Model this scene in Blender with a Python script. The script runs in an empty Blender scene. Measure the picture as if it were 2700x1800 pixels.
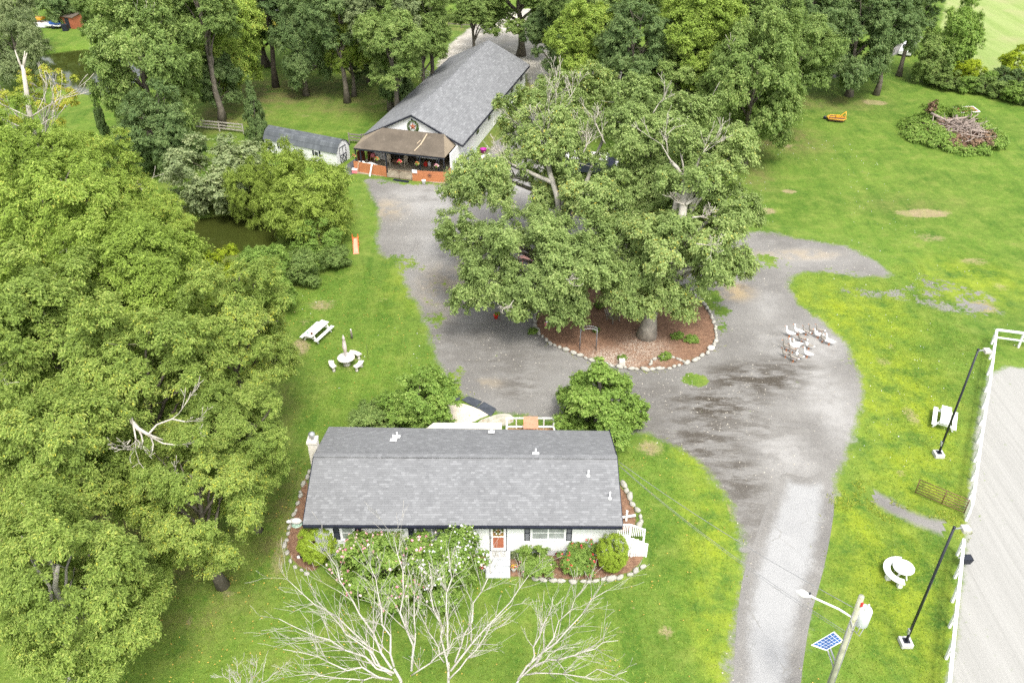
import bpy, math, random
import numpy as np
from math import radians as R_, sin, cos, pi
from mathutils import Vector, Matrix

S = bpy.context.scene
COL = S.collection
rnd = random.Random(7)

# ------------------------------------------------------------------ camera, sky, sun, exposure
CAM_H, PITCH, FPX = 38.0, R_(35.0), 2270.0          # camera height, pitch, focal length in photo pixels (2700 wide)
cam = bpy.data.cameras.new('camera'); cam_o = bpy.data.objects.new('camera', cam); COL.objects.link(cam_o)
cam_o.location = (0, 0, CAM_H); cam_o.rotation_euler = (pi / 2 - PITCH, 0, 0)
cam.sensor_width = 36.0; cam.lens = FPX / 2700 * 36.0; cam.clip_start = 0.5; cam.clip_end = 6000
S.camera = cam_o
SUN_EL, SUN_AZ = R_(60), R_(162)                      # azimuth measured from +Y towards +X
W = bpy.data.worlds.new('World'); S.world = W; W.use_nodes = True
wn = W.node_tree; wn.nodes.clear()
wo = wn.nodes.new('ShaderNodeOutputWorld'); wb = wn.nodes.new('ShaderNodeBackground'); ws = wn.nodes.new('ShaderNodeTexSky')
ws.sky_type = 'NISHITA'; ws.sun_disc = False; ws.sun_elevation = SUN_EL; ws.sun_rotation = SUN_AZ
ws.air_density = 1.0; ws.dust_density = 4.0; ws.ozone_density = 1.0
wh = wn.nodes.new('ShaderNodeHueSaturation'); wh.inputs['Saturation'].default_value = 0.25
wn.links.new(ws.outputs[0], wh.inputs['Color']); wn.links.new(wh.outputs[0], wb.inputs[0]); wn.links.new(wb.outputs[0], wo.inputs[0])
wb.inputs[1].default_value = 0.15
sl = bpy.data.lights.new('sun', 'SUN'); sl.energy = 1.05; sl.angle = R_(12); sl.color = (1.0, 0.96, 0.88)
so = bpy.data.objects.new('sun', sl); COL.objects.link(so); so.location = (0, 0, 90)
sd = Vector((sin(SUN_AZ) * cos(SUN_EL), cos(SUN_AZ) * cos(SUN_EL), sin(SUN_EL)))
so.rotation_euler = sd.to_track_quat('Z', 'Y').to_euler()
S.view_settings.view_transform = 'Standard'; S.view_settings.look = 'None'; S.view_settings.gamma = 1.0
S.view_settings.exposure = 1.36
S.render.engine = 'CYCLES'
S.cycles.max_bounces = 8; S.cycles.diffuse_bounces = 5; S.cycles.transmission_bounces = 4; S.cycles.transparent_max_bounces = 4
S.cycles.use_denoising = False

# ------------------------------------------------------------------ photo pixel -> world point
_c, _s = cos(PITCH), sin(PITCH)
def at(px, py, z=0.0):
    u = (px - 1350) / FPX; v = (py - 900) / FPX
    t = (z - CAM_H) / (-_s - v * _c)
    return Vector((u * t, (_c - v * _s) * t, z))
KD = 2700 / 2352
def D(x, y, z=0.0):
    return at(x * KD, y * KD, z)
def ppm(p):                                           # photo pixels per metre at a point
    return FPX / (p[1] * _c - (p[2] - CAM_H) * _s)
def z_at(py, base_y):                                 # height above a ground row that shows at photo row py
    v = (py - 900) / FPX
    return CAM_H - base_y * (_s + v * _c) / (_c - v * _s)

# ------------------------------------------------------------------ object helpers
def thing(name, label, cat, loc=(0, 0, 0), rz=0.0, group=None):
    o = bpy.data.objects.new(name, None); COL.objects.link(o)
    o.empty_display_size = 0.2
    o.location = loc; o.rotation_euler = (0, 0, rz)
    return tag(o, label, cat, group)
def tag(o, label, cat, group=None):
    o['label'] = label; o['category'] = cat
    if group: o['group'] = group
    return o
def structure(o, kind='structure'):
    o['kind'] = kind
    return o
def link(name, me, parent=None, mats=()):
    o = bpy.data.objects.new(name, me); COL.objects.link(o)
    if parent is not None: o.parent = parent
    for m in mats:
        me.materials.append(m)
    return o
def copy_tree(o, parent=None):
    n = o.copy(); COL.objects.link(n)
    if parent is not None: n.parent = parent
    for ch in list(o.children): copy_tree(ch, n)
    return n

class MB:
    """collects boxes, bars, tubes, ... into ONE mesh"""
    def __init__(self): self.v = []; self.f = []; self.mi = []; self.m = 0; self.sm = []
    def add(self, vs, fs, smooth=False):
        b = len(self.v); self.v += [tuple(p) for p in vs]
        for f in fs: self.f.append([b + i for i in f]); self.mi.append(self.m); self.sm.append(smooth)
        return self
    def box(self, x0, x1, y0, y1, z0, z1):
        return self.add([(x0, y0, z0), (x1, y0, z0), (x1, y1, z0), (x0, y1, z0), (x0, y0, z1), (x1, y0, z1), (x1, y1, z1), (x0, y1, z1)],
                        [(0, 3, 2, 1), (4, 5, 6, 7), (0, 1, 5, 4), (1, 2, 6, 5), (2, 3, 7, 6), (3, 0, 4, 7)])
    def bar(self, a, b, w, h, up=(0, 0, 1)):
        a = Vector(a); b = Vector(b); d = (b - a).normalized(); up = Vector(up)
        if abs(d.dot(up)) > 0.98: up = Vector((0, 1, 0))
        s = d.cross(up).normalized(); u = s.cross(d).normalized()
        vs = []
        for p in (a, b):
            for i, j in ((-1, -1), (1, -1), (1, 1), (-1, 1)): vs.append(p + s * (w / 2 * i) + u * (h / 2 * j))
        return self.add(vs, [(0, 1, 2, 3), (7, 6, 5, 4), (0, 4, 5, 1), (1, 5, 6, 2), (2, 6, 7, 3), (3, 7, 4, 0)])
    def slab(self, quad, th):
        """quad (4 points, counter-clockwise from above) with a thickness downwards along its normal"""
        q = [Vector(p) for p in quad]; n = (q[1] - q[0]).cross(q[2] - q[0]).normalized()
        vs = q + [p - n * th for p in q]; k = len(q)
        fs = [tuple(range(k)), tuple(range(2 * k - 1, k - 1, -1))] + [(i, i + k, (i + 1) % k + k, (i + 1) % k) for i in range(k)]
        return self.add(vs, fs)
    def prism(self, pts, z0, z1):
        k = len(pts); vs = [(p[0], p[1], z0) for p in pts] + [(p[0], p[1], z1) for p in pts]
        a = sum(pts[i][0] * pts[(i + 1) % k][1] - pts[(i + 1) % k][0] * pts[i][1] for i in range(k))
        fs = [tuple(range(k, 2 * k)), tuple(range(k - 1, -1, -1))] + [(i, (i + 1) % k, (i + 1) % k + k, i + k) for i in range(k)]
        if a < 0: fs = [f[::-1] for f in fs]
        return self.add(vs, fs)
    def tube(self, pts, rad, n=8, caps=True, smooth=True):
        pts = [Vector(p) for p in pts]; k = len(pts)
        if not hasattr(rad, '__len__'): rad = [rad] * k
        vs = []; ref = None
        for i, p in enumerate(pts):
            d = (pts[min(i + 1, k - 1)] - pts[max(i - 1, 0)])
            d = d.normalized() if d.length > 1e-9 else Vector((0, 0, 1))
            if ref is None: ref = Vector((1, 0, 0)) if abs(d.x) < 0.9 else Vector((0, 1, 0))
            s = (ref - d * ref.dot(d)).normalized(); u = d.cross(s); ref = s
            for j in range(n):
                a = 2 * pi * j / n; vs.append(p + (s * cos(a) + u * sin(a)) * rad[i])
        fs = [(i * n + j, i * n + (j + 1) % n, (i + 1) * n + (j + 1) % n, (i + 1) * n + j) for i in range(k - 1) for j in range(n)]
        if caps: fs += [tuple(range(n - 1, -1, -1)), tuple(range((k - 1) * n, k * n))]
        return self.add(vs, fs, smooth)
    def lathe(self, prof, c=(0, 0, 0), n=16, smooth=True):
        """prof = [(radius, z)] bottom to top"""
        vs = []
        for r, z in prof:
            for j in range(n):
                a = 2 * pi * j / n; vs.append((c[0] + r * cos(a), c[1] + r * sin(a), c[2] + z))
        k = len(prof)
        fs = [(i * n + j, i * n + (j + 1) % n, (i + 1) * n + (j + 1) % n, (i + 1) * n + j) for i in range(k - 1) for j in range(n)]
        fs += [tuple(range(n - 1, -1, -1)), tuple(range((k - 1) * n, k * n))]
        return self.add(vs, fs, smooth)
    def ball(self, c, r, n=10, m=6, jit=0.0, rg=rnd):
        if not hasattr(r, '__len__'): r = (r, r, r)
        vs = [(c[0], c[1], c[2] - r[2])]
        for i in range(1, m):
            t = pi * i / m - pi / 2
            for j in range(n):
                a = 2 * pi * j / n; k = 1 + rg.uniform(-jit, jit)
                vs.append((c[0] + r[0] * cos(t) * cos(a) * k, c[1] + r[1] * cos(t) * sin(a) * k, c[2] + r[2] * sin(t) * k))
        vs.append((c[0], c[1], c[2] + r[2]))
        fs = [(0, 1 + (j + 1) % n, 1 + j) for j in range(n)]
        for i in range(m - 2):
            for j in range(n):
                a = 1 + i * n; fs.append((a + j, a + (j + 1) % n, a + n + (j + 1) % n, a + n + j))
        t = len(vs) - 1; a = 1 + (m - 2) * n
        fs += [(a + j, a + (j + 1) % n, t) for j in range(n)]
        return self.add(vs, fs, True)
    def build(self, name, mats, parent=None, bevel=0.0):
        if not isinstance(mats, (list, tuple)): mats = [mats]
        me = bpy.data.meshes.new(name); me.from_pydata(self.v, [], self.f); me.update()
        me.polygons.foreach_set('material_index', self.mi); me.polygons.foreach_set('use_smooth', self.sm)
        o = link(name, me, parent, mats)
        if bevel:
            b = o.modifiers.new('bevel', 'BEVEL'); b.width = bevel; b.segments = 2; b.limit_method = 'ANGLE'
        return o

def np_mesh(name, V, Q, tint=None, smooth=False):
    """numpy verts (n,3), quads or tris (m,k) -> mesh; tint = one float per face"""
    me = bpy.data.meshes.new(name); k = Q.shape[1]
    me.vertices.add(len(V)); me.vertices.foreach_set('co', np.ascontiguousarray(V, dtype=np.float32).ravel())
    me.loops.add(Q.size); me.loops.foreach_set('vertex_index', np.ascontiguousarray(Q, dtype=np.int32).ravel())
    me.polygons.add(len(Q)); me.polygons.foreach_set('loop_start', np.arange(len(Q), dtype=np.int32) * k)
    try: me.polygons.foreach_set('loop_total', np.full(len(Q), k, dtype=np.int32))
    except Exception: pass
    if tint is not None:
        a = me.attributes.new('tint', 'FLOAT', 'FACE'); a.data.foreach_set('value', tint.astype(np.float32))
    me.polygons.foreach_set('use_smooth', np.full(len(Q), smooth))
    me.update(calc_edges=True)
    return me

# ------------------------------------------------------------------ node helpers
class NT:
    def __init__(self, name):
        self.m = bpy.data.materials.new(name); self.m.use_nodes = True
        self.t = self.m.node_tree; self.t.nodes.clear()
        self.out = self.t.nodes.new('ShaderNodeOutputMaterial')
    def n(self, typ, **kw):
        x = self.t.nodes.new('ShaderNode' + typ)
        for k, v in kw.items(): setattr(x, k, v)
        return x
    def l(self, a, b): self.t.links.new(a, b)
    def set(self, node, i, v):
        if hasattr(v, 'is_output') or isinstance(v, bpy.types.NodeSocket): self.l(v, node.inputs[i])
        elif v is not None: node.inputs[i].default_value = v
    def pos(self): return self.n('NewGeometry').outputs['Position']
    def objco(self): return self.n('TexCoord').outputs['Object']
    def mapping(self, v, scale=(1, 1, 1), rot=(0, 0, 0), loc=(0, 0, 0)):
        m = self.n('Mapping'); self.l(v, m.inputs[0]); m.inputs['Scale'].default_value = scale; m.inputs['Rotation'].default_value = rot; m.inputs['Location'].default_value = loc
        return m.outputs[0]
    def noise(self, v, scale, detail=3, rough=0.55, dist=0.0):
        x = self.n('TexNoise'); self.l(v, x.inputs['Vector']); x.inputs['Scale'].default_value = scale
        x.inputs['Detail'].default_value = detail; x.inputs['Roughness'].default_value = rough; x.inputs['Distortion'].default_value = dist
        return x.outputs[0]
    def math(self, op, a, b=None, c=None, clamp=False):
        x = self.n('Math', operation=op); x.use_clamp = clamp
        self.set(x, 0, a); self.set(x, 1, b); self.set(x, 2, c)
        return x.outputs[0]
    def rng(self, v, a, b, c=0.0, d=1.0, smooth=True):
        x = self.n('MapRange'); x.interpolation_type = 'SMOOTHSTEP' if smooth else 'LINEAR'
        self.set(x, 0, v)
        for i, q in ((1, a), (2, b), (3, c), (4, d)): x.inputs[i].default_value = q
        return x.outputs[0]
    def mix(self, f, a, b, blend='MIX'):
        x = self.n('Mix', data_type='RGBA', blend_type=blend)
        self.set(x, 0, f)
        for i, q in ((6, a), (7, b)):
            if isinstance(q, bpy.types.NodeSocket): self.l(q, x.inputs[i])
            else: x.inputs[i].default_value = (*q[:3], 1.0)
        return x.outputs[2]
    def attr(self, name): return self.n('Attribute', attribute_name=name).outputs['Fac']
    def bump(self, h, strength=0.5, dist=0.02):
        b = self.n('Bump'); b.inputs['Strength'].default_value = strength; b.inputs['Distance'].default_value = dist; self.l(h, b.inputs['Height'])
        return b.outputs[0]
    def principled(self, col, rough=0.8, metal=0.0, normal=None, spec=0.3):
        p = self.n('BsdfPrincipled'); 
        if isinstance(col, bpy.types.NodeSocket): self.l(col, p.inputs['Base Color'])
        else: p.inputs['Base Color'].default_value = (*col[:3], 1.0)
        self.set(p, 'Roughness', rough); p.inputs['Metallic'].default_value = metal; p.inputs['Specular IOR Level'].default_value = spec
        if normal is not None: self.l(normal, p.inputs['Normal'])
        self.l(p.outputs[0], self.out.inputs[0])
        return p

def plain(name, col, rough=0.6, metal=0.0, var=0.12, scale=3.0, spec=0.3, bump=0.0, dirt=None, coord='o'):
    """painted / weathered solid: base colour with soft blotches and a fine grain"""
    t = NT(name); v = t.objco()
    a = t.noise(v, scale, 4); b = t.noise(v, scale * 9, 2)
    k = t.math('ADD', t.math('MULTIPLY', a, 0.65), t.math('MULTIPLY', b, 0.35))
    f = t.rng(k, 0.3, 0.7)
    lo = tuple(max(0, q * (1 - var)) for q in col); hi = tuple(min(1, q * (1 + var)) for q in col)
    c = t.mix(f, lo, hi)
    if dirt: c = t.mix(t.rng(t.noise(v, scale * 1.7, 5), 0.55, 0.75, 0, dirt[1]), c, dirt[0])
    t.principled(c, t.rng(b, 0, 1, rough * 0.85, min(1, rough * 1.1)), metal, t.bump(b, bump, 0.01) if bump else None, spec)
    return t.m

def grass_color(t, v):
    """colour of the mown ground at world position v; real patches only (species, dryness, bare soil)"""
    big = t.noise(v, 0.11, 4, 0.6); mid = t.noise(v, 0.55, 4, 0.6); fine = t.noise(v, 3.6, 4, 0.7); ult = t.noise(v, 14, 3, 0.8)
    c = t.mix(t.rng(big, 0.35, 0.65), (0.078, 0.155, 0.020), (0.128, 0.220, 0.030))
    c = t.mix(t.rng(mid, 0.46, 0.72, 0, 0.85), c, (0.190, 0.250, 0.050))
    c = t.mix(t.rng(mid, 0.5, 0.25, 0, 0.8), c, (0.055, 0.130, 0.018))
    lush = t.attr('lush')
    c = t.mix(t.math('MULTIPLY', lush, t.rng(t.math('ADD', mid, t.math('MULTIPLY', fine, 0.4)), 0.5, 0.85)), c, (0.262, 0.330, 0.022))
    worn = t.attr('worn')
    c = t.mix(t.math('MULTIPLY', worn, t.rng(t.math('ADD', mid, t.math('MULTIPLY', fine, 0.6)), 0.55, 0.95), clamp=True), c, (0.165, 0.135, 0.062))
    dry = t.math('MULTIPLY', t.rng(t.math('ADD', t.math('MULTIPLY', mid, 0.6), t.math('MULTIPLY', fine, 0.5)), 0.66, 0.78), t.rng(big, 0.42, 0.62))
    c = t.mix(t.math('MULTIPLY', dry, 0.75), c, (0.30, 0.235, 0.105))
    bare = t.math('ADD', t.attr('bare'), t.math('MULTIPLY', t.math('SUBTRACT', t.math('ADD', t.math('MULTIPLY', mid, 0.5), t.math('MULTIPLY', fine, 0.5)), 0.5), 1.6))
    c = t.mix(t.rng(bare, 0.5, 0.85, 0, 0.9), c, t.mix(fine, (0.40, 0.315, 0.205), (0.30, 0.225, 0.13)))
    c = t.mix(t.rng(fine, 0.4, 0.68, 0, 0.55), c, t.mix(0.5, c, (0.25, 0.31, 0.06)))
    c = t.mix(t.rng(t.noise(t.mapping(v, (0.75, 0.045, 1), (0, 0, 0.35)), 1.0, 3, 0.6), 0.42, 0.6, 0, 0.28), c, (0.20, 0.27, 0.05))
    clump = t.noise(v, 1.7, 6, 0.8)
    g = t.math('MULTIPLY', t.rng(ult, 0.25, 0.75, 0.50, 1.16, False), t.rng(clump, 0.25, 0.75, 0.70, 1.22, False))
    k = t.n('VectorMath', operation='SCALE'); t.l(c, k.inputs[0]); t.l(g, k.inputs['Scale'])
    return k.outputs[0], t.math('ADD', t.math('MULTIPLY', ult, 0.5), fine)

# ------------------------------------------------------------------ ground masks (as functions of the ground plan)
def blob(P, items):
    a = np.zeros(len(P))
    for (x, y, rx, ry, s) in items:
        c = D(x, y); k = KD / ppm(c)
        r1 = rx * k; r2 = max(0.3, ry * k / 0.6)
        d = ((P[:, 0] - c.x) / r1) ** 2 + ((P[:, 1] - c.y) / r2) ** 2
        a = np.maximum(a, s * np.exp(-d ** 1.5 * 0.7))
    return a
BARE = [(2120, 490, 70, 14, 1.1), (2010, 236, 28, 14, 1.0), (1815, 440, 22, 9, .95), (1760, 485, 24, 14, .95), (1805, 335, 30, 10, .8), (2140, 545, 45, 18, .75), (2240, 600, 45, 16, .7), (2260, 705, 40, 22, .8),
        (690, 795, 26, 26, .9), (740, 700, 45, 18, .78), (705, 740, 30, 12, .7), (880, 690, 25, 10, .6), (2090, 955, 24, 26, .75), (2070, 1085, 22, 14, .7), (525, 1365, 24, 12, .8), (640, 1280, 24, 42, .85),
        (440, 1420, 18, 20, .7), (1430, 1455, 22, 14, .72), (1530, 1450, 26, 16, .8), (1450, 1395, 20, 10, .65), (800, 835, 52, 26, .62), (770, 795, 20, 14, .55), (900, 200, 26, 20, .8), (885, 235, 60, 40, .6), (1270, 980, 30, 10, .7), (560, 1440, 15, 12, .6),
        (1500, 1030, 40, 20, .8), (1675, 1170, 10, 24, .7), (2300, 660, 30, 16, .6), (2050, 800, 16, 20, .62), (2030, 830, 26, 14, .72), (610, 255, 60, 20, .5), (1640, 1190, 20, 8, .5), (2160, 1375, 20, 8, .5), (1545, 1380, 10, 14, .6), (700, 265, 30, 10, .6)]
WORN = [(620, 215, 170, 60, 1.0), (800, 230, 130, 60, .75), (500, 270, 110, 50, .9), (1790, 320, 90, 50, .9), (1900, 235, 110, 30, .8), (1730, 400, 50, 50, .7), (300, 1250, 260, 120, 1.0), (640, 1200, 40, 120, .8),
        (100, 1000, 200, 300, 1.0), (300, 700, 250, 250, 1.0), (180, 130, 110, 20, .8), (1250, 190, 60, 40, 1.0), (450, 1400, 100, 60, .6), (1150, 330, 60, 120, .6), (600, 1050, 60, 200, .6), (2100, 470, 120, 30, .4), (850, 180, 120, 40, .7), (1000, 60, 100, 30, .7)]
LUSH = [(1950, 720, 130, 90, 1), (2050, 900, 120, 160, 1), (2100, 1080, 120, 100, .9), (2060, 1350, 130, 160, .8), (1640, 1250, 60, 120, .9), (1600, 1050, 60, 40, .8), (2230, 650, 120, 60, .8), (1000, 600, 60, 60, .7), (960, 650, 60, 60, .6), (1080, 870, 40, 30, .8), (1650, 1450, 60, 120, .8), (1250, 400, 80, 50, .8), (1960, 1190, 40, 60, 1), (2250, 130, 150, 120, .35)]
def ground_attrs(me, P):
    for nme, L in (('bare', BARE), ('worn', WORN), ('lush', LUSH)):
        a = me.attributes.new(nme, 'FLOAT', 'POINT'); a.data.foreach_set('value', blob(P, L).astype(np.float32))

def sdist(P, poly):
    """signed distance to a polygon, positive inside"""
    poly = np.array([(p[0], p[1]) for p in poly]); n = len(poly)
    d = np.full(len(P), 1e9); ins = np.zeros(len(P), bool)
    for i in range(n):
        a, b = poly[i], poly[(i + 1) % n]; ab = b - a
        t = np.clip(((P - a) @ ab) / max(ab @ ab, 1e-9), 0, 1)
        d = np.minimum(d, np.hypot(*(P - a - t[:, None] * ab).T))
        if a[1] != b[1]:
            c = ((a[1] > P[:, 1]) != (b[1] > P[:, 1])) & (P[:, 0] < (b[0] - a[0]) * (P[:, 1] - a[1]) / (b[1] - a[1]) + a[0])
            ins ^= c
    return np.where(ins, d, -d)
def smooth_poly(pts, it=2):
    p = np.array([(q[0], q[1]) for q in pts])
    for _ in range(it):
        a = np.roll(p, -1, 0); p = np.stack([p * .75 + a * .25, p * .25 + a * .75], 1).reshape(-1, 2)
    return p
def polyD(*pts, it=2): return smooth_poly([D(*p) for p in pts], it)

POND_A = polyD((70, 125), (140, 112), (215, 105), (300, 125), (330, 170), (255, 215), (200, 212), (150, 200), (85, 175))
POND_B = polyD((380, 500), (470, 492), (560, 480), (640, 490), (650, 545), (560, 570), (480, 585), (400, 580))
DRIVE = polyD((822, 402), (930, 418), (1030, 416), (1070, 392), (1130, 330), (1185, 270), (1225, 225), (1290, 205), (1310, 260), (1265, 340), (1255, 420), (1330, 500), (1500, 525), (1700, 535), (1760, 528), (1840, 545), (1960, 565), (2040, 612), (2060, 640),
              (1960, 640), (1860, 625), (1815, 645), (1835, 690), (1880, 725), (1930, 762), (1970, 815), (1992, 870), (1990, 930), (1972, 1000), (1945, 1070), (1930, 1140), (1912, 1200), (1895, 1300), (1866, 1420), (1846, 1568), (1838, 1740), (1630, 1740), (1648, 1568), (1668, 1450), (1688, 1345), (1693, 1260), (1685, 1200), (1650, 1130), (1600, 1070), (1540, 1025), (1470, 1000), (1400, 1000), (1310, 975), (1150, 958),
              (1110, 945), (1060, 915), (1030, 890), (1000, 845), (985, 800), (970, 750), (955, 715), (930, 670), (905, 620), (870, 590), (850, 550), (866, 500), (850, 460), it=1)
ROAD = polyD((1785, 1100), (1800, 1084), (1830, 1092), (1862, 1098), (1890, 1076), (1910, 1112), (1918, 1160), (1904, 1250), (1886, 1330), (1860, 1420), (1838, 1568), (1826, 1740), (1665, 1740), (1685, 1568), (1690, 1450), (1702, 1340), (1722, 1270), (1742, 1215), (1762, 1155), it=1)
FIELD = polyD((2168, 10), (2190, -200), (2900, -200), (2900, 250), (2345, 205), (2250, 188), (2165, 150), (2150, 80), it=1)
SPUR = polyD((2020, 600), (2090, 618), (2170, 640), (2290, 672), (2330, 735), (2230, 745), (2150, 715), (2060, 690), (1960, 690), (1900, 665), (1990, 640), it=1)
ARENA = [D(2262, 860), D(2300, 835), D(2420, 850), D(2900, 900), D(2900, 1800), D(2140, 1800), D(2168, 1568), D(2190, 1400), D(2207, 1250), D(2215, 1140), D(2237, 960)]
LANE = polyD((1930, 1105), (1975, 1110), (2030, 1140), (2110, 1185), (2220, 1205), (2220, 1240), (2150, 1222), (2060, 1185), (1985, 1140), (1930, 1160), it=1)
TOPROAD = polyD((1040, 90), (1080, 60), (1120, 50), (1165, 35), (1190, 20), (1240, 20), (1250, 90), (1330, 130), (1420, 150), (1560, 190), (1560, 215), (1400, 200), (1290, 215), (1225, 225), (1200, 160), (1120, 105), (1040, 150), (1000, 165), (1000, 140), it=2)
BACKLANE = polyD((1650, 235), (1800, 195), (1900, 165), (2000, 130), (2090, 85), (2145, 50), (2175, 5), (2215, 5), (2165, 62), (2110, 105), (2010, 150), (1900, 188), (1800, 215), (1660, 250), it=1)
ISLAND = polyD((1222, 735), (1245, 700), (1290, 665), (1360, 640), (1440, 634), (1530, 642), (1590, 672), (1630, 715), (1648, 765), (1640, 800), (1600, 830), (1530, 850), (1450, 850), (1380, 835), (1300, 808), (1245, 780))
BED_FRONT = polyD((1085, 1270), (1250, 1262), (1478, 1250), (1480, 1290), (1440, 1322), (1340, 1335), (1240, 1330), (1150, 1325), (1075, 1305), it=1)
BED_LEFT = polyD((705, 1085), (722, 1190), (742, 1290), (720, 1320), (672, 1295), (652, 1250), (672, 1190), (688, 1120), it=1)
BED_RIGHT = polyD((1405, 1090), (1440, 1130), (1468, 1185), (1455, 1225), (1415, 1225), it=1)

def sheet(name, poly, z, mat, step=0.3, out=1.2):
    poly = np.array([(p[0], p[1]) for p in poly]); lo = poly.min(0) - out - step; hi = poly.max(0) + out + step
    nx = int((hi[0] - lo[0]) / step) + 2; ny = int((hi[1] - lo[1]) / step) + 2
    X, Y = np.meshgrid(lo[0] + np.arange(nx) * step, lo[1] + np.arange(ny) * step, indexing='ij')
    P = np.stack([X.ravel(), Y.ravel()], 1); d = sdist(P, poly)
    idx = np.arange(nx * ny).reshape(nx, ny); q = np.stack([idx[:-1, :-1], idx[1:, :-1], idx[1:, 1:], idx[:-1, 1:]], -1).reshape(-1, 4)
    q = q[(d[q].max(1) > -out)]
    if out == 0:                                          # clean outline: outside corners move onto the boundary
        o = np.where(d < 0)[0]; best = np.full(len(o), 1e9); NP = P[o].copy()
        for i in range(len(poly)):
            a, b = poly[i], poly[(i + 1) % len(poly)]; ab = b - a; tt = np.clip(((P[o] - a) @ ab) / max(ab @ ab, 1e-9), 0, 1); c = a + tt[:, None] * ab; dd = np.hypot(*(P[o] - c).T); m = dd < best; best[m] = dd[m]; NP[m] = c[m]
        P[o] = NP; d[o] = 0
    use = np.unique(q); remap = np.full(nx * ny, -1); remap[use] = np.arange(len(use))
    V = np.c_[P[use], np.full(len(use), z)]
    me = np_mesh(name, V, remap[q]); a = me.attributes.new('edge', 'FLOAT', 'POINT'); a.data.foreach_set('value', np.clip(d[use], -3, 3).astype(np.float32))
    ground_attrs(me, P[use])
    o = link(name, me, None, [mat]); return structure(o)

def gravel_color(t, v, n1, sp, sp2, big):
    c = t.mix(t.rng(big, 0.35, 0.65), (0.150, 0.143, 0.133), (0.205, 0.197, 0.184))
    c = t.mix(t.rng(n1, 0.5, 0.75, 0, 0.55), c, (0.262, 0.252, 0.235)); c = t.mix(t.math('MULTIPLY', t.attr('pale'), t.rng(n1, 0.25, 0.6)), c, (0.312, 0.304, 0.290))
    st = t.noise(t.mapping(v, (0.45, 1.3, 1), (0, 0, 0.6)), 0.9, 5, 0.7)
    c = t.mix(t.math('MULTIPLY', t.attr('stain'), t.rng(st, 0.38, 0.6)), c, (0.058, 0.049, 0.038))
    c = t.mix(t.math('MULTIPLY', t.attr('tan'), t.rng(n1, 0.35, 0.6)), c, (0.32, 0.245, 0.14))
    c = t.mix(t.rng(sp, 0.60, 0.70, 0, 0.8), c, (0.37, 0.345, 0.295)); c = t.mix(t.rng(sp, 0.44, 0.3, 0, 0.75), c, (0.085, 0.083, 0.080))
    return t.mix(t.rng(sp2, 0.58, 0.72, 0, 0.6), c, (0.42, 0.40, 0.36))
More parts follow.
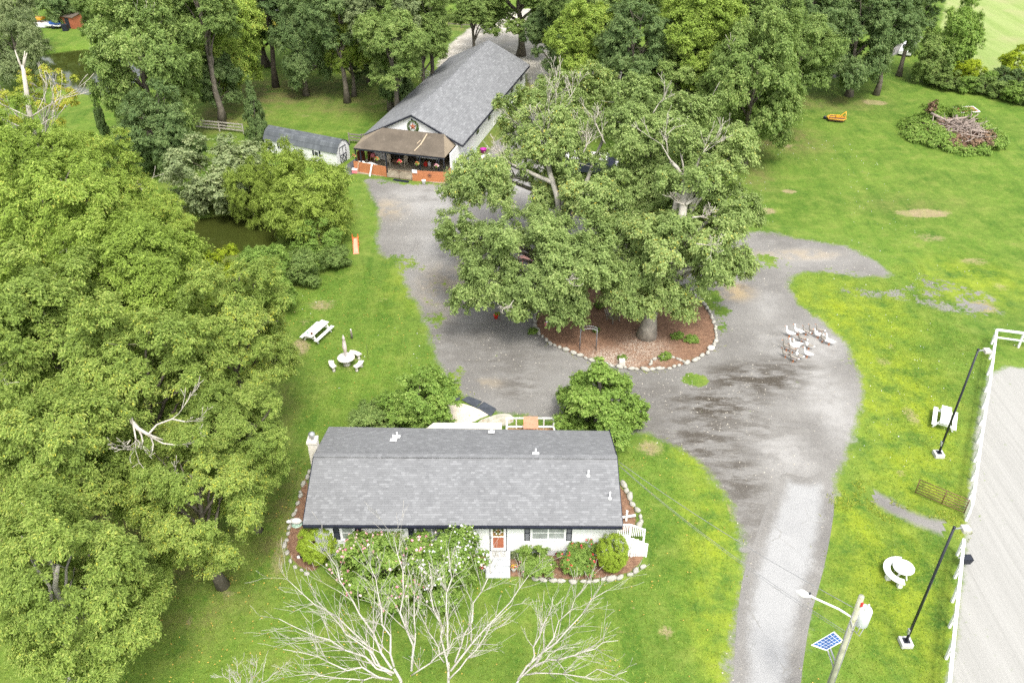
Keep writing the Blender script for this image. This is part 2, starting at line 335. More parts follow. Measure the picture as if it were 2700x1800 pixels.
def ground_mat(name, kind, amp, soft, inner=0.0, off=0.0, fringe='grass'):
    t = NT(name); v = t.pos(); gc, gh = grass_color(t, v)
    n1 = t.noise(v, 0.6, 5, 0.65); n2 = t.noise(v, 3.0, 4, 0.7); sp = t.noise(v, 11, 3, 0.8); sp2 = t.noise(v, 30, 2, 0.8); big = t.noise(v, 0.16, 4, 0.6)
    if fringe == 'gravel': gc = gravel_color(t, v, n1, sp, sp2, big)
    if kind == 'gravel':
        c = gravel_color(t, v, n1, sp, sp2, big)
        h = sp; rough = 0.95
    elif kind == 'field':
        st = t.noise(t.mapping(v, (0.5, 0.03, 1), (0, 0, -0.35)), 1.0, 4, 0.6)
        c = t.mix(t.rng(st, 0.35, 0.65), (0.195, 0.262, 0.075), (0.245, 0.300, 0.105)); c = t.mix(t.rng(big, 0.45, 0.7, 0, 0.6), c, (0.29, 0.28, 0.14))
        h = sp; rough = 0.95
    elif kind == 'road':
        c = t.mix(t.rng(big, 0.3, 0.7), (0.265, 0.265, 0.262), (0.315, 0.315, 0.31))
        c = t.mix(t.rng(n1, 0.4, 0.7, 0, 0.4), c, (0.35, 0.348, 0.342))
        vo = t.n('TexVoronoi', feature='DISTANCE_TO_EDGE'); t.l(v, vo.inputs['Vector']); vo.inputs['Scale'].default_value = 0.28
        dd = t.math('ADD', vo.outputs[0], t.math('MULTIPLY', t.math('SUBTRACT', n2, 0.5), 0.06))
        c = t.mix(t.math('MULTIPLY', t.rng(dd, 0.012, 0.0), t.rng(n1, 0.45, 0.6)), c, (0.22, 0.215, 0.2))
        v2 = t.n('TexVoronoi', feature='DISTANCE_TO_EDGE'); t.l(v, v2.inputs['Vector']); v2.inputs['Scale'].default_value = 3.2
        al = t.math('MULTIPLY', t.rng(v2.outputs[0], 0.07, 0.0), t.math('MULTIPLY', t.rng(t.attr('edge'), 1.5, 0.5), t.rng(n1, 0.45, 0.62)))
        c = t.mix(al, c, (0.20, 0.20, 0.19))
        c = t.mix(t.rng(sp2, 0.35, 0.65, 0, 0.22), c, (0.33, 0.33, 0.32))
        h = sp2; rough = 0.9
    elif kind == 'sand':
        st = t.noise(t.mapping(v, (2.4, 0.06, 1), (0, 0, -0.33)), 1.0, 6, 0.75)
        c = t.mix(t.rng(st, 0.35, 0.65), (0.262, 0.258, 0.240), (0.310, 0.305, 0.285))
        c = t.mix(t.rng(st, 0.40, 0.31, 0, 0.55), c, (0.20, 0.194, 0.175)); c = t.mix(t.rng(sp, 0.4, 0.7, 0, 0.3), c, (0.37, 0.362, 0.34))
        c = t.mix(t.math('MULTIPLY', t.rng(t.math('ADD', n2, t.math('MULTIPLY', n1, 0.5)), 0.9, 1.0), t.rng(t.attr('edge'), 4, 0.5)), c, gc)
        h = t.math('ADD', st, t.math('MULTIPLY', sp, 0.5)); rough = 0.95
    elif kind == 'mulch':
        c = t.mix(t.rng(n2, 0.35, 0.65), (0.15, 0.085, 0.055), (0.235, 0.135, 0.085))
        c = t.mix(t.rng(sp, 0.55, 0.7, 0, 0.75), c, (0.36, 0.245, 0.16)); c = t.mix(t.rng(sp, 0.45, 0.3, 0, 0.8), c, (0.07, 0.04, 0.025))
        c = t.mix(t.rng(sp2, 0.62, 0.72, 0, 0.6), c, (0.45, 0.35, 0.24)); c = t.mix(t.math('MULTIPLY', t.attr('tan'), t.rng(sp, 0.45, 0.6)), c, (0.55, 0.50, 0.42))
        h = sp; rough = 0.95
    else:
        c = t.mix(t.rng(n1, 0.35, 0.65), (0.36, 0.33, 0.275), (0.50, 0.465, 0.40)); c = t.mix(t.rng(sp, 0.5, 0.7, 0, 0.4), c, (0.55, 0.51, 0.44)); c = t.mix(t.rng(big, 0.5, 0.65, 0, .6), c, (0.26, 0.25, 0.235))
        h = sp; rough = 0.95
    nz = t.math('SUBTRACT', t.math('ADD', t.math('MULTIPLY', n1, 0.6), t.math('ADD', t.math('MULTIPLY', n2, 0.35), t.math('MULTIPLY', sp, 0.2))), 0.575)
    e = t.math('ADD', t.attr('edge'), t.math('MULTIPLY', nz, amp)); e = t.math('ADD', e, off)
    m = t.rng(e, 0.0, soft)
    if inner: m = t.math('MULTIPLY', m, t.rng(t.math('ADD', t.math('MULTIPLY', n1, 0.6), t.math('ADD', t.math('MULTIPLY', n2, 0.3), t.math('MULTIPLY', t.attr('weedy'), 0.22))), inner, inner - 0.05))
    col = t.mix(m, gc, c)
    t.principled(col, rough, 0, t.bump(t.math('ADD', t.math('MULTIPLY', h, 0.6), t.math('MULTIPLY', gh, 0.4)), 0.7, 0.03), 0.15)
    return t.m

# ground sheet: fine cells where the photo looks, stretched cells out to the horizon
def axis(lo, hi, step, far):
    a = np.arange(lo, hi + 1e-6, step); k = np.array([2, 5, 10, 20, 45, 90, 200, 450, 1000, 2200.0]); k = k[k < far]
    return np.concatenate([(lo - k)[::-1], a, hi + k])
gx = axis(-95, 95, 0.5, 2500); gy = axis(14, 175, 0.5, 2500)
GX, GY = np.meshgrid(gx, gy, indexing='ij'); GP = np.stack([GX.ravel(), GY.ravel()], 1)
near = (abs(GP[:, 0]) < 100) & (GP[:, 1] > 10) & (GP[:, 1] < 180)
gz = np.zeros(len(GP))
for pnd in (POND_A, POND_B):
    dd = np.full(len(GP), -9.0); dd[near] = sdist(GP[near], pnd)
    gz = np.minimum(gz, -np.clip((dd + 1.2) / 2.4, 0, 1) ** 1.5 * 1.3)
gi = np.arange(len(GP)).reshape(len(gx), len(gy))
gq = np.stack([gi[:-1, :-1], gi[1:, :-1], gi[1:, 1:], gi[:-1, 1:]], -1).reshape(-1, 4)
gme = np_mesh('ground', np.c_[GP, gz], gq, smooth=True); ground_attrs(gme, GP)
tg = NT('mown_grass'); gcol, gh_ = grass_color(tg, tg.pos()); tg.principled(gcol, 0.95, 0, tg.bump(gh_, 0.6, 0.04), 0.1)
structure(link('ground', gme, None, [tg.m]))

M_GRAVEL = ground_mat('gravel', 'gravel', 2.8, 0.7, inner=0.62)
def extra(o, name, L):
    me = o.data; n = len(me.vertices); co = np.empty(n * 3, np.float32); me.vertices.foreach_get('co', co)
    a = me.attributes.new(name, 'FLOAT', 'POINT'); a.data.foreach_set('value', blob(co.reshape(-1, 3)[:, :2], L).astype(np.float32))
o = sheet('gravel_drive', DRIVE, 0.012, M_GRAVEL, 0.25, 1.6)
extra(o, 'stain', [(1730, 870, 110, 34, 1.2), (1640, 930, 110, 40, 1.1), (1800, 850, 80, 30, .8), (1690, 980, 120, 40, .6), (1610, 1010, 100, 60, .9), (1690, 1090, 60, 70, .8), (1185, 890, 60, 26, .65), (1700, 625, 30, 8, .8), (1700, 660, 22, 8, .8), (1010, 760, 60, 90, .35), (1090, 800, 60, 60, .3), (1180, 830, 110, 40, .35), (1500, 900, 100, 25, .3), (1730, 1200, 40, 70, .5)])
extra(o, 'pale', [(1850, 790, 90, 40, .9), (1900, 920, 50, 90, .9), (1800, 1040, 60, 50, .8), (1620, 930, 20, 20, .3), (980, 460, 90, 40, .8), (1000, 560, 60, 60, .6), (1850, 590, 90, 20, .6), (1190, 420, 60, 40, .9), (1760, 700, 40, 40, .5)])
extra(o, 'tan', [(1690, 670, 36, 20, .9), (1830, 585, 90, 14, .5), (890, 480, 40, 30, .5), (1020, 660, 60, 60, .35), (1120, 880, 30, 10, .35), (1090, 610, 40, 60, .25)])
extra(o, 'weedy', [(1930, 625, 60, 16, .5), (1850, 635, 40, 14, .6), (900, 610, 60, 30, .9), (1600, 872, 30, 14, 1.4), (1040, 880, 40, 30, .6), (1640, 700, 30, 60, .9), (1970, 830, 40, 40, .6), (1760, 600, 50, 20, .8), (940, 420, 90, 10, .8), (1000, 700, 30, 100, .5), (1400, 560, 200, 40, .6)])
sheet('far_field', FIELD, 0.0075, ground_mat('pale_field', 'field', 3.0, 0.8), 1.0, 2.0)
spo = sheet('gravel_patches', SPUR, 0.0085, ground_mat('patchy_gravel', 'gravel', 3.4, 0.6, inner=0.455), 0.25, 1.6)
sheet('gravel_path', LANE, 0.006, ground_mat('gravel_thin', 'gravel', 1.0, 0.6, inner=0.72, off=0.35), 0.25, 1.0)
sheet('sand_arena', ARENA, 0.0095, ground_mat('arena_sand', 'sand', 1.6, 0.5), 0.3, 0.7)
sheet('dirt_lane', TOPROAD, 0.020, ground_mat('pale_dirt', 'dirt', 3.0, 0.7), 0.5, 1.5)
sheet('back_lane', BACKLANE, 0.004, ground_mat('grey_lane', 'gravel', 1.5, 0.6), 0.5, 1.0)
sheet('road', ROAD, 0.016, ground_mat('worn_asphalt', 'road', 1.4, 0.8, 0, -.35, 'gravel'), 0.2, 0.0)
M_MULCH = ground_mat('wood_mulch', 'mulch', 0.5, 0.15); M_MULCH_G = ground_mat('island_mulch', 'mulch', 0.4, 0.12, 0, 0, 'gravel')
isl = sheet('mulch_island', ISLAND, 0.026, M_MULCH_G, 0.2, 0.0)
extra(isl, 'tan', [(1410, 825, 60, 22, .9), (1480, 800, 50, 30, .6), (1400, 660, 30, 20, .5)])
sheet('mulch_bed', BED_FRONT, 0.030, M_MULCH, 0.15, 0.3)
sheet('mulch_bed', BED_LEFT, 0.030, M_MULCH, 0.15, 0.3)
sheet('mulch_bed', BED_RIGHT, 0.030, M_MULCH, 0.15, 0.3)
tw = NT('pond_water'); vv = tw.pos()
tw.principled(tw.mix(tw.noise(vv, 0.3, 3), (0.030, 0.040, 0.008), (0.05, 0.058, 0.012)), 0.04, 0, tw.bump(tw.noise(vv, 1.6, 3), 0.05, 0.05), 0.5)
def water(name, poly):
    me = bpy.data.meshes.new(name); c = poly.mean(0); P = c + (poly - c) * 1.06
    me.from_pydata([(x, y, -0.45) for x, y in P], [], [list(range(len(P)))]); me.update()
    structure(link(name, me, None, [tw.m]))
water('pond_water', POND_A); water('pond_water', POND_B)
# ------------------------------------------------------------------ plants
def leaf_mat(name, ramp, trans=0.5, hue=0.03):
    t = NT(name); tint = t.attr('tint'); oi = t.n('ObjectInfo').outputs['Random']
    f = t.math('ADD', tint, t.math('MULTIPLY', t.math('SUBTRACT', oi, 0.5), 0.16), clamp=True)
    cr = t.n('ValToRGB'); t.l(f, cr.inputs[0]); e = cr.color_ramp.elements
    for i, (p, c) in enumerate(ramp):
        x = e[i] if i < 2 else e.new(p)
        x.position = p; x.color = (*c, 1)
    p = t.n('BsdfPrincipled'); t.l(cr.outputs[0], p.inputs['Base Color']); p.inputs['Roughness'].default_value = 0.5; p.inputs['Specular IOR Level'].default_value = 0.25
    tr = t.n('BsdfTranslucent'); t.l(t.mix(0.5, cr.outputs[0], (0.14, 0.19, 0.02)), tr.inputs[0])
    mx = t.n('MixShader'); mx.inputs[0].default_value = trans; t.l(p.outputs[0], mx.inputs[1]); t.l(tr.outputs[0], mx.inputs[2]); t.l(mx.outputs[0], t.out.inputs[0])
    return t.m
LM = {
 'oak': leaf_mat('willow_oak_leaves', [(0, (0.173, 0.254, 0.054)), (0.55, (0.334, 0.453, 0.093)), (0.93, (0.547, 0.623, 0.166)), (1.0, (0.680, 0.678, 0.099))]),
 'bright': leaf_mat('yellow_green_leaves', [(0, (0.193, 0.281, 0.046)), (0.55, (0.362, 0.499, 0.085)), (0.92, (0.557, 0.662, 0.155)), (1.0, (0.680, 0.617, 0.104))]),
 'mid': leaf_mat('mid_green_leaves', [(0, (0.149, 0.234, 0.066)), (0.6, (0.277, 0.393, 0.104)), (1.0, (0.467, 0.560, 0.185))]),
 'dark': leaf_mat('dark_green_leaves', [(0, (0.104, 0.180, 0.066)), (0.6, (0.210, 0.308, 0.105)), (1.0, (0.367, 0.458, 0.184))]),
 'pale': leaf_mat('grey_green_leaves', [(0, (0.179, 0.240, 0.113)), (0.6, (0.337, 0.409, 0.184)), (1.0, (0.544, 0.597, 0.306))]),
 'white_oak': leaf_mat('old_oak_leaves', [(0, (0.190, 0.273, 0.085)), (0.55, (0.370, 0.489, 0.155)), (0.96, (0.572, 0.657, 0.255)), (1.0, (0.680, 0.586, 0.104))]),
 'willow': leaf_mat('willow_leaves', [(0, (0.193, 0.257, 0.050)), (0.55, (0.346, 0.459, 0.082)), (1.0, (0.540, 0.659, 0.146))]),
 'vine': leaf_mat('yellow_vine_leaves', [(0, (0.215, 0.299, 0.021)), (0.55, (0.402, 0.520, 0.034)), (1.0, (0.607, 0.660, 0.045))]),
 'shrub': leaf_mat('shrub_leaves', [(0, (0.140, 0.240, 0.047)), (0.6, (0.290, 0.445, 0.085)), (1.0, (0.497, 0.624, 0.174))]),
 'box': leaf_mat('clipped_shrub_leaves', [(0, (0.203, 0.292, 0.028)), (0.6, (0.296, 0.409, 0.039)), (1.0, (0.406, 0.520, 0.057))], 0.2),
 'autumn': leaf_mat('turning_leaves', [(0, (0.270, 0.340, 0.061)), (0.5, (0.480, 0.539, 0.072)), (0.85, (0.634, 0.618, 0.104)), (1.0, (0.634, 0.358, 0.072))]),
}
BARK = plain('grey_bark', (0.145, 0.125, 0.10), 0.95, 0, 0.4, 2.5, 0.1, 0.8, ((0.2, 0.2, 0.17), 0.6))
BARK_DARK = plain('dark_bark', (0.09, 0.075, 0.06), 0.95, 0, 0.4, 2.5, 0.1, 0.8)
BARK_PALE = plain('lichen_pale_bark', (0.33, 0.31, 0.265), 0.95, 0, 0.35, 2.0, 0.1, 0.8, ((0.17, 0.16, 0.135), 0.7))
DEADWOOD = plain('bleached_dead_wood', (0.46, 0.42, 0.36), 0.9, 0, 0.25, 2.0, 0.15, 0.5, ((0.30, 0.26, 0.22), 0.6))

def unit(rg, n):
    d = rg.normal(size=(n, 3)); return d / np.linalg.norm(d, axis=1)[:, None]

def leaves(rg, C, r, n, ls, aspect=0.55, hang=0.0, up=0.55, center=None, flat=0.75, keep=0.62, tight=1.0):
    """leaf blades on the shells of puffs with centres C and radii r"""
    w = r ** 2; w = w / w.sum(); k = rg.choice(len(C), n, p=w)
    cen = C.mean(0) if center is None else center
    oc = C - cen; oc /= np.linalg.norm(oc, axis=1)[:, None] + 1e-9
    K = 26                                                # twigs per puff, fanning outwards and upwards
    tw = unit(rg, len(C) * K).reshape(len(C), K, 3) + oc[:, None, :] * 0.35 + np.array([0, 0, 0.30]); tw /= np.linalg.norm(tw, axis=2)[:, :, None]
    tl = rg.uniform(1 - .3 * tight, 1 + .22 * tight, (len(C), K)); j = rg.integers(0, K, n); d = tw[k, j]
    s = (0.45 + 0.60 * rg.random(n) ** 0.7) * tl[k, j]
    P = C[k] + (d * s[:, None] + rg.normal(0, 0.125 + .1 * (1 - tight), (n, 3))) * r[k][:, None] * np.array([1, 1, flat])
    P[:, 2] -= hang * r[k] * s ** 2 * 0.5
    ok = np.ones(n, bool)
    for i in range(len(C)):                               # drop what lies deep inside another puff
        q = (P - C[i]) / np.array([1, 1, flat]); ok &= (np.einsum('ij,ij->i', q, q) > (keep * r[i]) ** 2) | (k == i)
    P, d, k = P[ok], d[ok], k[ok]; n = len(P)
    o = P - cen; o /= np.linalg.norm(o, axis=1)[:, None] + 1e-9
    N = d * 0.5 + o * 0.35 + np.array([0, 0, up * 1.5]) + unit(rg, n) * 0.55; N /= np.linalg.norm(N, axis=1)[:, None]
    T = unit(rg, n) * 0.7 + d * 0.9 + np.array([0, 0, -hang]); T -= N * np.einsum('ij,ij->i', T, N)[:, None]; T /= np.linalg.norm(T, axis=1)[:, None] + 1e-9
    B = np.cross(N, T); L = ls * rg.uniform(0.65, 1.35, n)[:, None]; w = L * aspect * rg.uniform(0.75, 1.2, n)[:, None]
    V = np.empty((n, 4, 3)); V[:, 0] = P - T * L * 0.5; V[:, 1] = P + B * w * 0.5 + N * w * 0.12; V[:, 2] = P + T * L * 0.5 - N * L * 0.12; V[:, 3] = P - B * w * 0.5 + N * w * 0.12
    pt = rg.uniform(-0.16, 0.16, len(C))
    tint = np.clip(0.48 + pt[k] + rg.normal(0, 0.2, n), 0.0, 0.97)
    tint[rg.random(n) < 0.004] = 1.0
    return V.reshape(-1, 3), np.arange(n * 4).reshape(-1, 4), tint

def crown_puffs(rg, n, rmin, rmax, zmin=-0.75, prof=None, lump=0.16):
    """puff centres inside a unit crown with an uneven outline"""
    ph = rg.uniform(0, 6.28, 6); C = []; tries = 0
    while len(C) < n and tries < 20000:
        tries += 1
        d = unit(rg, 1)[0]
        if d[2] < zmin: continue
        az = math.atan2(d[1], d[0])
        k = 1 + lump * (sin(2 * az + ph[0]) * .5 + sin(3 * az + ph[1] + 2 * d[2]) * .6 + sin(5 * d[2] + ph[2] + az) * .6)
        p = d * (0.40 + 0.50 * rg.random() ** 0.6) * k
        if prof is not None: p[:2] *= prof(p[2])
        if any(np.linalg.norm(p - q) < rmin * 0.8 for q in C[-60:]): continue
        C.append(p)
    return np.array(C), rg.uniform(rmin, rmax, len(C))

LIB = {}
def lib(kind, i):
    """unit-size crown meshes shared by many trees"""
    key = (kind, i)
    if key in LIB: return LIB[key]
    rg = np.random.default_rng(100 * (['broad', 'fine', 'shrub', 'cone', 'dome', 'willow', 'sparse', 'column'].index(kind) + 1) + i)
    if kind == 'broad': C, r = crown_puffs(rg, 74, 0.15, 0.30); V, Q, t = leaves(rg, C, r, 100000, 0.041)
    elif kind == 'fine': C, r = crown_puffs(rg, 95, 0.13, 0.25); V, Q, t = leaves(rg, C, r, 125000, 0.036, 0.42, 0.15)
    elif kind == 'shrub': C, r = crown_puffs(rg, 48, 0.20, 0.36, -0.95, None, 0.2); V, Q, t = leaves(rg, C, r, 34000, 0.066, 0.6)
    elif kind == 'willow': C, r = crown_puffs(rg, 60, 0.18, 0.32, -0.95); V, Q, t = leaves(rg, C, r, 46000, 0.075, 0.25, 0.35, 0.4, flat=0.95)
    elif kind == 'sparse': C, r = crown_puffs(rg, 26, 0.12, 0.24); V, Q, t = leaves(rg, C, r, 9000, 0.055)
    elif kind == 'cone': C, r = crown_puffs(rg, 90, 0.15, 0.25, -0.98, lambda z: max(0.05, 1.1 * (0.95 - z) / 1.6), 0.10); C[:, 2] *= 1.12; r = r * (0.5 + 0.5 * np.clip((0.9 - C[:, 2]) / 1.6, 0, 1)); V, Q, t = leaves(rg, C, r, 60000, 0.052, 0.5)
    elif kind == 'column': C, r = crown_puffs(rg, 60, 0.15, 0.24, -0.98, lambda z: max(0.12, 1.0 - 0.85 * (z + 0.6) / 1.5), 0.06); V, Q, t = leaves(rg, C, r, 30000, 0.05, 0.55, 0, 0.3)
    elif kind == 'dome': C, r = crown_puffs(rg, 260, 0.085, 0.15, -0.98, lambda z: 1.0 if z < 0 else 1 - 0.25 * z * z, 0.03); C = C / (np.linalg.norm(C, axis=1)[:, None] + .05) * rg.uniform(.82, .93, len(C))[:, None]; V, Q, t = leaves(rg, C, r, 80000, 0.030, 0.7, 0, 0.3, flat=0.95, keep=0.5, tight=0.25)
    LIB[key] = (V, Q, t, C, r)
    return LIB[key]
MESHES = {}
def crown_mesh(kind, i, mat):
    k = (kind, i, mat.name)
    if k not in MESHES:
        if (kind, i) not in MESHES:
            V, Q, t, C, r = lib(kind, i); MESHES[(kind, i)] = np_mesh('crown_' + kind, V, Q, t)
        me = MESHES[(kind, i)].copy(); me.materials.append(mat); MESHES[k] = me
    return MESHES[k]

def wob(a, b, n, amp, rg=rnd):
    a = Vector(a); b = Vector(b); L = (b - a).length; out = []
    for i in range(n + 1):
        p = a.lerp(b, i / n)
        if 0 < i < n: p = p + Vector((rg.uniform(-1, 1), rg.uniform(-1, 1), rg.uniform(-.6, .6))) * amp * L
        out.append(p)
    return out
def trunk_mesh(mb, top, r0, limbs, base=(0, 0, 0), nl=1.0):
    """tapered trunk with a flared foot and limbs to the given points"""
    base = Vector(base); top = Vector(top); pts = wob(base, top, 7, 0.018)
    k = len(pts) - 1; L = (top - base).length
    rad = [r0 * (1 - 0.72 * (i / k)) for i in range(k + 1)]; rad[0] = r0 * 1.55; 
    mb.tube(pts, rad, 9)
    for q in limbs:
        q = Vector(q); h = min(0.9, max(0.25, (q.z - base.z) / max(L, .1) * 0.62)) ; i = h * k; j = int(i)
        s = pts[j].lerp(pts[min(j + 1, k)], i - j); rr = rad[min(j, k)] * 0.5 * nl
        m = s.lerp(q, 0.5) + Vector((0, 0, (q - s).length * 0.1))
        P = wob(s, m, 3, 0.06)[:-1] + wob(m, q, 3, 0.08)
        mb.tube(P, [rr * (1 - 0.85 * a / (len(P) - 1)) + 0.015 for a in range(len(P))], 6)
        for _ in range(2):
            a = P[rnd.randint(3, 5)]; e = a + Vector((rnd.uniform(-1, 1), rnd.uniform(-1, 1), rnd.uniform(-.1, .8))) * (q - s).length * 0.3
            mb.tube(wob(a, e, 3, 0.08), [rr * .35, rr * .25, rr * .15, 0.012], 5)

def bare_branch(mb, rg, p, d, L, r, depth, spread=0.55, upb=0.12, nseg=5, rmin=0.010):
    """a leafless branch that forks again and again"""
    pts = [p]; rad = [r]; q = Vector(p); d = Vector(d).normalized()
    for i in range(nseg):
        d = (d + Vector((rg.uniform(-1, 1), rg.uniform(-1, 1), rg.uniform(-1, 1))) * 0.13 + Vector((0, 0, upb * 0.25))).normalized()
        q = q + d * (L / nseg); pts.append(q); rad.append(max(rmin, r * (1 - 0.62 * (i + 1) / nseg)))
    mb.tube(pts, rad, 7 if depth > 2 else (5 if depth > 1 else 4))
    if depth <= 0: return
    nb = rg.choice((2, 3, 3)) + (1 if depth > 1 else 0)
    for b in range(nb):
        i = nseg if b == 0 else rg.randint(max(1, nseg // 3), nseg)
        ax = Vector((rg.uniform(-1, 1), rg.uniform(-1, 1), rg.uniform(-0.5, 1)))
        e = (d + ax.normalized() * spread * rg.uniform(0.7, 1.5) + Vector((0, 0, upb))).normalized()
        bare_branch(mb, rg, pts[i], e, L * rg.uniform(0.52, 0.8), max(rmin, rad[i] * rg.uniform(0.62, 0.85)), depth - 1, spread, upb, max(3, nseg - 1), rmin)

_ti = [0]
def tree(label, cx, cy, rD, zc, mat='mid', kind='broad', rz=None, base=None, name='broadleaf_tree', group=None, cat='tree', bark=None, tr=None, dead=0, sy=1.0, zlow=None):
    """crown centre at display pixel (cx, cy) and height zc; rD = crown radius in display pixels"""
    i = _ti[0]; _ti[0] += 1
    if base is None: c = D(cx, cy, zc); b = Vector((c.x, c.y, 0))
    else:                                                 # crown stands over the foot seen in the photo
        b = D(*base); zc = max(1.0, z_at(cy * KD, b.y)); c = Vector((0, b.y, zc)); c.x = (cx * KD - 1350) / ppm(c); b.z = 0
    R = rD * KD / ppm(c); rz = rz or min(R * 1.15, zc * 0.96)
    o = thing(name, label, cat, b, 0, group)
    off = Vector((c.x - b.x, c.y - b.y, zc))
    cr = link('crown', crown_mesh(kind, i % (4 if kind in ('broad', 'fine') else 2), LM[mat]), o)
    a = rnd.uniform(0, 6.28); cr.location = off; cr.rotation_euler = (0, 0, a); cr.scale = (R, R * sy, rz)
    V, Q, t, C, r = LIB[(kind, i % (4 if kind in ('broad', 'fine') else 2))]
    M = Matrix.Translation(off) @ Matrix.Rotation(a, 4, 'Z') @ Matrix.Diagonal((R, R * sy, rz, 1))
    ends = [M @ Vector(C[j] * 0.93) for j in range(0, len(C), max(1, len(C) // 9))]
    if kind not in ('dome',):
        mb = MB(); top = off + Vector((0, 0, rz * 0.45)); trunk_mesh(mb, top, tr or max(0.06, 0.055 * R + 0.012 * zc), [e for e in ends if e.z > 0.4][:10])
        mb.build('trunk', bark or BARK, o)
    if dead:
        rg = random.Random(i + 5)
        for _ in range(dead):
            mb = MB()
            C_ = C[rg.randrange(len(C))]; p = M @ Vector(C_ * 1.0); q = off.lerp(p, 0.55)
            bare_branch(mb, rg, q, (p - q) + Vector((0, 0, .5)), (p - q).length * 1.12, 0.05, 2, 0.5, 0.1, 4, 0.014)
            mb.build('dead_limb', DEADWOOD, o)
    return o

def lobed_tree(label, base, lobes, mat, seed, n=62000, ls=0.25, tr=0.5, bark=None, name='oak_tree', kind='fine', dead=(), clear=(), stems=()):
    """a single large tree whose crown has lobes (display x, y, height, radius)"""
    rg = np.random.default_rng(seed); b = D(*base); b.z = 0; C = []; r = []; cent = []
    for (x, y, z, rD, *f) in lobes:
        c = D(x, y, z); R = rD * KD / ppm(c); k = int(7 + 5.2 * R)
        q, rr = crown_puffs(rg, k, 0.75 / R if R > 3 else 0.25, 1.35 / R if R > 3 else 0.45, -0.6, None, 0.3)
        q = q * np.array([R, R, R * (f[0] if f else 0.75)]) + np.array(c); C.append(q); r.append(rr * R); cent.append(c)
    C = np.concatenate(C); r = np.concatenate(r); C[:, 2] = np.maximum(C[:, 2], 1.2)
    for (x, y, z, rD) in clear:                           # gaps in the crown where the bare stems show
        p = np.array(D(x, y, z)); e = p - np.array([0, 0, CAM_H]); L = np.linalg.norm(e); e /= L; w = C - np.array([0, 0, CAM_H]); a = w @ e
        off = np.linalg.norm(w - a[:, None] * e, axis=1); m_ = (off < rD * KD / ppm(p)) & (a < L + .6); C, r = C[~m_], r[~m_]
    C = C - np.array([b.x, b.y, 0]); V, Q, t = leaves(rg, C, r, n, ls, 0.5, 0.22, flat=0.95, keep=0.5)
    o = thing(name, label, 'tree', b)
    me = np_mesh('crown', V, Q, t); link('crown', me, o, [LM[mat]])
    mb = MB(); top = sum((c for c in cent), Vector()) / len(cent) - b; top.z = max(c.z for c in cent) * 0.85
    top.x *= 0.5; top.y *= 0.5
    limbs = [c - b for c in cent] + [Vector(C[j]) for j in range(0, len(C), max(1, len(C) // 16))]
    trunk_mesh(mb, top, tr, limbs, nl=1.15); mb.build('trunk', bark or BARK, o)
    for pts, r_ in stems:
        mb = MB(); mb.tube([D(*p) - b for p in pts], [r_ * (1 - .45 * i / len(pts)) for i in range(len(pts))], 9); mb.build('bare_stem', BARK_PALE, o)
    if dead:
        g = random.Random(seed)
        for (x, y, z, dx, dy, dz, L, r_) in dead:
            mb = MB(); p = D(x, y, z) - b; bare_branch(mb, g, p, (dx, dy, dz), L * .5, r_ * .62, 3, 0.55, 0.08, 5, 0.012); mb.build('dead_limb', DEADWOOD, o)
    return o

def shrub(label, cx, cy, rD, zc, mat='shrub', kind='shrub', name='shrub', cat='shrub', group=None, rz=None, base=None):
    return tree(label, cx, cy, rD, zc, mat, kind, rz or zc, base, name, group, cat, BARK_DARK, 0.07)

# the tall willow-leaved oaks left of the house
G1 = 'tall oaks crowding the lawn left of the house'
T = lambda *a, **k: tree(*a, **{'group': G1, 'kind': 'fine', 'name': 'oak_tree', **k})
T('broad green oak bulging farthest over the lawn beside the concrete table', 530, 772, 150, 8.5, 'oak')
T('light green oak beside the small dark pond, behind its taller neighbours', 318, 665, 178, 9, 'bright')
T('bright yellow-green oak just below the broken white snag', 120, 530, 190, 10, 'bright', dead=3)
T('big green oak in the middle of the left picture edge', 105, 790, 215, 9, 'oak', dead=3)
T('green oak in the heart of the grove, around the gap with dark water', 325, 900, 190, 8, 'oak')
T('green oak whose edge hangs over lawn left of the house chimney', 540, 1010, 128, 7, 'oak')
hero = T('pale green oak nearest the front lawn with a bleached broken limb on top', 455, 1150, 158, 6.5, 'oak', dead=1)
T('shaded green oak behind the bleached broken limb', 130, 1075, 195, 8, 'oak', dead=2)
T('lowest oak of the grove, its forked pale trunk standing in the lower left corner', 165, 1370, 205, 6.8, 'oak', base=(165, 1590), bark=BARK_PALE, tr=.3)
T('small green oak edge drooping onto the worn grass below the grove', 300, 1330, 95, 4.5, 'oak')
T('yellowing oak crown surrounding the foot of the white snag', 70, 395, 130, 11, 'bright', dead=3)
T('yellow-green oak top between the snag and the pond shrubs', 225, 430, 120, 9, 'bright', dead=2)
T('green oak touching the dark pond edge', 375, 520, 82, 7, 'bright')
tree('thin tree with orange-tinged leaves and bare twigs beside the white snag', 120, 215, 75, 13, 'autumn', 'sparse', dead=4, bark=BARK_PALE, base=(100, 420), tr=.12)
tree('sparse tree with yellowing leaves at the left picture edge near the snag', 20, 235, 60, 13, 'autumn', 'sparse', dead=4, bark=BARK_PALE, tr=.12)
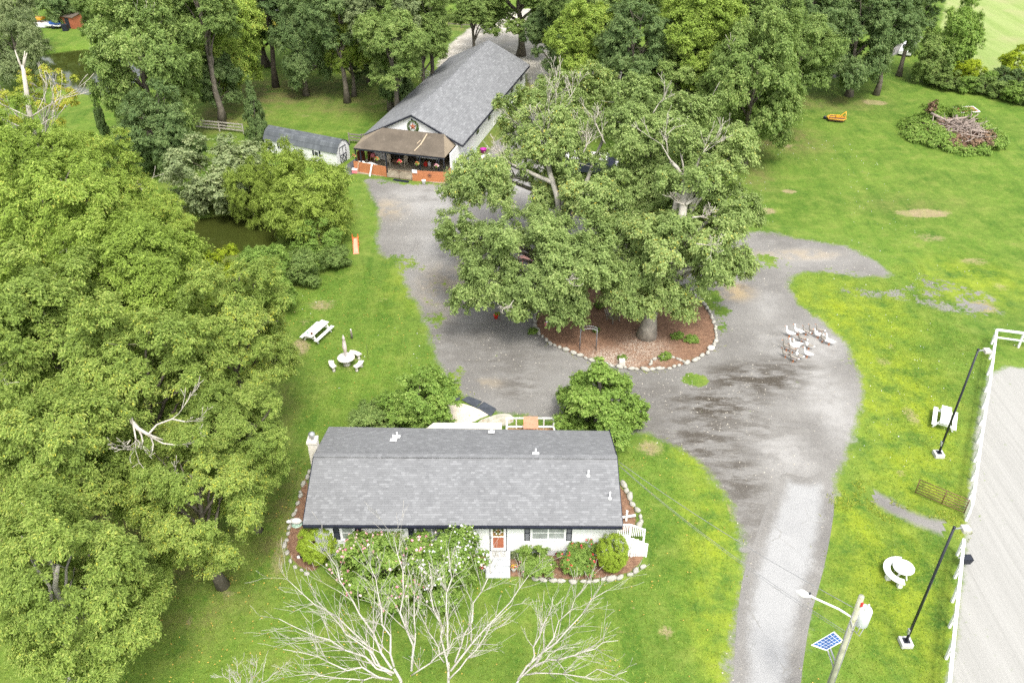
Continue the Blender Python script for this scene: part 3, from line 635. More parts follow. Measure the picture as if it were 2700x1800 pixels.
# broken limb on the hero oak
p0 = D(290, 945, 10.5) - hero.location; mb = MB(); g = random.Random(3)
a0 = p0 + Vector((-.3, .2, .3)); q = [a0, D(318, 985, 10.2) - hero.location, D(345, 1000, 10.0) - hero.location]
mb.tube([D(275, 935, 9.5) - hero.location, *q[1:], D(375, 1010, 9.6) - hero.location], [.12, .10, .08, .04], 8)
for (pts, r) in (([(303, 960), (308, 985), (312, 1008)], .10), ([(315, 980), (325, 1000), (328, 1015)], .09), ([(340, 998), (360, 975), (395, 962), (425, 968)], .10), ([(345, 1000), (352, 1020), (350, 1035)], .07), ([(350, 1005), (375, 1018), (410, 1022)], .08), ([(300, 1010), (292, 1020)], .05), ([(395, 962), (410, 950)], .05), ([(312, 1008), (322, 1018), (318, 1028)], .05)):
    mb.tube([D(x, y, 10.1 - .012 * i) - hero.location for i, (x, y) in enumerate(pts)], [r * .55 * (1 - .5 * i / len(pts)) for i in range(len(pts))], 6); bare_branch(mb, g, D(*pts[-1], 10.0) - hero.location, D(*pts[-1], 10.0) - D(*pts[-2], 10.0) + Vector((0, 0, .2)), 1.0, r * .3, 2, .5, .1, 4, .012)
mb.build('broken_limb', DEADWOOD, hero)
# snag
sn = thing('dead_snag', 'bare white broken tree trunk standing above the yellow-green crowns', 'dead tree', D(97, 372, 0) * 1.0)
b = D(92, 400, 8.0); sn.location = (b.x, b.y, 0); mb = MB()
mb.tube([Vector((0, 0, 0)), D(85, 345, z_at(345 * KD, b.y)) - sn.location, D(67, 255, z_at(255 * KD, b.y)) - sn.location, D(52, 150, z_at(150 * KD, b.y)) - sn.location], [.30, .25, .20, .13], 9)
for e in ((34, 115), (57, 118), (62, 122)):
    mb.tube([D(53, 165, z_at(165 * KD, b.y)) - sn.location, D(52 + (e[0] - 52) * .5, 140, z_at(140 * KD, b.y)) - sn.location, D(*e, z_at(e[1] * KD, b.y)) - sn.location], [.11, .08, .03], 6)
g = random.Random(11)
for y_ in (270, 300, 330):
    for s_ in (-1, 1): bare_branch(mb, g, D(70, y_, z_at(y_ * KD, b.y)) - sn.location, (s_, -.2, .5), 3.2, .07, 2, .5, .1, 4, .02)
mb.build('broken_trunk', DEADWOOD, sn)

# pond-side shrubs and trees
shrub('large dark green shrub beside the dark pond', 492, 395, 106, 3.6, 'pale')
shrub('round yellow-green willow between the shed and the gravel drive', 705, 455, 112, 3.9, 'willow', 'willow', 'willow_shrub')
shrub('feathery olive willow between the dark shrub and the round willow', 575, 440, 52, 3.2, 'willow', 'willow', 'willow_shrub')
shrub('olive green willow rising in front of the white shed windows', 645, 410, 66, 4.2, 'willow', 'willow', 'willow_shrub')
shrub('bright yellow vine-covered bush on the pond bank', 505, 628, 52, 2.4, 'vine')
shrub('vine-draped green bush on the near pond bank', 600, 615, 62, 2.4)
shrub('green bush between the grove and the lawn, below the vine-draped bush', 625, 665, 52, 2.0, 'shrub')
shrub('low green bush on the lawn edge above the picnic table', 695, 612, 48, 1.6, 'mid')
shrub('dark leafy bush in front of the round willow', 732, 543, 52, 1.9)
shrub('low weedy bush beside the orange slide', 770, 590, 34, 1.0, 'mid')
shrub('olive bush hiding the near side of the dark pond', 455, 640, 60, 2.5, 'bright')
shrub('low bush growing between grove and pond bank', 560, 680, 60, 2.5, 'oak')
# trees around the paddock and the far pond
tree('tall mid-green tree in front of the far pond, its trunk showing', 338, 150, 122, 12.5, 'mid', rz=8.5, base=(352, 330), dead=2)
tree('dark lower tree at the foot of the tall pond tree', 372, 300, 82, 4.8, 'dark', rz=4.8)
tree('small dark tree at the edge of the green strip by the pond', 300, 345, 50, 3.0, 'dark', rz=3.4)
tree('yellow-green tree overhanging the paddock at its upper left', 520, 95, 95, 11, 'bright', rz=6.5, base=(497, 240), dead=2)
tree('dark tree under the yellow-green one at the paddock corner', 497, 180, 58, 5, 'dark', rz=3.5)
tree('mid-green tree filling the top left above the pond', 455, 10, 90, 14, 'mid')
tree('slim conical dark tree behind the white shed', 582, 255, 33, 4.2, 'dark', 'cone', rz=4.3, name='conical_tree')
tree('small upright dark tree standing on the green strip by the pond', 229, 268, 17, 2.9, 'dark', 'cone', rz=3.1, name='conical_tree')
G2 = 'trees in the woods at the top of the picture'
U = lambda *a, **k: tree(*a, **{'group': G2, **k})
U('pale rounded willow at the far left beyond the pond', 35, 110, 72, 5, 'pale', 'willow', name='willow_tree')
U('pale weeping tree in the top left corner', 25, 15, 60, 7, 'pale', 'willow', name='willow_tree')
U('dark leaning tree beside the cluttered far bank', 130, -20, 70, 11, 'dark', base=(150, 52), bark=BARK_DARK)
U('green tree at the top between the far bank and the pond tree', 225, 10, 70, 10, 'mid')
U('dark tree at the top edge left of the paddock', 285, -15, 75, 11, 'mid')
U('tall straight bare-stemmed tree in the paddock, crown out of view', 605, -75, 85, 19, 'dark', base=(634, 200), bark=BARK_DARK, tr=.36, rz=6)
U('dark tree with a stout leaning trunk at the paddock back', 585, 40, 80, 11, 'dark', base=(613, 153), bark=BARK_DARK, tr=.5)
U('dark green tree with a bare pale trunk in mid paddock', 700, 92, 72, 10.5, 'dark', rz=6.3, base=(704, 219), tr=.34)
U('dark tree along the top left of the paddock fence', 775, 30, 75, 11, 'dark')
U('olive tree behind the paddock fence', 800, 95, 65, 7, 'bright')
U('low dark tree behind the split-rail paddock fence', 840, 130, 45, 3.5, 'dark', rz=3.8)
U('broad grey-green tree left of the long barn roof', 900, 105, 85, 9.5, 'mid')
U('grey-green tree at the top left of the barn', 880, 25, 80, 12, 'pale')
U('hanging dark boughs of a tree close to the barn roof edge', 912, 175, 42, 4.6, 'dark', rz=4.2)
U('green tree beside the dirt lane behind the barn', 968, 85, 62, 8, 'mid')
U('dark tree at the top above the dirt lane', 985, 0, 60, 12, 'mid')
for x, y, l in ((660, -35, 'a'), (740, -55, 'b'), (840, -50, 'c'), (930, -60, 'd')):
    U('dark tree along the top edge above the paddock', x, y, 85, 12, 'dark')
tree('tall oak with a straight trunk behind the long barn', 1190, -15, 118, 13, 'mid', rz=6, base=(1197, 128), tr=.55, name='oak_tree', bark=BARK)
U('oak branch hanging over the dirt lane top left', 1085, 20, 58, 9, 'mid', rz=2.5)
U('low dark bushy tree right of the oak behind the barn', 1265, 70, 60, 7, 'dark')
U('yellow-green tree right of the barn end', 1345, 90, 88, 11, 'bright')
U('blue-green tree standing below the yellow-green one by the barn', 1300, 135, 55, 7, 'dark')
U('dark green tree in the middle of the far wood', 1455, 95, 88, 12, 'dark')
U('dark low tree in the gap above the old island oaks', 1430, 170, 72, 7, 'dark')
U('tallest bright green tree of the far wood', 1600, 75, 108, 12.5, 'bright')
U('mid-green tree under the bright one in the far wood', 1555, 185, 88, 8, 'mid', dead=2)
U('green tree at the top right of the bright one', 1715, 60, 100, 12, 'mid')
U('large tree with boughs hanging to the field edge', 1735, 195, 120, 8.8, 'mid', rz=8, dead=2)
U('green tree between the hanging boughs and the twin-trunk tree', 1835, 120, 92, 10, 'mid')
U('dark tree at the top above the twin-trunk tree', 1865, 25, 85, 12, 'dark')
U('dark green twin-trunk tree standing alone on the field edge', 1965, 95, 94, 9.5, 'dark', rz=7, base=(1950, 221), tr=.4)
U('dark tree at the top beside the back lane', 2055, 45, 72, 9.5, 'dark')
U('dark tree at the top right near the far pale field', 2110, 0, 60, 10, 'dark')
U('grey-green dense tree above the old island oaks', 1530, 205, 78, 6.5, 'pale')
for x, y in ((1330, -30), (1430, -40), (1530, -45), (1640, -50), (1760, -45), (1880, -55), (1990, -60)):
    U('tree at the back of the wood along the top edge', x, y, 95, 13, 'mid')
G3 = 'bushes of the hedgerow below the far field'
H = lambda *a, **k: shrub(*a, **{'group': G3, **k})
H('tall dark bush at the head of the hedgerow', 2185, 100, 56, 4.6, 'shrub')
H('dark bush left of the hedgerow head', 2140, 130, 42, 3.5, 'mid')
H('upright green bush at the hedgerow top', 2215, 65, 36, 4.5, 'shrub')
H('yellow-green bush in the middle of the hedgerow', 2225, 165, 34, 2.0, 'vine')
H('yellow-green bush at the right end of the hedgerow', 2337, 145, 34, 2.4, 'vine')
for x, y, r, z, m in ((2150, 172, 28, 1.4, 'mid'), (2185, 185, 28, 1.3, 'mid'), (2225, 192, 26, 1.2, 'shrub'), (2262, 196, 26, 1.2, 'mid'), (2298, 204, 26, 1.2, 'mid'), (2335, 212, 28, 1.3, 'shrub'), (2365, 215, 28, 1.4, 'mid'), (2305, 180, 26, 1.6, 'dark'), (2270, 182, 24, 1.3, 'shrub'), (2345, 186, 28, 1.6, 'dark')):
    H('low weedy bush along the foot of the hedgerow', x, y, r, z, m)

# the old oaks on the mulch island
lobed_tree('old oak with a thick grey trunk on the right of the mulch island', (1485, 772), [(1600, 510, 9, 150), (1500, 668, 4.2, 102, .85), (1620, 375, 13, 105), (1660, 600, 6, 72), (1430, 560, 7, 80), (1530, 560, 6.5, 110), (1690, 500, 8.5, 62)], 'white_oak', 21, 190000, 0.20, .55, BARK_PALE, clear=[(1572, 450, 11, 34), (1570, 400, 12.6, 36)], stems=[([(1540, 600, 7), (1568, 490, 10.6), (1574, 430, 11.9), (1572, 400, 12.6)], .34), ([(1573, 415, 12.3), (1555, 385, 13), (1540, 370, 13.4)], .17), ([(1573, 415, 12.3), (1592, 392, 12.9), (1606, 372, 13.4)], .16), ([(1575, 470, 11.2), (1606, 450, 11.6)], .12), ([(1570, 455, 11.4), (1545, 440, 11.8)], .13)],
           dead=[(1545, 375, 13.3, -.5, 0, .7, 3.4, .10), (1600, 380, 13.2, .5, .1, .8, 3.2, .10), (1570, 395, 12.6, .0, .3, 1, 3.2, .13), (1590, 500, 12.3, .8, -.2, .3, 1.6, .1), (1600, 560, 10, .8, -.6, .3, 2, .08), (1572, 470, 11.2, -.7, 0, .3, 1.3, .09)])
lobed_tree('leafy oak on the left side of the mulch island, boughs reaching over gravel', (1328, 700), [(1225, 560, 7.5, 128), (1125, 640, 5, 78), (1335, 600, 7, 92), (1290, 700, 3.6, 62, .8), (1065, 535, 7, 62), (1190, 690, 3.8, 58), (1100, 570, 6.5, 60), (1270, 640, 5.5, 80)], 'white_oak', 22, 150000, 0.20, .42, BARK,
           dead=[(1180, 690, 5, -.6, -.6, -.1, 1.8, .05), (1300, 640, 8, .3, -.8, .2, 1.6, .05)])
lobed_tree('spreading oak with pale forked limbs behind the island, toward the barn', (1292, 560), [(1120, 420, 9, 92), (1265, 290, 13, 88), (1375, 250, 13, 80), (1355, 450, 9, 92), (1190, 300, 11.5, 52), (1225, 430, 8.5, 66), (1060, 430, 8, 52), (1165, 240, 13, 36), (1335, 205, 14.5, 62), (1235, 225, 13.8, 58), (1300, 350, 12, 60), (1210, 360, 11, 50)], 'white_oak', 23, 150000, 0.20, .46, BARK_PALE, clear=[(1275, 430, 9.3, 26), (1240, 400, 10, 22), (1360, 385, 1.5, 24), (1190, 425, .5, 26)], stems=[([(1290, 520, 6.5), (1278, 445, 9.0), (1262, 395, 10.4), (1258, 360, 11.4)], .25), ([(1285, 490, 7.4), (1300, 440, 9.2), (1312, 400, 10.3), (1320, 375, 11)], .16), ([(1270, 420, 9.7), (1225, 400, 10.2), (1195, 385, 10.6)], .18), ([(1300, 520, 6.5), (1335, 450, 8.8), (1365, 370, 11.2), (1385, 320, 12.6)], .19), ([(1262, 400, 10.3), (1250, 350, 11.7), (1262, 300, 13.2)], .14)],
           dead=[(1258, 360, 11.4, -.2, 0, 1, 4.2, .10), (1320, 375, 11, .2, 0, 1, 3.6, .09), (1195, 385, 10.6, -1, .2, .4, 3.4, .09), (1262, 300, 13.2, .1, 0, 1, 3.4, .08), (1280, 250, 14.5, -.3, 0, 1, 3.0, .09), (1215, 300, 12.5, -.9, 0, .4, 2.8, .08), (1190, 370, 10.5, -1, 0, .3, 2.6, .08), (1300, 235, 15, .5, 0, .8, 2.6, .08), (1340, 350, 12.5, .3, .3, .9, 3, .09)])
lobed_tree('pale-topped oak at the back of the island beside the field', (1450, 590), [(1470, 300, 13.5, 95), (1440, 420, 9.5, 88), (1560, 300, 13, 78), (1520, 410, 10, 85), (1460, 235, 15, 60), (1590, 250, 14.5, 56)], 'white_oak', 24, 110000, 0.20, .45, BARK_PALE, clear=[(1362, 385, 1.5, 22), (1430, 462, 1, 12)], dead=[(1390, 330, 13, -.5, 0, .8, 3.4, .1), (1500, 260, 15, .4, 0, .9, 2.6, .08)])
# shrubs and small trees at the house
tree('dense green conical tree at the right rear corner of the white house', 1374, 912, 132, 2.55, 'shrub', 'cone', rz=3.35, name='conical_tree', base=(1372, 985))
shrub('big round green shrub behind the house beside the patio', 960, 920, 80, 2.2, 'shrub', name='round_shrub')
shrub('low spreading green shrub behind the left end of the house', 855, 967, 60, 1.3, 'mid', name='low_shrub')
shrub('clipped rounded shrub at the left front corner of the house', 727, 1247, 47, 1.25, 'box', 'dome', 'clipped_shrub', rz=1.35)
shrub('clipped conical evergreen at the right front corner of the house', 1406, 1268, 40, 1.2, 'box', 'dome', 'clipped_shrub', rz=1.35)
# ------------------------------------------------------------------ building materials
def shingles(name, lo, hi, tab=0.30, row=0.145, axis='x', pos=False, vmul=1.05, light=0.3):
    t = NT(name); v = t.pos() if pos else t.objco()
    sx = t.n('SeparateXYZ'); t.l(v, sx.inputs[0])
    a, b = (sx.outputs[0], sx.outputs[1]) if axis == 'x' else (sx.outputs[1], sx.outputs[0])
    if axis == 'z': a, b = sx.outputs[0], t.math('SUBTRACT', sx.outputs[1], sx.outputs[2])
    y = t.math('MULTIPLY', b, vmul / row); r = t.math('FLOOR', y); fr = t.math('FRACT', y)
    w1 = t.n('TexWhiteNoise', noise_dimensions='1D'); t.l(r, w1.inputs['W'])
    x = t.math('ADD', t.math('MULTIPLY', a, 1 / tab), t.math('MULTIPLY', w1.outputs[0], 7.3))
    cx = t.math('FLOOR', x); cmb = t.n('CombineXYZ'); t.l(cx, cmb.inputs[0]); t.l(r, cmb.inputs[1])
    w2 = t.n('TexWhiteNoise', noise_dimensions='3D'); t.l(cmb.outputs[0], w2.inputs['Vector'])
    x3 = t.math('FLOOR', t.math('MULTIPLY', x, 0.55)); c3 = t.n('CombineXYZ'); t.l(x3, c3.inputs[0]); t.l(r, c3.inputs[1]); c3.inputs[2].default_value = 5
    w3 = t.n('TexWhiteNoise', noise_dimensions='3D'); t.l(c3.outputs[0], w3.inputs['Vector'])
    f = t.math('ADD', t.math('MULTIPLY', w2.outputs[0], 0.55), t.math('MULTIPLY', w3.outputs[0], 0.45))
    c = t.mix(f, lo, hi)
    c = t.mix(t.rng(w2.outputs[0], 0.84, 0.88, 0, light, False), c, tuple(min(1, q * 1.45) for q in hi))
    big = t.noise(v, 0.5, 4); c = t.mix(t.rng(big, 0.4, 0.7, 0, 0.2), c, tuple(q * 1.25 for q in hi))
    edge = t.math('MAXIMUM', t.rng(fr, 0.16, 0.02, 0, 1, False), t.rng(t.math('FRACT', x), 0.05, 0.0, 0, 0.7, False))  # shadow line along each course painted into the colour; tab joints dark too
    c = t.mix(t.math('MULTIPLY', edge, 0.6), c, tuple(q * 0.35 for q in lo))
    g = t.noise(v, 40, 2); h = t.math('ADD', t.math('MULTIPLY', fr, -0.6), t.math('MULTIPLY', g, 0.3))
    t.principled(c, 0.9, 0, t.bump(h, 0.5, 0.012), 0.2)
    return t.m
def siding(name, col, row=0.11, vertical=False):
    t = NT(name); v = t.objco(); sx = t.n('SeparateXYZ'); t.l(v, sx.inputs[0])
    fr = t.math('FRACT', t.math('MULTIPLY', sx.outputs[0] if vertical else sx.outputs[2], 1 / row))
    n = t.noise(v, 1.2, 4); c = t.mix(t.rng(n, 0.3, 0.7), tuple(q * 0.93 for q in col), col)
    c = t.mix(t.rng(fr, 0.14, 0.0, 0, 0.35, False), c, tuple(q * 0.6 for q in col))
    t.principled(c, 0.55, 0, t.bump(fr, 0.4, 0.012), 0.3); return t.m
M_ROOF = shingles('grey_shingles', (0.150, 0.152, 0.156), (0.205, 0.208, 0.212), 0.22, 0.143, light=0.25)
M_ROOF_BARN = shingles('barn_shingles', (0.155, 0.158, 0.164), (0.222, 0.226, 0.232), 0.42, 0.22, 'y', False, 1.1, 0.25)
M_ROOF_SHED = shingles('shed_shingles', (0.070, 0.078, 0.086), (0.115, 0.125, 0.133), 0.32, 0.16, 'z', False, 1.0, 0.2)
M_SIDING = siding('white_siding', (0.80, 0.80, 0.79)); M_BARNWALL = siding('white_barn_board', (0.78, 0.78, 0.77), 0.3, True)
M_SKIRT = plain('pale_grey_skirting', (0.55, 0.56, 0.57), 0.7); M_WHITE = plain('white_paint', (0.80, 0.80, 0.79), 0.45, 0, 0.05)
M_WORNWHITE = plain('worn_white_paint', (0.74, 0.73, 0.70), 0.6, 0, 0.1, 4, 0.3, 0.2, ((0.5, 0.46, 0.4), 0.5))
M_BLACK = plain('black_trim', (0.016, 0.018, 0.030), 0.4, 0, 0.3); M_NAVY = plain('dark_shutter', (0.022, 0.026, 0.036), 0.5, 0, 0.3, 14)
M_SHUT = plain('louvred_shutter', (0.13, 0.135, 0.145), 0.6, 0, 0.45, 40); M_GLASS = plain('window_glass', (0.30, 0.32, 0.31), 0.1, 0, 0.3, 1.5, 0.6)
M_DARKGLASS = plain('dark_window_glass', (0.05, 0.055, 0.06), 0.08, 0, 0.4, 1.5, 0.6)
M_RUST = plain('rust_red_door', (0.36, 0.115, 0.06), 0.5, 0, 0.15); M_AMBER = plain('amber_door_glass', (0.30, 0.16, 0.05), 0.2, 0, 0.5, 9)
M_CONC = plain('concrete', (0.50, 0.495, 0.475), 0.9, 0, 0.12, 2, 0.2, 0.3, ((0.34, 0.33, 0.30), 0.5)); M_CREAM = plain('cream_concrete', (0.62, 0.55, 0.44), 0.9, 0, 0.08, 1.5, 0.2, 0.2, ((0.48, 0.40, 0.30), 0.4))
M_STEPS = plain('grey_painted_steps', (0.46, 0.47, 0.48), 0.75, 0, 0.12, 3, 0.2, 0.2)
M_SLATE = plain('dark_slate_mat', (0.055, 0.062, 0.075), 0.8, 0, 0.3, 4); M_STONE = plain('grey_field_stone', (0.36, 0.345, 0.30), 0.9, 0, 0.3, 5, 0.2, 0.6, ((0.2, 0.21, 0.13), 0.5))
M_FLOOR = plain('porch_concrete', (0.27, 0.235, 0.17), 0.7, 0, 0.25, 0.8, 0.3, 0.1, ((0.42, 0.39, 0.32), 0.6)); M_BROWNROOF = plain('weathered_brown_roofing', (0.112, 0.092, 0.070), 0.85, 0, 0.22, 0.7, 0.25, 0.3, ((0.19, 0.16, 0.125), 0.55))
M_BROWNEDGE = plain('pale_brown_roofing', (0.24, 0.195, 0.14), 0.85, 0, 0.15, 1.5); M_CRACK = plain('tan_roof_patch', (0.45, 0.36, 0.25), 0.8)
M_PANEL = plain('orange_brown_boards', (0.47, 0.185, 0.085), 0.55, 0, 0.10, 1.2); M_WOOD = plain('weathered_fence_wood', (0.20, 0.18, 0.15), 0.9, 0, 0.35, 3, 0.2, 0.4)
M_DECK = plain('stained_deck_boards', (0.30, 0.165, 0.07), 0.7, 0, 0.35, 6); M_STEEL = plain('galvanised_steel', (0.45, 0.46, 0.47), 0.4, 0.6, 0.2, 2); M_TANK = plain('grey_tank_paint', (0.36, 0.39, 0.42), 0.4, 0, 0.12, 2)
M_RED = plain('red_plastic', (0.62, 0.03, 0.02), 0.4); M_ORANGE = plain('orange_plastic', (0.72, 0.13, 0.035), 0.4, 0, 0.15, 3, 0.4, 0, ((0.75, 0.42, 0.3), 0.6)); M_PORANGE = plain('faded_orange_canvas', (.55, .24, .15), .6, 0, .15, 4); M_PINK = plain('pink_plastic', (0.72, 0.22, 0.25), 0.5); M_PURPLE = plain('purple_plastic', (0.42, 0.03, 0.30), 0.4)
M_YELLOW = plain('yellow_paint', (0.62, 0.33, 0.03), 0.5, 0, 0.3, 5); M_BROWNRUST = plain('rusty_brown_steel', (0.16, 0.085, 0.05), 0.7, 0.2, 0.35, 6); M_GREENMETAL = plain('green_metal', (0.04, 0.12, 0.07), 0.5); M_BLUE = plain('blue_tarp', (0.03, 0.10, 0.34), 0.5, 0, 0.3)
M_WOODPOLE = plain('weathered_utility_pole', (0.36, 0.36, 0.27), 0.9, 0, 0.25, 3, 0.1, 0.5, ((0.22, 0.25, 0.06), 0.7)); M_CABLE = plain('grey_cable', (0.25, 0.25, 0.26), 0.6); M_BLACKPOLE = plain('chipped_black_paint', (0.014, 0.016, 0.024), 0.35, 0, 0.4, 8, 0.5)
M_TEAL = plain('green_ceramic', (0.30, 0.42, 0.34), 0.4, 0, 0.3, 9)
def flower_mat(name, cols):
    t = NT(name); cr = t.n('ValToRGB'); t.l(t.attr('tint'), cr.inputs[0]); cr.color_ramp.interpolation = 'CONSTANT'
    e = cr.color_ramp.elements
    for i, c in enumerate(cols):
        x = e[i] if i < 2 else e.new(i / len(cols)); x.position = i / len(cols); x.color = (*c, 1)
    t.principled(cr.outputs[0], 0.6, 0, None, 0.2); return t.m
M_FLPINK = flower_mat('pink_blossoms', [(0.72, 0.36, 0.42), (0.80, 0.58, 0.60), (0.70, 0.28, 0.36)])
M_FLWHITE = flower_mat('white_blossoms', [(0.80, 0.78, 0.80), (0.74, 0.70, 0.76), (0.78, 0.66, 0.70)])
M_FLROSE = flower_mat('red_roses', [(0.68, 0.05, 0.09), (0.74, 0.16, 0.19), (0.60, 0.03, 0.06)])
M_FLMIX = flower_mat('mixed_flowers', [(0.72, 0.06, 0.05), (0.75, 0.55, 0.04), (0.78, 0.32, 0.40), (0.10, 0.20, 0.03), (0.12, 0.22, 0.03)])

def leaf_part(parent, name, pts, r, n, ls, mat, seed, flat=0.8):
    rg = np.random.default_rng(seed); C = np.array([tuple(p) for p in pts]); V, Q, t = leaves(rg, C, np.full(len(C), r) if not hasattr(r, '__len__') else np.array(r), n, ls, 0.65, flat=flat)
    if mat.name.endswith(('blossoms', 'roses', 'flowers')): t = rg.random(len(Q)) * 0.99
    return link(name, np_mesh(name, V, Q, t), parent, [mat])
def blossoms(parent, crown_o, kind, i, n, size, mat, seed, zmin=-0.3):
    """five-petal tufts on the outside of a crown"""
    rg = np.random.default_rng(seed); V, Q, t, C, r = LIB[(kind, i)]; P = V.reshape(-1, 4, 3).mean(1); rad = np.linalg.norm(P, axis=1)
    ok = np.where((rad > 0.78) & (P[:, 2] > zmin))[0]; pick = rg.choice(ok, n, replace=False); M = crown_o.matrix_basis
    vs = []; tint = []
    for k in pick:
        c = M @ Vector(P[k] * 1.03); s = size * rg.uniform(.7, 1.3); tt = rg.random() * .99
        for _ in range(6):
            d = unit(rg, 1)[0]; e = unit(rg, 1)[0]; e = e - d * (d @ e); e /= np.linalg.norm(e); f = np.cross(d, e); c0 = np.array(c) + d * s * .35
            vs += [c0 - e * s * .5, c0 + f * s * .4, c0 + e * s * .5, c0 - f * s * .4]; tint.append(tt)
    me = np_mesh('blossoms', np.array(vs), np.arange(len(vs)).reshape(-1, 4), np.array(tint)); o = link('blossoms', me, parent, [mat]); o['kind'] = 'stuff'
    return o

class WB(MB):
    """MB in world coordinates for a thing whose Empty is not rotated"""
    def part(self, name, mat, parent, bevel=0.0):
        k = parent.matrix_basis.translation.copy() if parent.parent is None else parent.parent.matrix_basis.translation.copy()
        self.v = [tuple(Vector(p) - k) for p in self.v]; return self.build(name, mat, parent, bevel)

# ------------------------------------------------------------------ the white house
hs = thing('ranch_house', 'long white single-storey house with grey shingle roof and black shutters', 'house', (-2.6, 36.6, 0))
HX0, HX1, HY0, HY1 = -11.0, 5.85, 33.05, 40.2
w = WB(); w.box(HX0, HX1, HY0, HY1, 0.45, 2.78)
ry, rz = 36.8, 4.22                                        # ridge
w.add([(HX0, HY0, 2.78), (HX0, HY1, 2.78), (HX0, ry, 4.1)], [(0, 2, 1)]); w.add([(HX1, HY0, 2.78), (HX1, HY1, 2.78), (HX1, ry, 4.1)], [(0, 1, 2)])
w.part('wall', M_SIDING, hs)
w = WB(); w.box(HX0 + .04, HX1 - .04, HY0 + .03, HY1 - .03, 0, 0.45); w.part('skirting', M_SKIRT, hs)
w = WB(); w.box(2.42, 2.72, HY0 - .0, HY0 + .06, .12, .27); w.part('crawl_vent', M_NAVY, hs)
w = WB(); RX0, RX1 = -11.4, 6.02
w.slab([(RX0, 32.72, 2.93), (RX1, 32.62, 2.93), (RX1, ry - .14, rz + .02), (RX0, ry + .02, rz + .02)], .09)
w.slab([(RX0, ry + .02, rz + .02), (RX1, ry - .14, rz + .02), (RX1, 40.45, 2.93), (RX0, 40.85, 2.93)], .09)
w.bar((RX0, ry + .01, rz + .035), (RX1, ry - .15, rz + .035), .30, .05)
roof = w.part('roof', M_ROOF, hs)
w = WB(); w.bar((RX0 + .01, 32.67, 2.82), (RX1 - .01, 32.57, 2.82), .12, .13); w.part('gutter', M_BLACK, roof)
w = WB()
for X in (RX0 + .0, RX1 - .0):
    w = WB(); s_ = -1 if X < 0 else 1
    w.bar((X + .02 * s_, 32.72, 2.83), (X + .02 * s_, ry - .05, rz - .08), .05, .16); w.bar((X + .02 * s_, ry - .05, rz - .08), (X + .02 * s_, 40.6, 2.83), .05, .16); w.part('rake_board', M_BLACK, roof)
def window(x0, x1, z0, z1, n=1, glass=M_GLASS):
    w = WB(); y = HY0 - .03; fw = .07
    w.box(x0, x1, y, HY0 + .02, z1 - fw, z1); w.box(x0, x1, y, HY0 + .02, z0, z0 + fw); w.box(x0 - .03, x1 + .03, y - .05, HY0 + .02, z0 - .05, z0 - .002)
    for i in range(n + 1):
        xx = x0 + (x1 - x0 - fw) * i / n; w.box(xx, xx + fw, y, HY0 + .02, z0 + fw, z1 - fw)
    w.box(x0 + fw, x1 - fw, y + .012, HY0 + .018, (z0 + z1) / 2 - .025, (z0 + z1) / 2 + .025)
    f = w.part('window', M_WHITE, hs)
    w = WB(); w.box(x0 + .02, x1 - .02, HY0 - .012, HY0 + .01, z0 + .02, z1 - .02); w.part('pane', glass, f)
def shutter(x0, x1, z0, z1, m):
    w = WB(); y0 = HY0 - .045; b = .045
    w.box(x0, x0 + b, y0, HY0 - .002, z0, z1); w.box(x1 - b, x1, y0, HY0 - .002, z0, z1)
    for zz in (z0, (z0 + z1) / 2, z1 - b): w.box(x0 + b, x1 - b, y0 + .004, HY0 - .004, zz, zz + b)
    s = w.part('shutter', M_BLACK, hs)
    w = WB()
    k = 16
    for i in range(k): z = z0 + .05 + (z1 - z0 - .1) * i / k; w.slab([(x0 + b, y0 + .012, z), (x1 - b, y0 + .012, z), (x1 - b, HY0 - .012, z + .05), (x0 + b, HY0 - .012, z + .05)], .008)
    w.part('louvres', m, s)
window(-9.48, -8.76, 1.38, 2.46, 1); shutter(-9.90, -9.56, 1.42, 2.5, M_NAVY); shutter(-8.68, -8.34, 1.42, 2.5, M_NAVY)
window(-5.36, -3.52, 1.38, 2.46, 2); shutter(-5.74, -5.42, 1.42, 2.5, M_NAVY); shutter(-3.46, -3.14, 1.42, 2.5, M_SHUT)
window(1.06, 2.96, 1.38, 2.46, 2); shutter(.69, 1.0, 1.33, 2.47, M_SHUT); shutter(3.02, 3.33, 1.33, 2.47, M_SHUT)
w = WB(); dx0, dx1 = -1.24, -.28
w.box(dx0, dx0 + .05, HY0 - .05, HY0 - .003, .55, 2.6); w.box(dx1 - .05, dx1, HY0 - .05, HY0 - .003, .55, 2.6); w.box(dx0, dx1, HY0 - .06, HY0 - .003, .50, .55); w.part('door_frame', M_BLACK, hs)
w = WB(); a, b = dx0 + .05, dx1 - .05
w.box(a, a + .13, HY0 - .07, HY0 - .004, .56, 2.6); w.box(b - .13, b, HY0 - .07, HY0 - .004, .56, 2.6); w.box(a + .13, b - .13, HY0 - .068, HY0 - .004, .56, .74); w.box(a + .13, b - .13, HY0 - .068, HY0 - .004, 1.62, 1.70); w.box(a + .13, b - .13, HY0 - .068, HY0 - .004, 2.44, 2.6)
dr = w.part('door', M_WHITE, hs)
w = WB(); w.box(a + .13, b - .13, HY0 - .05, HY0 - .006, .74, 1.62); w.part('lower_panel', M_RUST, dr)
w = WB(); w.box(a + .13, b - .13, HY0 - .05, HY0 - .006, 1.70, 2.44); w.part('amber_glass', M_AMBER, dr)
w = WB(); w.bar((a + .05, HY0 - .11, 1.55), (a + .05, HY0 - .11, 1.72), .03, .03); w.part('handle', M_BLACK, dr)
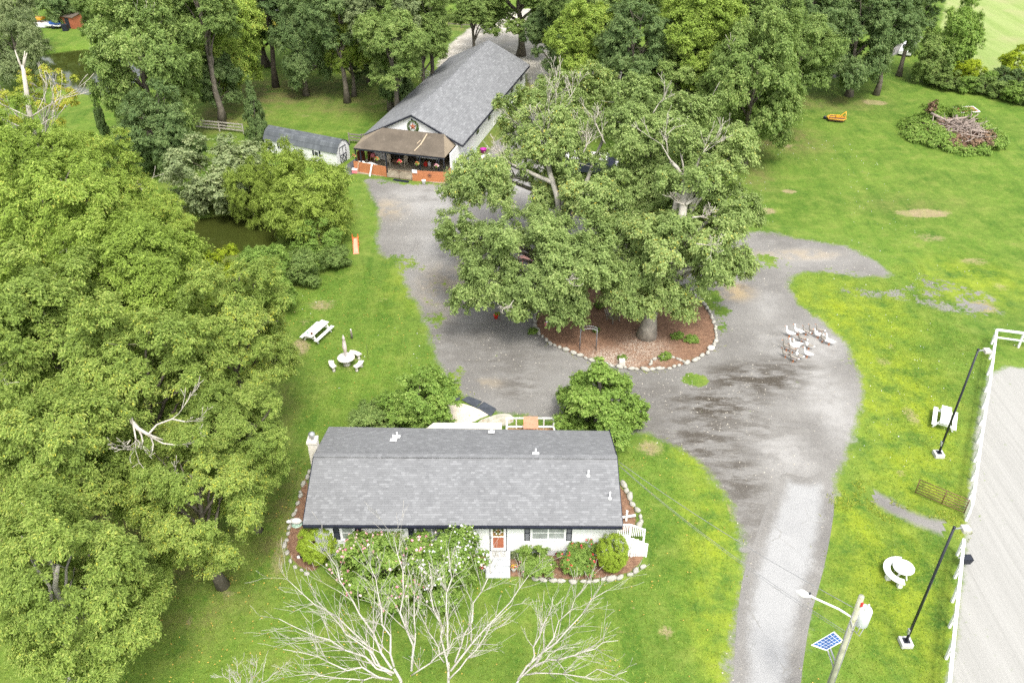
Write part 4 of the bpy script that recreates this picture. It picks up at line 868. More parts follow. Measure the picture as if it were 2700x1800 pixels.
w = WB(); w.bar((dx0 - .28, HY0 - .05, 2.42), (dx0 - .28, HY0 - .05, 2.60), .10, .09); w.ball((dx0 - .28, HY0 - .06, 2.34), (.05, .05, .07)); w.part('porch_lamp', M_BLACK, hs)
# vent pipes on the roof
def rz_at(x, y): return rz - abs(y - ry) * (rz - 2.93) / 4.1 + .02
for x, y, h in ((4.31, 35.55, .42), (5.43, 34.2, .5), (1.37, 37.1, .35), (-7.1, 38.95, .36), (-6.95, 39.4, .32), (-1.26, 40.1, .35)):
    w = WB(); z = rz_at(x, y); w.tube([(x, y, z - .1), (x, y, z + h)], .045, 10); w.lathe([(.13, z - .02), (.09, z + .05), (.06, z + .10)], (x, y, 0), 12)
    w.slab([(x - .2, y - .26, rz_at(x, y - .26) + .012), (x + .2, y - .26, rz_at(x, y - .26) + .012), (x + .2, y + .12, rz_at(x, y + .12) + .012), (x - .2, y + .12, rz_at(x, y + .12) + .012)], .01)
    w.part('vent_pipe', M_WHITE, roof)
w = WB(); w.box(-11.95, -11.42, 37.75, 38.3, 0, 4.25); w.box(-12.0, -11.40, 37.7, 38.35, 4.25, 4.40); ch = w.part('chimney', plain('pale_chimney_block', (0.66, 0.62, 0.55), .85, 0, .12, 3, .2, .3, ((.45, .4, .33), .5)), hs)
w = WB(); w.lathe([(.10, 4.40), (.10, 4.62), (.13, 4.64), (.19, 4.74), (.21, 4.82), (.10, 4.90), (.02, 4.92)], (-11.69, 38.03, 0), 14); w.part('chimney_cap', M_STEEL, ch)
w = WB(); w.box(-11.32, -11.02, 33.7, 34.5, 1.3, 2.2); w.part('wall_box', M_WHITE, hs)
# front steps
w = WB()
w.box(-1.46, -.10, 32.42, 33.02, 0, .50)
for i, (y0, y1, z) in enumerate(((32.06, 32.42, .38), (31.76, 32.06, .25), (31.46, 31.76, .12))): w.box(-1.46, -.10, y0, y1, 0, z)
st = w.part('front_steps', M_STEPS, hs, .012)
w = WB(); w.slab([(-1.12, 32.55, .515), (-.34, 32.55, .515), (-.34, 32.98, .515), (-1.12, 32.98, .515)], .012); tag(w.build('door_mat', plain('speckled_mat', (.35, .35, .33), .95, 0, .8, 30)), 'speckled black and white mat on the top front step', 'doormat')
# porch roof, patio and deck behind
w = WB(); w.slab([(-6.2, 40.5, 2.25), (-.65, 40.45, 2.25), (-.65, 42.35, 1.98), (-5.05, 42.35, 1.98)], .10)
for x in (-4.9, -.75): w.box(x - .05, x + .05, 42.15, 42.25, 0, 1.9)
w.part('rear_awning', plain('cream_awning', (.62, .58, .48), .7, 0, .08), hs)
w = WB(); w.box(-.35, 2.75, 40.5, 43.75, .25, .32); dk = w.part('rear_deck', M_DECK, hs)
w = WB()
for y in (43.72,):
    w.bar((-.35, y, 1.2), (2.75, y, 1.2), .12, .05); w.bar((-.35, y, .5), (2.75, y, .5), .05, .06)
    for i in range(6): x = -.32 + 3.04 * i / 5; w.bar((x, y, .32), (x, y, 1.18), .08, .08)
w.bar((-.35, 42.9, 1.15), (2.75, 42.9, 1.15), .10, .05)
for x in (-.35, 2.75):
    w.bar((x, 40.6, 1.2), (x, 43.72, 1.2), .10, .05)
    for i in range(4): y = 40.7 + i; w.bar((x, y, .32), (x, y, 1.18), .07, .07)
w.part('railing', M_WORNWHITE, dk)
# side stairs at the right end
w = WB(); sx0, sx1 = 5.95, 7.55
w.box(5.90, 6.75, 33.0, 34.1, .38, .46)
for i in range(3): w.box(6.75 + .28 * i, 7.03 + .28 * i, 33.0, 34.1, .27 - .12 * i, .34 - .12 * i)
ss = w.part('side_stairs', M_WORNWHITE, hs)
for y, tall in ((33.0, True), (34.1, False)):
    w = WB(); w.bar((5.95, y, 1.42), (6.75, y, 1.42), .10, .05); w.bar((6.75, y, 1.42), (7.6, y, 1.0), .10, .05)
    for x, z in ((5.95, 1.4), (6.75, 1.4), (7.58, 1.02)): w.bar((x, y, 0), (x, y, z + .03), .10, .10)
    k = 15
    for i in range(1, k):
        x = 5.95 + 1.63 * i / k; zt = 1.40 if x < 6.75 else 1.40 - (x - 6.75) * .49; w.bar((x, y, .05 if tall else .5), (x, y, zt), .085 if tall else .05, .025)
    w.bar((5.95, y, .55), (6.75, y, .55), .05, .06); w.part('stair_railing', M_WHITE, ss)
# objects round the house
def world_thing(name, label, cat, p, group=None, rz=0): return thing(name, label, cat, (p[0], p[1], p[2] if len(p) > 2 else 0), rz, group)
t_ = world_thing('door_wreath', 'leafy wreath with pale flowers hanging on the amber front door glass', 'wreath', (-.76, HY0 - .12, 2.2))
leaf_part(t_, 'foliage', [(.19 * cos(a), 0, .19 * sin(a)) for a in np.linspace(0, 6.28, 10)], .08, 500, .06, LM['mid'], 5); leaf_part(t_, 'flowers', [(.18 * cos(a), -.06, .18 * sin(a)) for a in np.linspace(0, 6.28, 7)], .05, 90, .06, M_FLWHITE, 6)
for x, lab, fm in ((-1.62, 'white flower pot with bright red flowers left of the front steps', M_FLROSE), (.10, 'white flower pot with pink and red flowers right of the front steps', M_FLMIX)):
    t_ = world_thing('flower_pot', lab, 'flower pot', (x, 31.95, .03), 'flower pots beside the front steps'); m = MB(); m.lathe([(.10, 0), (.15, .26), (.17, .30), (.15, .30), (.13, .24)], n=14); m.build('pot', M_WORNWHITE, t_)
    leaf_part(t_, 'foliage', [(0, 0, .38), (.08, .04, .36), (-.08, 0, .36)], .12, 260, .07, LM['mid'], 8); leaf_part(t_, 'flowers', [(0, 0, .44), (.09, .03, .40), (-.08, -.03, .40)], .11, 150, .07, fm, 9)
a = shrub('large pink-flowered shrub in front of the house windows', 885, 1302, 104, 1.5, 'shrub', 'shrub', 'flowering_shrub', rz=1.6); cr = [c for c in a.children if c.name.startswith('crown')][0]
blossoms(a, cr, 'shrub', (_ti[0] - 1) % 2, 300, .12, M_FLPINK, 1)
a = shrub('large white-flowered shrub just left of the front steps', 1022, 1292, 92, 1.75, 'shrub', 'shrub', 'flowering_shrub', rz=1.95); cr = [c for c in a.children if c.name.startswith('crown')][0]
blossoms(a, cr, 'shrub', (_ti[0] - 1) % 2, 330, .11, M_FLWHITE, 2)
a = shrub('small rose shrub with few pale blooms under the right window', 1233, 1285, 43, .62, 'shrub', 'shrub', 'rose_shrub'); cr = [c for c in a.children if c.name.startswith('crown')][0]; blossoms(a, cr, 'shrub', (_ti[0] - 1) % 2, 30, .06, M_FLPINK, 3)
a = shrub('rose shrub with bright red blooms in front of the right shutter', 1325, 1283, 42, .68, 'shrub', 'shrub', 'rose_shrub'); cr = [c for c in a.children if c.name.startswith('crown')][0]; blossoms(a, cr, 'shrub', (_ti[0] - 1) % 2, 70, .09, M_FLROSE, 4)
a = shrub('taller red-blooming rose bush against the house wall', 1348, 1262, 24, .9, 'shrub', 'shrub', 'rose_shrub', rz=.7); cr = [c for c in a.children if c.name.startswith('crown')][0]; blossoms(a, cr, 'shrub', (_ti[0] - 1) % 2, 45, .09, M_FLROSE, 5)
shrub('broad-leaved hosta clump beside the front steps', 1188, 1272, 16, .25, 'pale', 'shrub', 'hosta_plant', 'plant')
shrub('small leafy plant left of the front steps', 1093, 1290, 12, .3, 'shrub', 'shrub', 'small_plant', 'plant')
# patio, slabs, rear planting
def flat(name, pts, z, th, mat, kind='structure'):
    m = MB(); m.prism([(p[0], p[1]) for p in pts], z - th, z); o = m.build(name, mat)
    if kind: structure(o, kind)
    return o
flat('patio', polyD((985, 958), (1000, 930), (1040, 924), (1075, 930), (1110, 945), (1128, 952), (1100, 962), (1085, 972), (1000, 985), it=2), .05, .05, M_CREAM)
for (q, l) in (([(1038, 909), (1058, 911), (1055, 921), (1037, 921)], 'dark slab mostly hidden by the round shrub at the patio edge'), ([(1060, 919), (1076, 911), (1107, 923), (1092, 937)], 'middle dark slab along the curved patio edge'), ([(1094, 937), (1112, 924), (1140, 940), (1128, 957)], 'dark slab at the pointed right end of the patio')):
    m = MB(); m.prism([(D(*p).x, D(*p).y) for p in q], .02, .075); tag(m.build('stone_slab', M_SLATE), l, 'slab', 'dark slabs along the patio edge')
flat('flagstone_bed', polyD((1095, 968), (1130, 955), (1150, 950), (1178, 952), (1180, 975), (1100, 985), it=1), .035, .03, plain('cracked_flagstone', (.40, .38, .31), .9, 0, .3, 2, .2, .4, ((.3, .18, .09), .8)))
t_ = world_thing('porch_glider', 'orange translucent canopy glider standing on the rear deck', 'glider', (1.2, 42.6, .32)); m = MB(); m.slab([(-.45, -.3, 1.2), (.5, -.3, 1.2), (.5, .8, 1.3), (-.45, .8, 1.3)], .04); m.build('canopy', M_PORANGE, t_)
m = MB()
for x in (-.42, .46):
    for y in (-.25, .75): m.bar((x, y, 0), (x, y, 1.2), .04, .04)
m.build('frame', M_WORNWHITE, t_); m = MB(); m.box(-.4, .4, -.1, .4, .4, .46); m.build('seat', M_RUST, t_)
# garden ornaments
t_ = world_thing('garden_statue', 'white and green animal statue lying in the left flower bed', 'statue', D(682, 1203)); m = MB(); m.ball((0, 0, .26), (.34, .19, .2), 12, 8, .06); m.tube([(-.25, -.1, .3), (-.42, -.16, .4), (-.52, -.2, .38)], [.11, .1, .06], 8)
m.build('body', M_WORNWHITE, t_); m = MB(); m.lathe([(.36, 0), (.34, .06), (.1, .08)], n=14); m.build('base', M_TEAL, t_)
t_ = world_thing('garden_lantern', 'small white-topped black lantern lying in the left bed', 'lantern', D(690, 1281)); m = MB(); m.tube([(0, 0, .09), (.32, .05, .09)], [.07, .05], 8); m.build('post', M_BLACK, t_); m = MB(); m.tube([(-.16, -.02, .1), (0, 0, .1)], [.10, .09], 8); m.build('head', M_WORNWHITE, t_)
t_ = world_thing('garden_cross', 'white wooden three-armed ornament at the right side bed', 'ornament', D(1438, 1196)); m = MB(); m.bar((0, 0, 0), (0, 0, .85), .12, .10); m.build('post', M_WHITE, t_); m = MB(); m.bar((-.55, .0, .25), (.55, .1, .38), .09, .12); m.build('cross_arm', M_WHITE, t_)

# ------------------------------------------------------------------ edging stones
STONES = []
for i in range(5):
    m = MB(); m.ball((0, 0, .08), (.22, .15, .13), 8, 5, .16); me = m.build('edging_stone', M_STONE); STONES.append(me.data); bpy.data.objects.remove(me)
def stones(poly, n0, n1, step, label, group, sc=1.0, closed=True):
    p = np.array(poly); 
    if closed: p = np.vstack([p, p[:1]])
    L = np.r_[0, np.cumsum(np.hypot(*np.diff(p, axis=0).T))]; s = L[-1] * n0
    while s < L[-1] * n1:
        x = np.interp(s, L, p[:, 0]); y = np.interp(s, L, p[:, 1]); dx = np.interp(s + .2, L, p[:, 0]) - x; dy = np.interp(s + .2, L, p[:, 1]) - y
        o = bpy.data.objects.new('edging_stone', rnd.choice(STONES)); COL.objects.link(o); k = sc * rnd.uniform(.75, 1.25)
        o.location = (x + rnd.uniform(-.06, .06), y + rnd.uniform(-.06, .06), .02); o.rotation_euler = (rnd.uniform(-.15, .15), rnd.uniform(-.15, .15), math.atan2(dy, dx) + rnd.uniform(-.4, .4)); o.scale = (k * rnd.uniform(.9, 1.4), k, k * rnd.uniform(.8, 1.2))
        tag(o, label, 'stone', group); s += step * k * rnd.uniform(.95, 1.25)
stones(ISLAND, 0, 1, .46, 'flat grey stone in the ring edging the mulch island', 'stones edging the mulch island')
stones([D(*q) for q in ((1494, 838), (1500, 826), (1520, 822), (1545, 822), (1565, 828), (1572, 838))], 0, 1, .40, 'grey stone in the small half ring inside the mulch island', 'stones of the small inner ring', .8, False)
stones(polyD((1150, 1327), (1240, 1333), (1340, 1338), (1440, 1326), (1486, 1296), (1480, 1250), it=2)[2:-8], 0, .97, .44, 'grey stone edging the mulch bed in front of the house', 'stones edging the front bed', .95, False)
stones([D(*q) for q in ((712, 1085), (694, 1120), (678, 1180), (668, 1205), (655, 1250), (672, 1300), (720, 1325))], 0, 1, .55, 'mossy stone edging the bed at the left end of the house', 'stones edging the left bed', .8, False)
stones([D(*q) for q in ((1432, 1115), (1448, 1150), (1470, 1180), (1476, 1205), (1462, 1215))], 0, 1, .42, 'grey stone edging the bed at the right end of the house', 'stones edging the right bed', 1.05, False)
# ------------------------------------------------------------------ the long barn (local frame: x across, y along, origin at the front left eave)
BA = R_(-15.55); bn = thing('long_barn', 'long white stable with grey shingle roof, wreath gable and brown porch roof', 'barn', (-15.9, 89.1, 0), BA)
BM = Matrix.Translation((-15.9, 89.1, 0)) @ Matrix.Rotation(BA, 4, 'Z')
def bw(x, y, z=0): return BM @ Vector((x, y, z))
BWd, BLn, EZ, RZ = 11.0, 28.2, 2.85, 5.6; mx = BWd / 2
m = MB(); x0, x1 = .4, 10.55
m.box(x0, x1, 3.4, BLn - .3, 0, 2.9)                       # body behind the open front bay
m.box(x1 - .15, x1, -2.2, 3.4, 0, 2.75)
m.add([(x0, .25, 2.55), (x1, .25, 2.55), (x1, .25, 2.9), (mx, .25, 5.45), (x0, .25, 2.9)], [(0, 1, 2, 3, 4)]); m.add([(x0, .40, 2.55), (x1, .40, 2.55), (x1, .40, 2.9), (mx, .40, 5.45), (x0, .40, 2.9)], [(4, 3, 2, 1, 0)])
m.add([(x0, BLn - .3, 2.9), (x1, BLn - .3, 2.9), (mx, BLn - .3, 5.45)], [(0, 2, 1)])
m.build('wall', M_BARNWALL, bn)
m = MB()
m.slab([(0 - .05, 0, EZ), (mx, 0, RZ), (mx, BLn, RZ), (0 - .05, BLn, EZ)][::-1], .10); m.slab([(mx, 0, RZ), (BWd + .05, 0, EZ), (BWd + .05, BLn, EZ), (mx, BLn, RZ)][::-1], .10)
m.bar((mx, 0, RZ + .02), (mx, BLn, RZ + .02), .3, .05)
brf = m.build('roof', M_ROOF_BARN, bn)
m = MB(); m.bar((-.05, -.03, EZ - .06), (mx, -.03, RZ - .06), .05, .16); m.bar((mx, -.03, RZ - .06), (BWd + .05, -.03, EZ - .06), .05, .16); m.build('rake_board', M_BLACK, brf)
m = MB(); m.bar((BWd + .10, 0, EZ - .1), (BWd + .10, BLn, EZ - .1), .12, .12); m.bar((-.10, .3, EZ - .1), (-.10, BLn, EZ - .1), .12, .12); m.build('gutter', M_BLACK, brf)
for y in (6.5, 11, 16, 21, 25.5):
    m = MB(); m.box(x1 - .01, x1 + .04, y, y + .9, 1.5, 2.3); f = m.build('window', M_BLACK, bn); m = MB(); m.box(x1 + .041, x1 + .05, y + .08, y + .82, 1.58, 2.22); m.build('pane', M_DARKGLASS, f)
m = MB(); m.box(x1 - .01, x1 + .05, 13.2, 14.4, .1, 2.2); m.build('door', M_WORNWHITE, bn)
# porch
m = MB(); A = (-.14, -2.86, 2.5); B = (10.04, -2.76, 2.5); C = (9.1, -.06, 3.92); Dd = (2.2, -.06, 3.92); E1 = (-.18, .25, 2.75); F1 = (10.25, .25, 2.75)
m.slab([A, B, C, Dd], .07); pr = m.build('porch_roof', M_BROWNROOF, bn)
m = MB(); m.slab([A, Dd, E1], .07); m.slab([B, F1, C], .07); m.build('porch_roof_hip', M_BROWNEDGE, bn)
m = MB(); pts = [(6.6, -2.45, 2.74), (7.0, -1.7, 3.14), (7.15, -1.1, 3.45), (7.3, -.3, 3.86)]
for a, b in zip(pts, pts[1:]): m.bar(a, b, .14, .03)
m.bar((6.62, -1.6, 3.2), (6.85, -1.15, 3.43), .1, .03); m.build('roof_patch', M_CRACK, pr)
m = MB(); m.bar((-.1, -2.84, 2.38), (10.0, -2.74, 2.38), .10, .14); m.build('porch_beam', M_NAVY, bn)
m = MB(); m.box(-.1, 10.4, -3.7, 3.4, -.05, .06); m.build('porch_floor', M_FLOOR, bn)
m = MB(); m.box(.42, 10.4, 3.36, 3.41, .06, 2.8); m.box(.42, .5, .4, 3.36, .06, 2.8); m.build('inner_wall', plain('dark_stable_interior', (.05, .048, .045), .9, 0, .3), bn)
m = MB(); m.box(4.6, 6.5, 3.30, 3.355, .07, 2.3); m.build('stall_doorway', M_BLACK, bn)
m = MB(); m.box(.55, 2.2, .42, .47, .07, 2.5); m.build('white_partition', M_WORNWHITE, bn)
for x in (-.02, .55, 3.45, 7.25, 9.35):
    m = MB(); m.bar((x, -2.72, .06), (x, -2.72, 2.32), .12, .12); m.build('porch_post', M_NAVY, bn)
m = MB()
for i in range(13): m.box(6.9 + .2 * i, 7.02 + .2 * i, -2.68, -2.66, 2.18, 2.30)
m.build('scalloped_trim', M_WHITE, bn)
m = MB(); m.tube([(9.95, -2.8, 2.4), (9.95, -2.8, .2)], .04, 6); m.build('downpipe', M_NAVY, bn)
# gable wreath with a star
wt = thing('gable_wreath', 'big green wreath around a red star on the barn gable', 'wreath', bw(5.55, .18, 4.3), BA)
leaf_part(wt, 'foliage', [(.52 * cos(a), 0, .58 * sin(a)) for a in np.linspace(0, 6.28, 22)], .15, 1100, .12, LM['dark'], 15, .8)
m = MB(); st_ = [((.40 if i % 2 == 0 else .16) * cos(pi / 2 + i * pi / 5), (.40 if i % 2 == 0 else .16) * sin(pi / 2 + i * pi / 5)) for i in range(10)]
vs = [(a, 0, b) for a, b in st_] + [(0, -.10, 0)]; m.add(vs, [(i, (i + 1) % 10, 10) for i in range(10)]); m.add([(a, .02, b) for a, b in st_], [tuple(range(9, -1, -1))]); m.build('star', M_RUST, wt)
m = MB(); m.ball((-.08, -.02, .78), (.09, .08, .1), 8, 5); m.build('bow', M_BLACK, wt)
# orange board screens, gate, sign
def bthing(name, label, cat, x, y, z=0.06, rz=0, group=None): return thing(name, label, cat, bw(x, y, z), BA + rz, group)
def boards(label, x0, y0, x1, y1, z1=1.2, z0=.02):
    a = bw(x0, y0, 0); b = bw(x1, y1, 0); L = (b - a).length; t = thing('board_screen', label, 'screen', a, math.atan2(b.y - a.y, b.x - a.x), 'orange board screens round the barn porch')
    m = MB(); k = 5
    for i in range(k): m.box(0, L, -.02, .02, z0 + (z1 - z0) * i / k, z0 + (z1 - z0) * (i + 1) / k - .008)
    m.build('boards', M_PANEL, t); m = MB()
    for s in (.05, L / 2, L - .05): m.box(s - .04, s + .04, .022, .09, 0, z1)
    m.build('posts', M_NAVY, t); return t
boards('orange board screen left of the porch gate', -.1, -3.25, 3.79, -3.7); sr = boards('orange board screen right of the porch gate, with a dark star emblem', 6.77, -3.85, 10.45, -3.35)
boards('orange board screen on the right side of the porch, running to the barn wall', 10.45, -3.35, 10.4, .8, 1.25)
star = MB()
a_ = [((.15 if i % 2 == 0 else .06) * cos(pi / 2 + i * pi / 5), (.15 if i % 2 == 0 else .06) * sin(pi / 2 + i * pi / 5)) for i in range(10)]
star.add([(1.85 + a, -.035, .72 + b) for a, b in a_] + [(1.85, -.05, .72)], [(i, (i + 1) % 10, 10) for i in range(10)])
ring = [(1.85 + .19 * cos(t), -.03, .72 + .19 * sin(t)) for t in np.linspace(0, 2 * pi, 20)]; star.tube(ring, .018, 6); star.build('star_emblem', M_BLACK, sr)
t_ = bthing('wire_gate', 'low wire mesh gate between the two orange board screens', 'gate', 3.85, -3.75, 0.02, R_(-2)); m = MB(); m.tube([(0, 0, .05), (2.85, 0, .05), (2.85, 0, .95), (0, 0, .95), (0, 0, .05)], .022, 6); m.tube([(1.42, 0, .05), (1.42, 0, .95)], .018, 6); m.build('frame', M_BROWNRUST, t_)
m = MB()
for i in range(1, 9): m.tube([(0, 0, .05 + .1 * i), (2.85, 0, .05 + .1 * i)], .004, 4)
m.build('wires', M_BROWNRUST, t_)
t_ = bthing('rubber_mat', 'black rubber mat on the gravel outside the porch gate', 'mat', 5.6, -4.2, .02, R_(-3)); m = MB(); m.box(-.9, .9, -.22, .22, 0, .03); m.build('pad', M_BLACK, t_)
t_ = bthing('notice_sign', 'blank white notice board on the corner of the orange screen', 'sign', 6.85, -3.88, .95); m = MB(); m.box(-.05, .50, -.05, -.02, 0, .36); m.build('panel', M_WHITE, t_)
t_ = bthing('leaning_board', 'tall white board leaning on the left orange screen', 'board', 2.0, -4.0, .02); m = MB(); m.bar((0, -.05, 0), (.22, .38, 1.35), .16, .05, (0, 1, 0)); m.build('plank', M_WHITE, t_)
t_ = bthing('leaning_stick', 'thin tan board leaning at the end of the left orange screen', 'board', .45, -3.55, .02); m = MB(); m.bar((0, -.15, 0), (.1, .2, 1.3), .09, .03, (0, 1, 0)); m.build('plank', plain('tan_wood', (.45, .3, .2), .8), t_)
t_ = bthing('cooler', 'pink and white cooler box at the left corner of the porch', 'cooler', .12, -3.62, .02); m = MB(); m.box(-.28, .28, -.2, .2, 0, .36); m.build('body', M_PINK, t_, .03); m = MB(); m.box(-.30, .30, -.22, .22, .365, .45); m.build('lid', M_WORNWHITE, t_, .03)
t_ = bthing('bucket', 'white bucket standing before the right orange screen', 'bucket', 8.2, -4.35, .02); m = MB(); m.lathe([(.16, 0), (.21, .42), (.23, .45), (.20, .45), (.15, .06)], n=16); m.build('pail', M_WHITE, t_)
t_ = bthing('fuel_can', 'red plastic can on the porch floor', 'can', 6.8, .05); m = MB(); m.box(-.2, .2, -.14, .14, 0, .34); m.add([(-.2, -.14, .34), (.2, -.14, .34), (.2, .14, .34), (-.2, .14, .34), (-.05, -.05, .52), (.05, -.05, .52), (.05, .05, .52), (-.05, .05, .52)], [(0, 1, 5, 4), (1, 2, 6, 5), (2, 3, 7, 6), (3, 0, 4, 7), (4, 5, 6, 7)]); m.build('body', M_RED, t_); m = MB(); m.tube([(.1, 0, .45), (.24, 0, .6)], .03, 6); m.build('spout', M_YELLOW, t_)
t_ = bthing('water_jug', 'white jug beside the red can on the porch floor', 'jug', 7.2, .1); m = MB(); m.lathe([(.17, 0), (.19, .08), (.19, .38), (.08, .50), (.06, .56)], n=14); m.build('body', M_WHITE, t_); m = MB(); m.lathe([(.065, .565), (.065, .61)], n=10); m.build('cap', M_BLUE, t_)
for x, lab, fm in ((-.1, 'hanging flower basket at the far left porch post', M_FLMIX), (2.55, 'hanging basket with yellow and red flowers near the second post', M_FLMIX), (5.1, 'large hanging basket with red flowers in the middle of the porch', M_FLROSE), (7.05, 'hanging basket with pink flowers at the post by the gate', M_FLMIX), (9.2, 'hanging basket with white and pink flowers at the right post', M_FLPINK)):
    t_ = bthing('hanging_basket', lab, 'flower basket', x, -2.95, 1.45, 0, 'hanging flower baskets along the porch'); m = MB(); m.lathe([(.06, 0), (.15, .06), (.19, .17), (.17, .17)], n=12); m.build('basket', M_WOOD, t_)
    m = MB()
    for a in (0, 2.1, 4.2): m.tube([(.17 * cos(a), .17 * sin(a), .17), (0, .02, .80)], .008, 4)
    m.build('hanger', M_BLACK, t_); leaf_part(t_, 'foliage', [(0, 0, .22), (.14, 0, .16), (-.14, 0, .16), (0, -.14, .14)], .16, 260, .09, LM['shrub'], 31); leaf_part(t_, 'flowers', [(0, -.04, .27), (.12, -.08, .20), (-.12, -.08, .20)], .16, 150, .09, fm, 32)
def chair(label, x, y, rz):
    t = bthing('plastic_chair', label, 'chair', x, y, .06, rz, 'beige plastic chairs on the barn porch'); m = MB(); m.box(-.25, .25, -.25, .25, .40, .44); m.build('seat', M_CREAM, t, .01)
    m = MB(); m.add([(-.25, .25, .44), (.25, .25, .44), (.24, .36, .95), (.12, .38, 1.08), (-.12, .38, 1.08), (-.24, .36, .95), (-.25, .22, .44), (.25, .22, .44), (.24, .33, .95), (.12, .35, 1.08), (-.12, .35, 1.08), (-.24, .33, .95)], [(0, 1, 2, 3, 4, 5), (11, 10, 9, 8, 7, 6), (1, 0, 6, 7), (2, 1, 7, 8), (3, 2, 8, 9), (4, 3, 9, 10), (5, 4, 10, 11), (0, 5, 11, 6)]); m.build('backrest', M_CREAM, t)
    for sx in (-1, 1):
        for sy in (-1, 1): m = MB(); m.bar((.23 * sx, .23 * sy, .40), (.27 * sx, .28 * sy, 0), .05, .05); m.build('leg', M_CREAM, t)
        m = MB(); m.bar((.27 * sx, -.22, .63), (.27 * sx, .26, .66), .05, .03); m.bar((.27 * sx, -.22, .40), (.27 * sx, -.22, .63), .04, .04); m.build('armrest', M_CREAM, t)
chair('beige plastic chair left of the small flower table', 2.75, -.7, R_(10)); chair('beige plastic chair behind the small flower table', 4.5, -.4, R_(-20))
t_ = bthing('garden_table', 'small round dark table on the barn porch', 'table', 3.75, -.9); m = MB(); m.lathe([(.45, .66), (.45, .70)], n=18); m.build('tabletop', M_BROWNRUST, t_)
for a in (0, 1.57, 3.14, 4.71): m = MB(); m.tube([(.1 * cos(a), .1 * sin(a), .65), (.32 * cos(a), .32 * sin(a), 0)], .02, 6); m.build('leg', M_BROWNRUST, t_)
t_ = bthing('stool', 'brown wooden high stool at the left of the porch', 'stool', .95, -.55); m = MB(); m.box(-.25, .25, -.25, .25, .62, .68); m.build('seat', M_DECK, t_)
for sx in (-1, 1):
    for sy in (-1, 1): m = MB(); m.bar((.2 * sx, .2 * sy, .62), (.28 * sx, .28 * sy, 0), .05, .05); m.build('leg', M_DECK, t_)
m = MB(); m.box(-.22, .22, -.22, .22, .69, .95); tag(m.build('basket_box', M_PINK), 'pinkish box sitting on the high stool', 'box'); bpy.data.objects['basket_box'].location = bw(.95, -.55, .06)
t_ = bthing('covered_bundle', 'white sheeted bundle behind the left orange screen', 'bundle', 1.5, -2.6); m = MB(); m.ball((0, 0, .42), (1.1, .5, .42), 14, 8, .1); m.ball((-1.0, .1, .5), (.5, .4, .4), 10, 6, .12); m.build('sheet', M_WORNWHITE, t_)
for k, (x, lab) in enumerate(((-.15, 'dark red board panel at the left side of the barn porch'), (.42, 'brown stall door panel at the back left of the porch'))):
    t_ = bthing('stall_panel', lab, 'panel', x, -1.2 + k * 1.4, .06, R_(80)); m = MB(); m.box(-.7, .7, -.03, .03, 0, 1.6 + .5 * k); m.build('boards', plain('dark_red_boards_%s' % 'ab'[k], (.16, .055, .03), .7, 0, .2), t_); m = MB(); m.bar((-.7, -.045, .05), (.7, -.045, 1.5), .08, .03); m.build('brace', M_NAVY, t_)
t_ = bthing('tyre', 'black tyre leaning on the white wall at the right of the porch', 'tyre', 10.2, .3, .42); m = MB(); m.tube([(0, .32 * cos(a), .32 * sin(a)) for a in np.linspace(0, 2 * pi, 20)], .10, 8); m.build('rubber', M_BLACK, t_)
# things along the right side of the barn
t_ = bthing('oil_tank', 'upright grey oil tank beside the barn wall', 'tank', 11.25, 1.75, 0); m = MB()
out = [(.36 * cos(a), .5 + .36 * sin(a)) for a in np.linspace(-pi, 0, 9)] + [(.36 * cos(a), 1.12 + .36 * sin(a)) for a in np.linspace(0, pi, 9)]; k = len(out)
m.add([(x, 0, z) for x, z in out] + [(x, 1.5, z) for x, z in out], [tuple(range(k)), tuple(range(2 * k - 1, k - 1, -1))] + [(i, i + k, (i + 1) % k + k, (i + 1) % k) for i in range(k)])
m.build('body', M_TANK, t_, .05); m = MB()
for x in (-.25, .25):
    for y in (.15, 1.35): m.bar((x, y, 0), (x, y, .3), .05, .05)
m.build('legs', M_BLACK, t_); m = MB()
for y in (.4, .8): m.tube([(0, y, 1.48), (0, y, 1.66)], .03, 6)
m.build('filler_pipes', M_RUST, t_)
m = MB()
for y in (.35, .75, 1.15):
    m.tube([(x * 1.012, y, .81 + (z - .81) * 1.012) for x, z in out], .016, 5)
m.build('seams', M_STEEL, t_)
t_ = bthing('water_tank', 'low white plastic tank in front of the grey oil tank', 'tank', 11.1, .55, 0); m = MB(); m.box(-.75, .75, -.45, .45, 0, .8); m.build('body', M_WHITE, t_, .18); m = MB(); m.lathe([(.16, .8), (.16, .86)], n=12); m.build('cap', M_WORNWHITE, t_)
t_ = bthing('purple_tub', 'purple tub on the grass beside the barn', 'tub', 11.7, 5.3, 0); m = MB(); m.lathe([(.26, 0), (.36, .46), (.40, .48), (.33, .48), (.24, .08)], n=16); m.build('tub', M_PURPLE, t_)
for i, (x, y, a, l) in enumerate(((11.8, 4.0, 62, 'white board lying on the ground beside the barn'), (11.35, 3.2, 30, 'tan plank on the ground by the oil tank'), (12.2, 4.2, 70, 'pale grey plank beside the white board'), (11.6, 2.5, 50, 'brown board behind the oil tank'))):
    t_ = bthing('loose_board', l, 'board', x, y, .03, R_(a)); m = MB(); m.box(-.9, .9, -.14, .14, 0, .06); m.build('plank', (M_WHITE, M_CREAM, M_WORNWHITE, M_DECK)[i], t_)
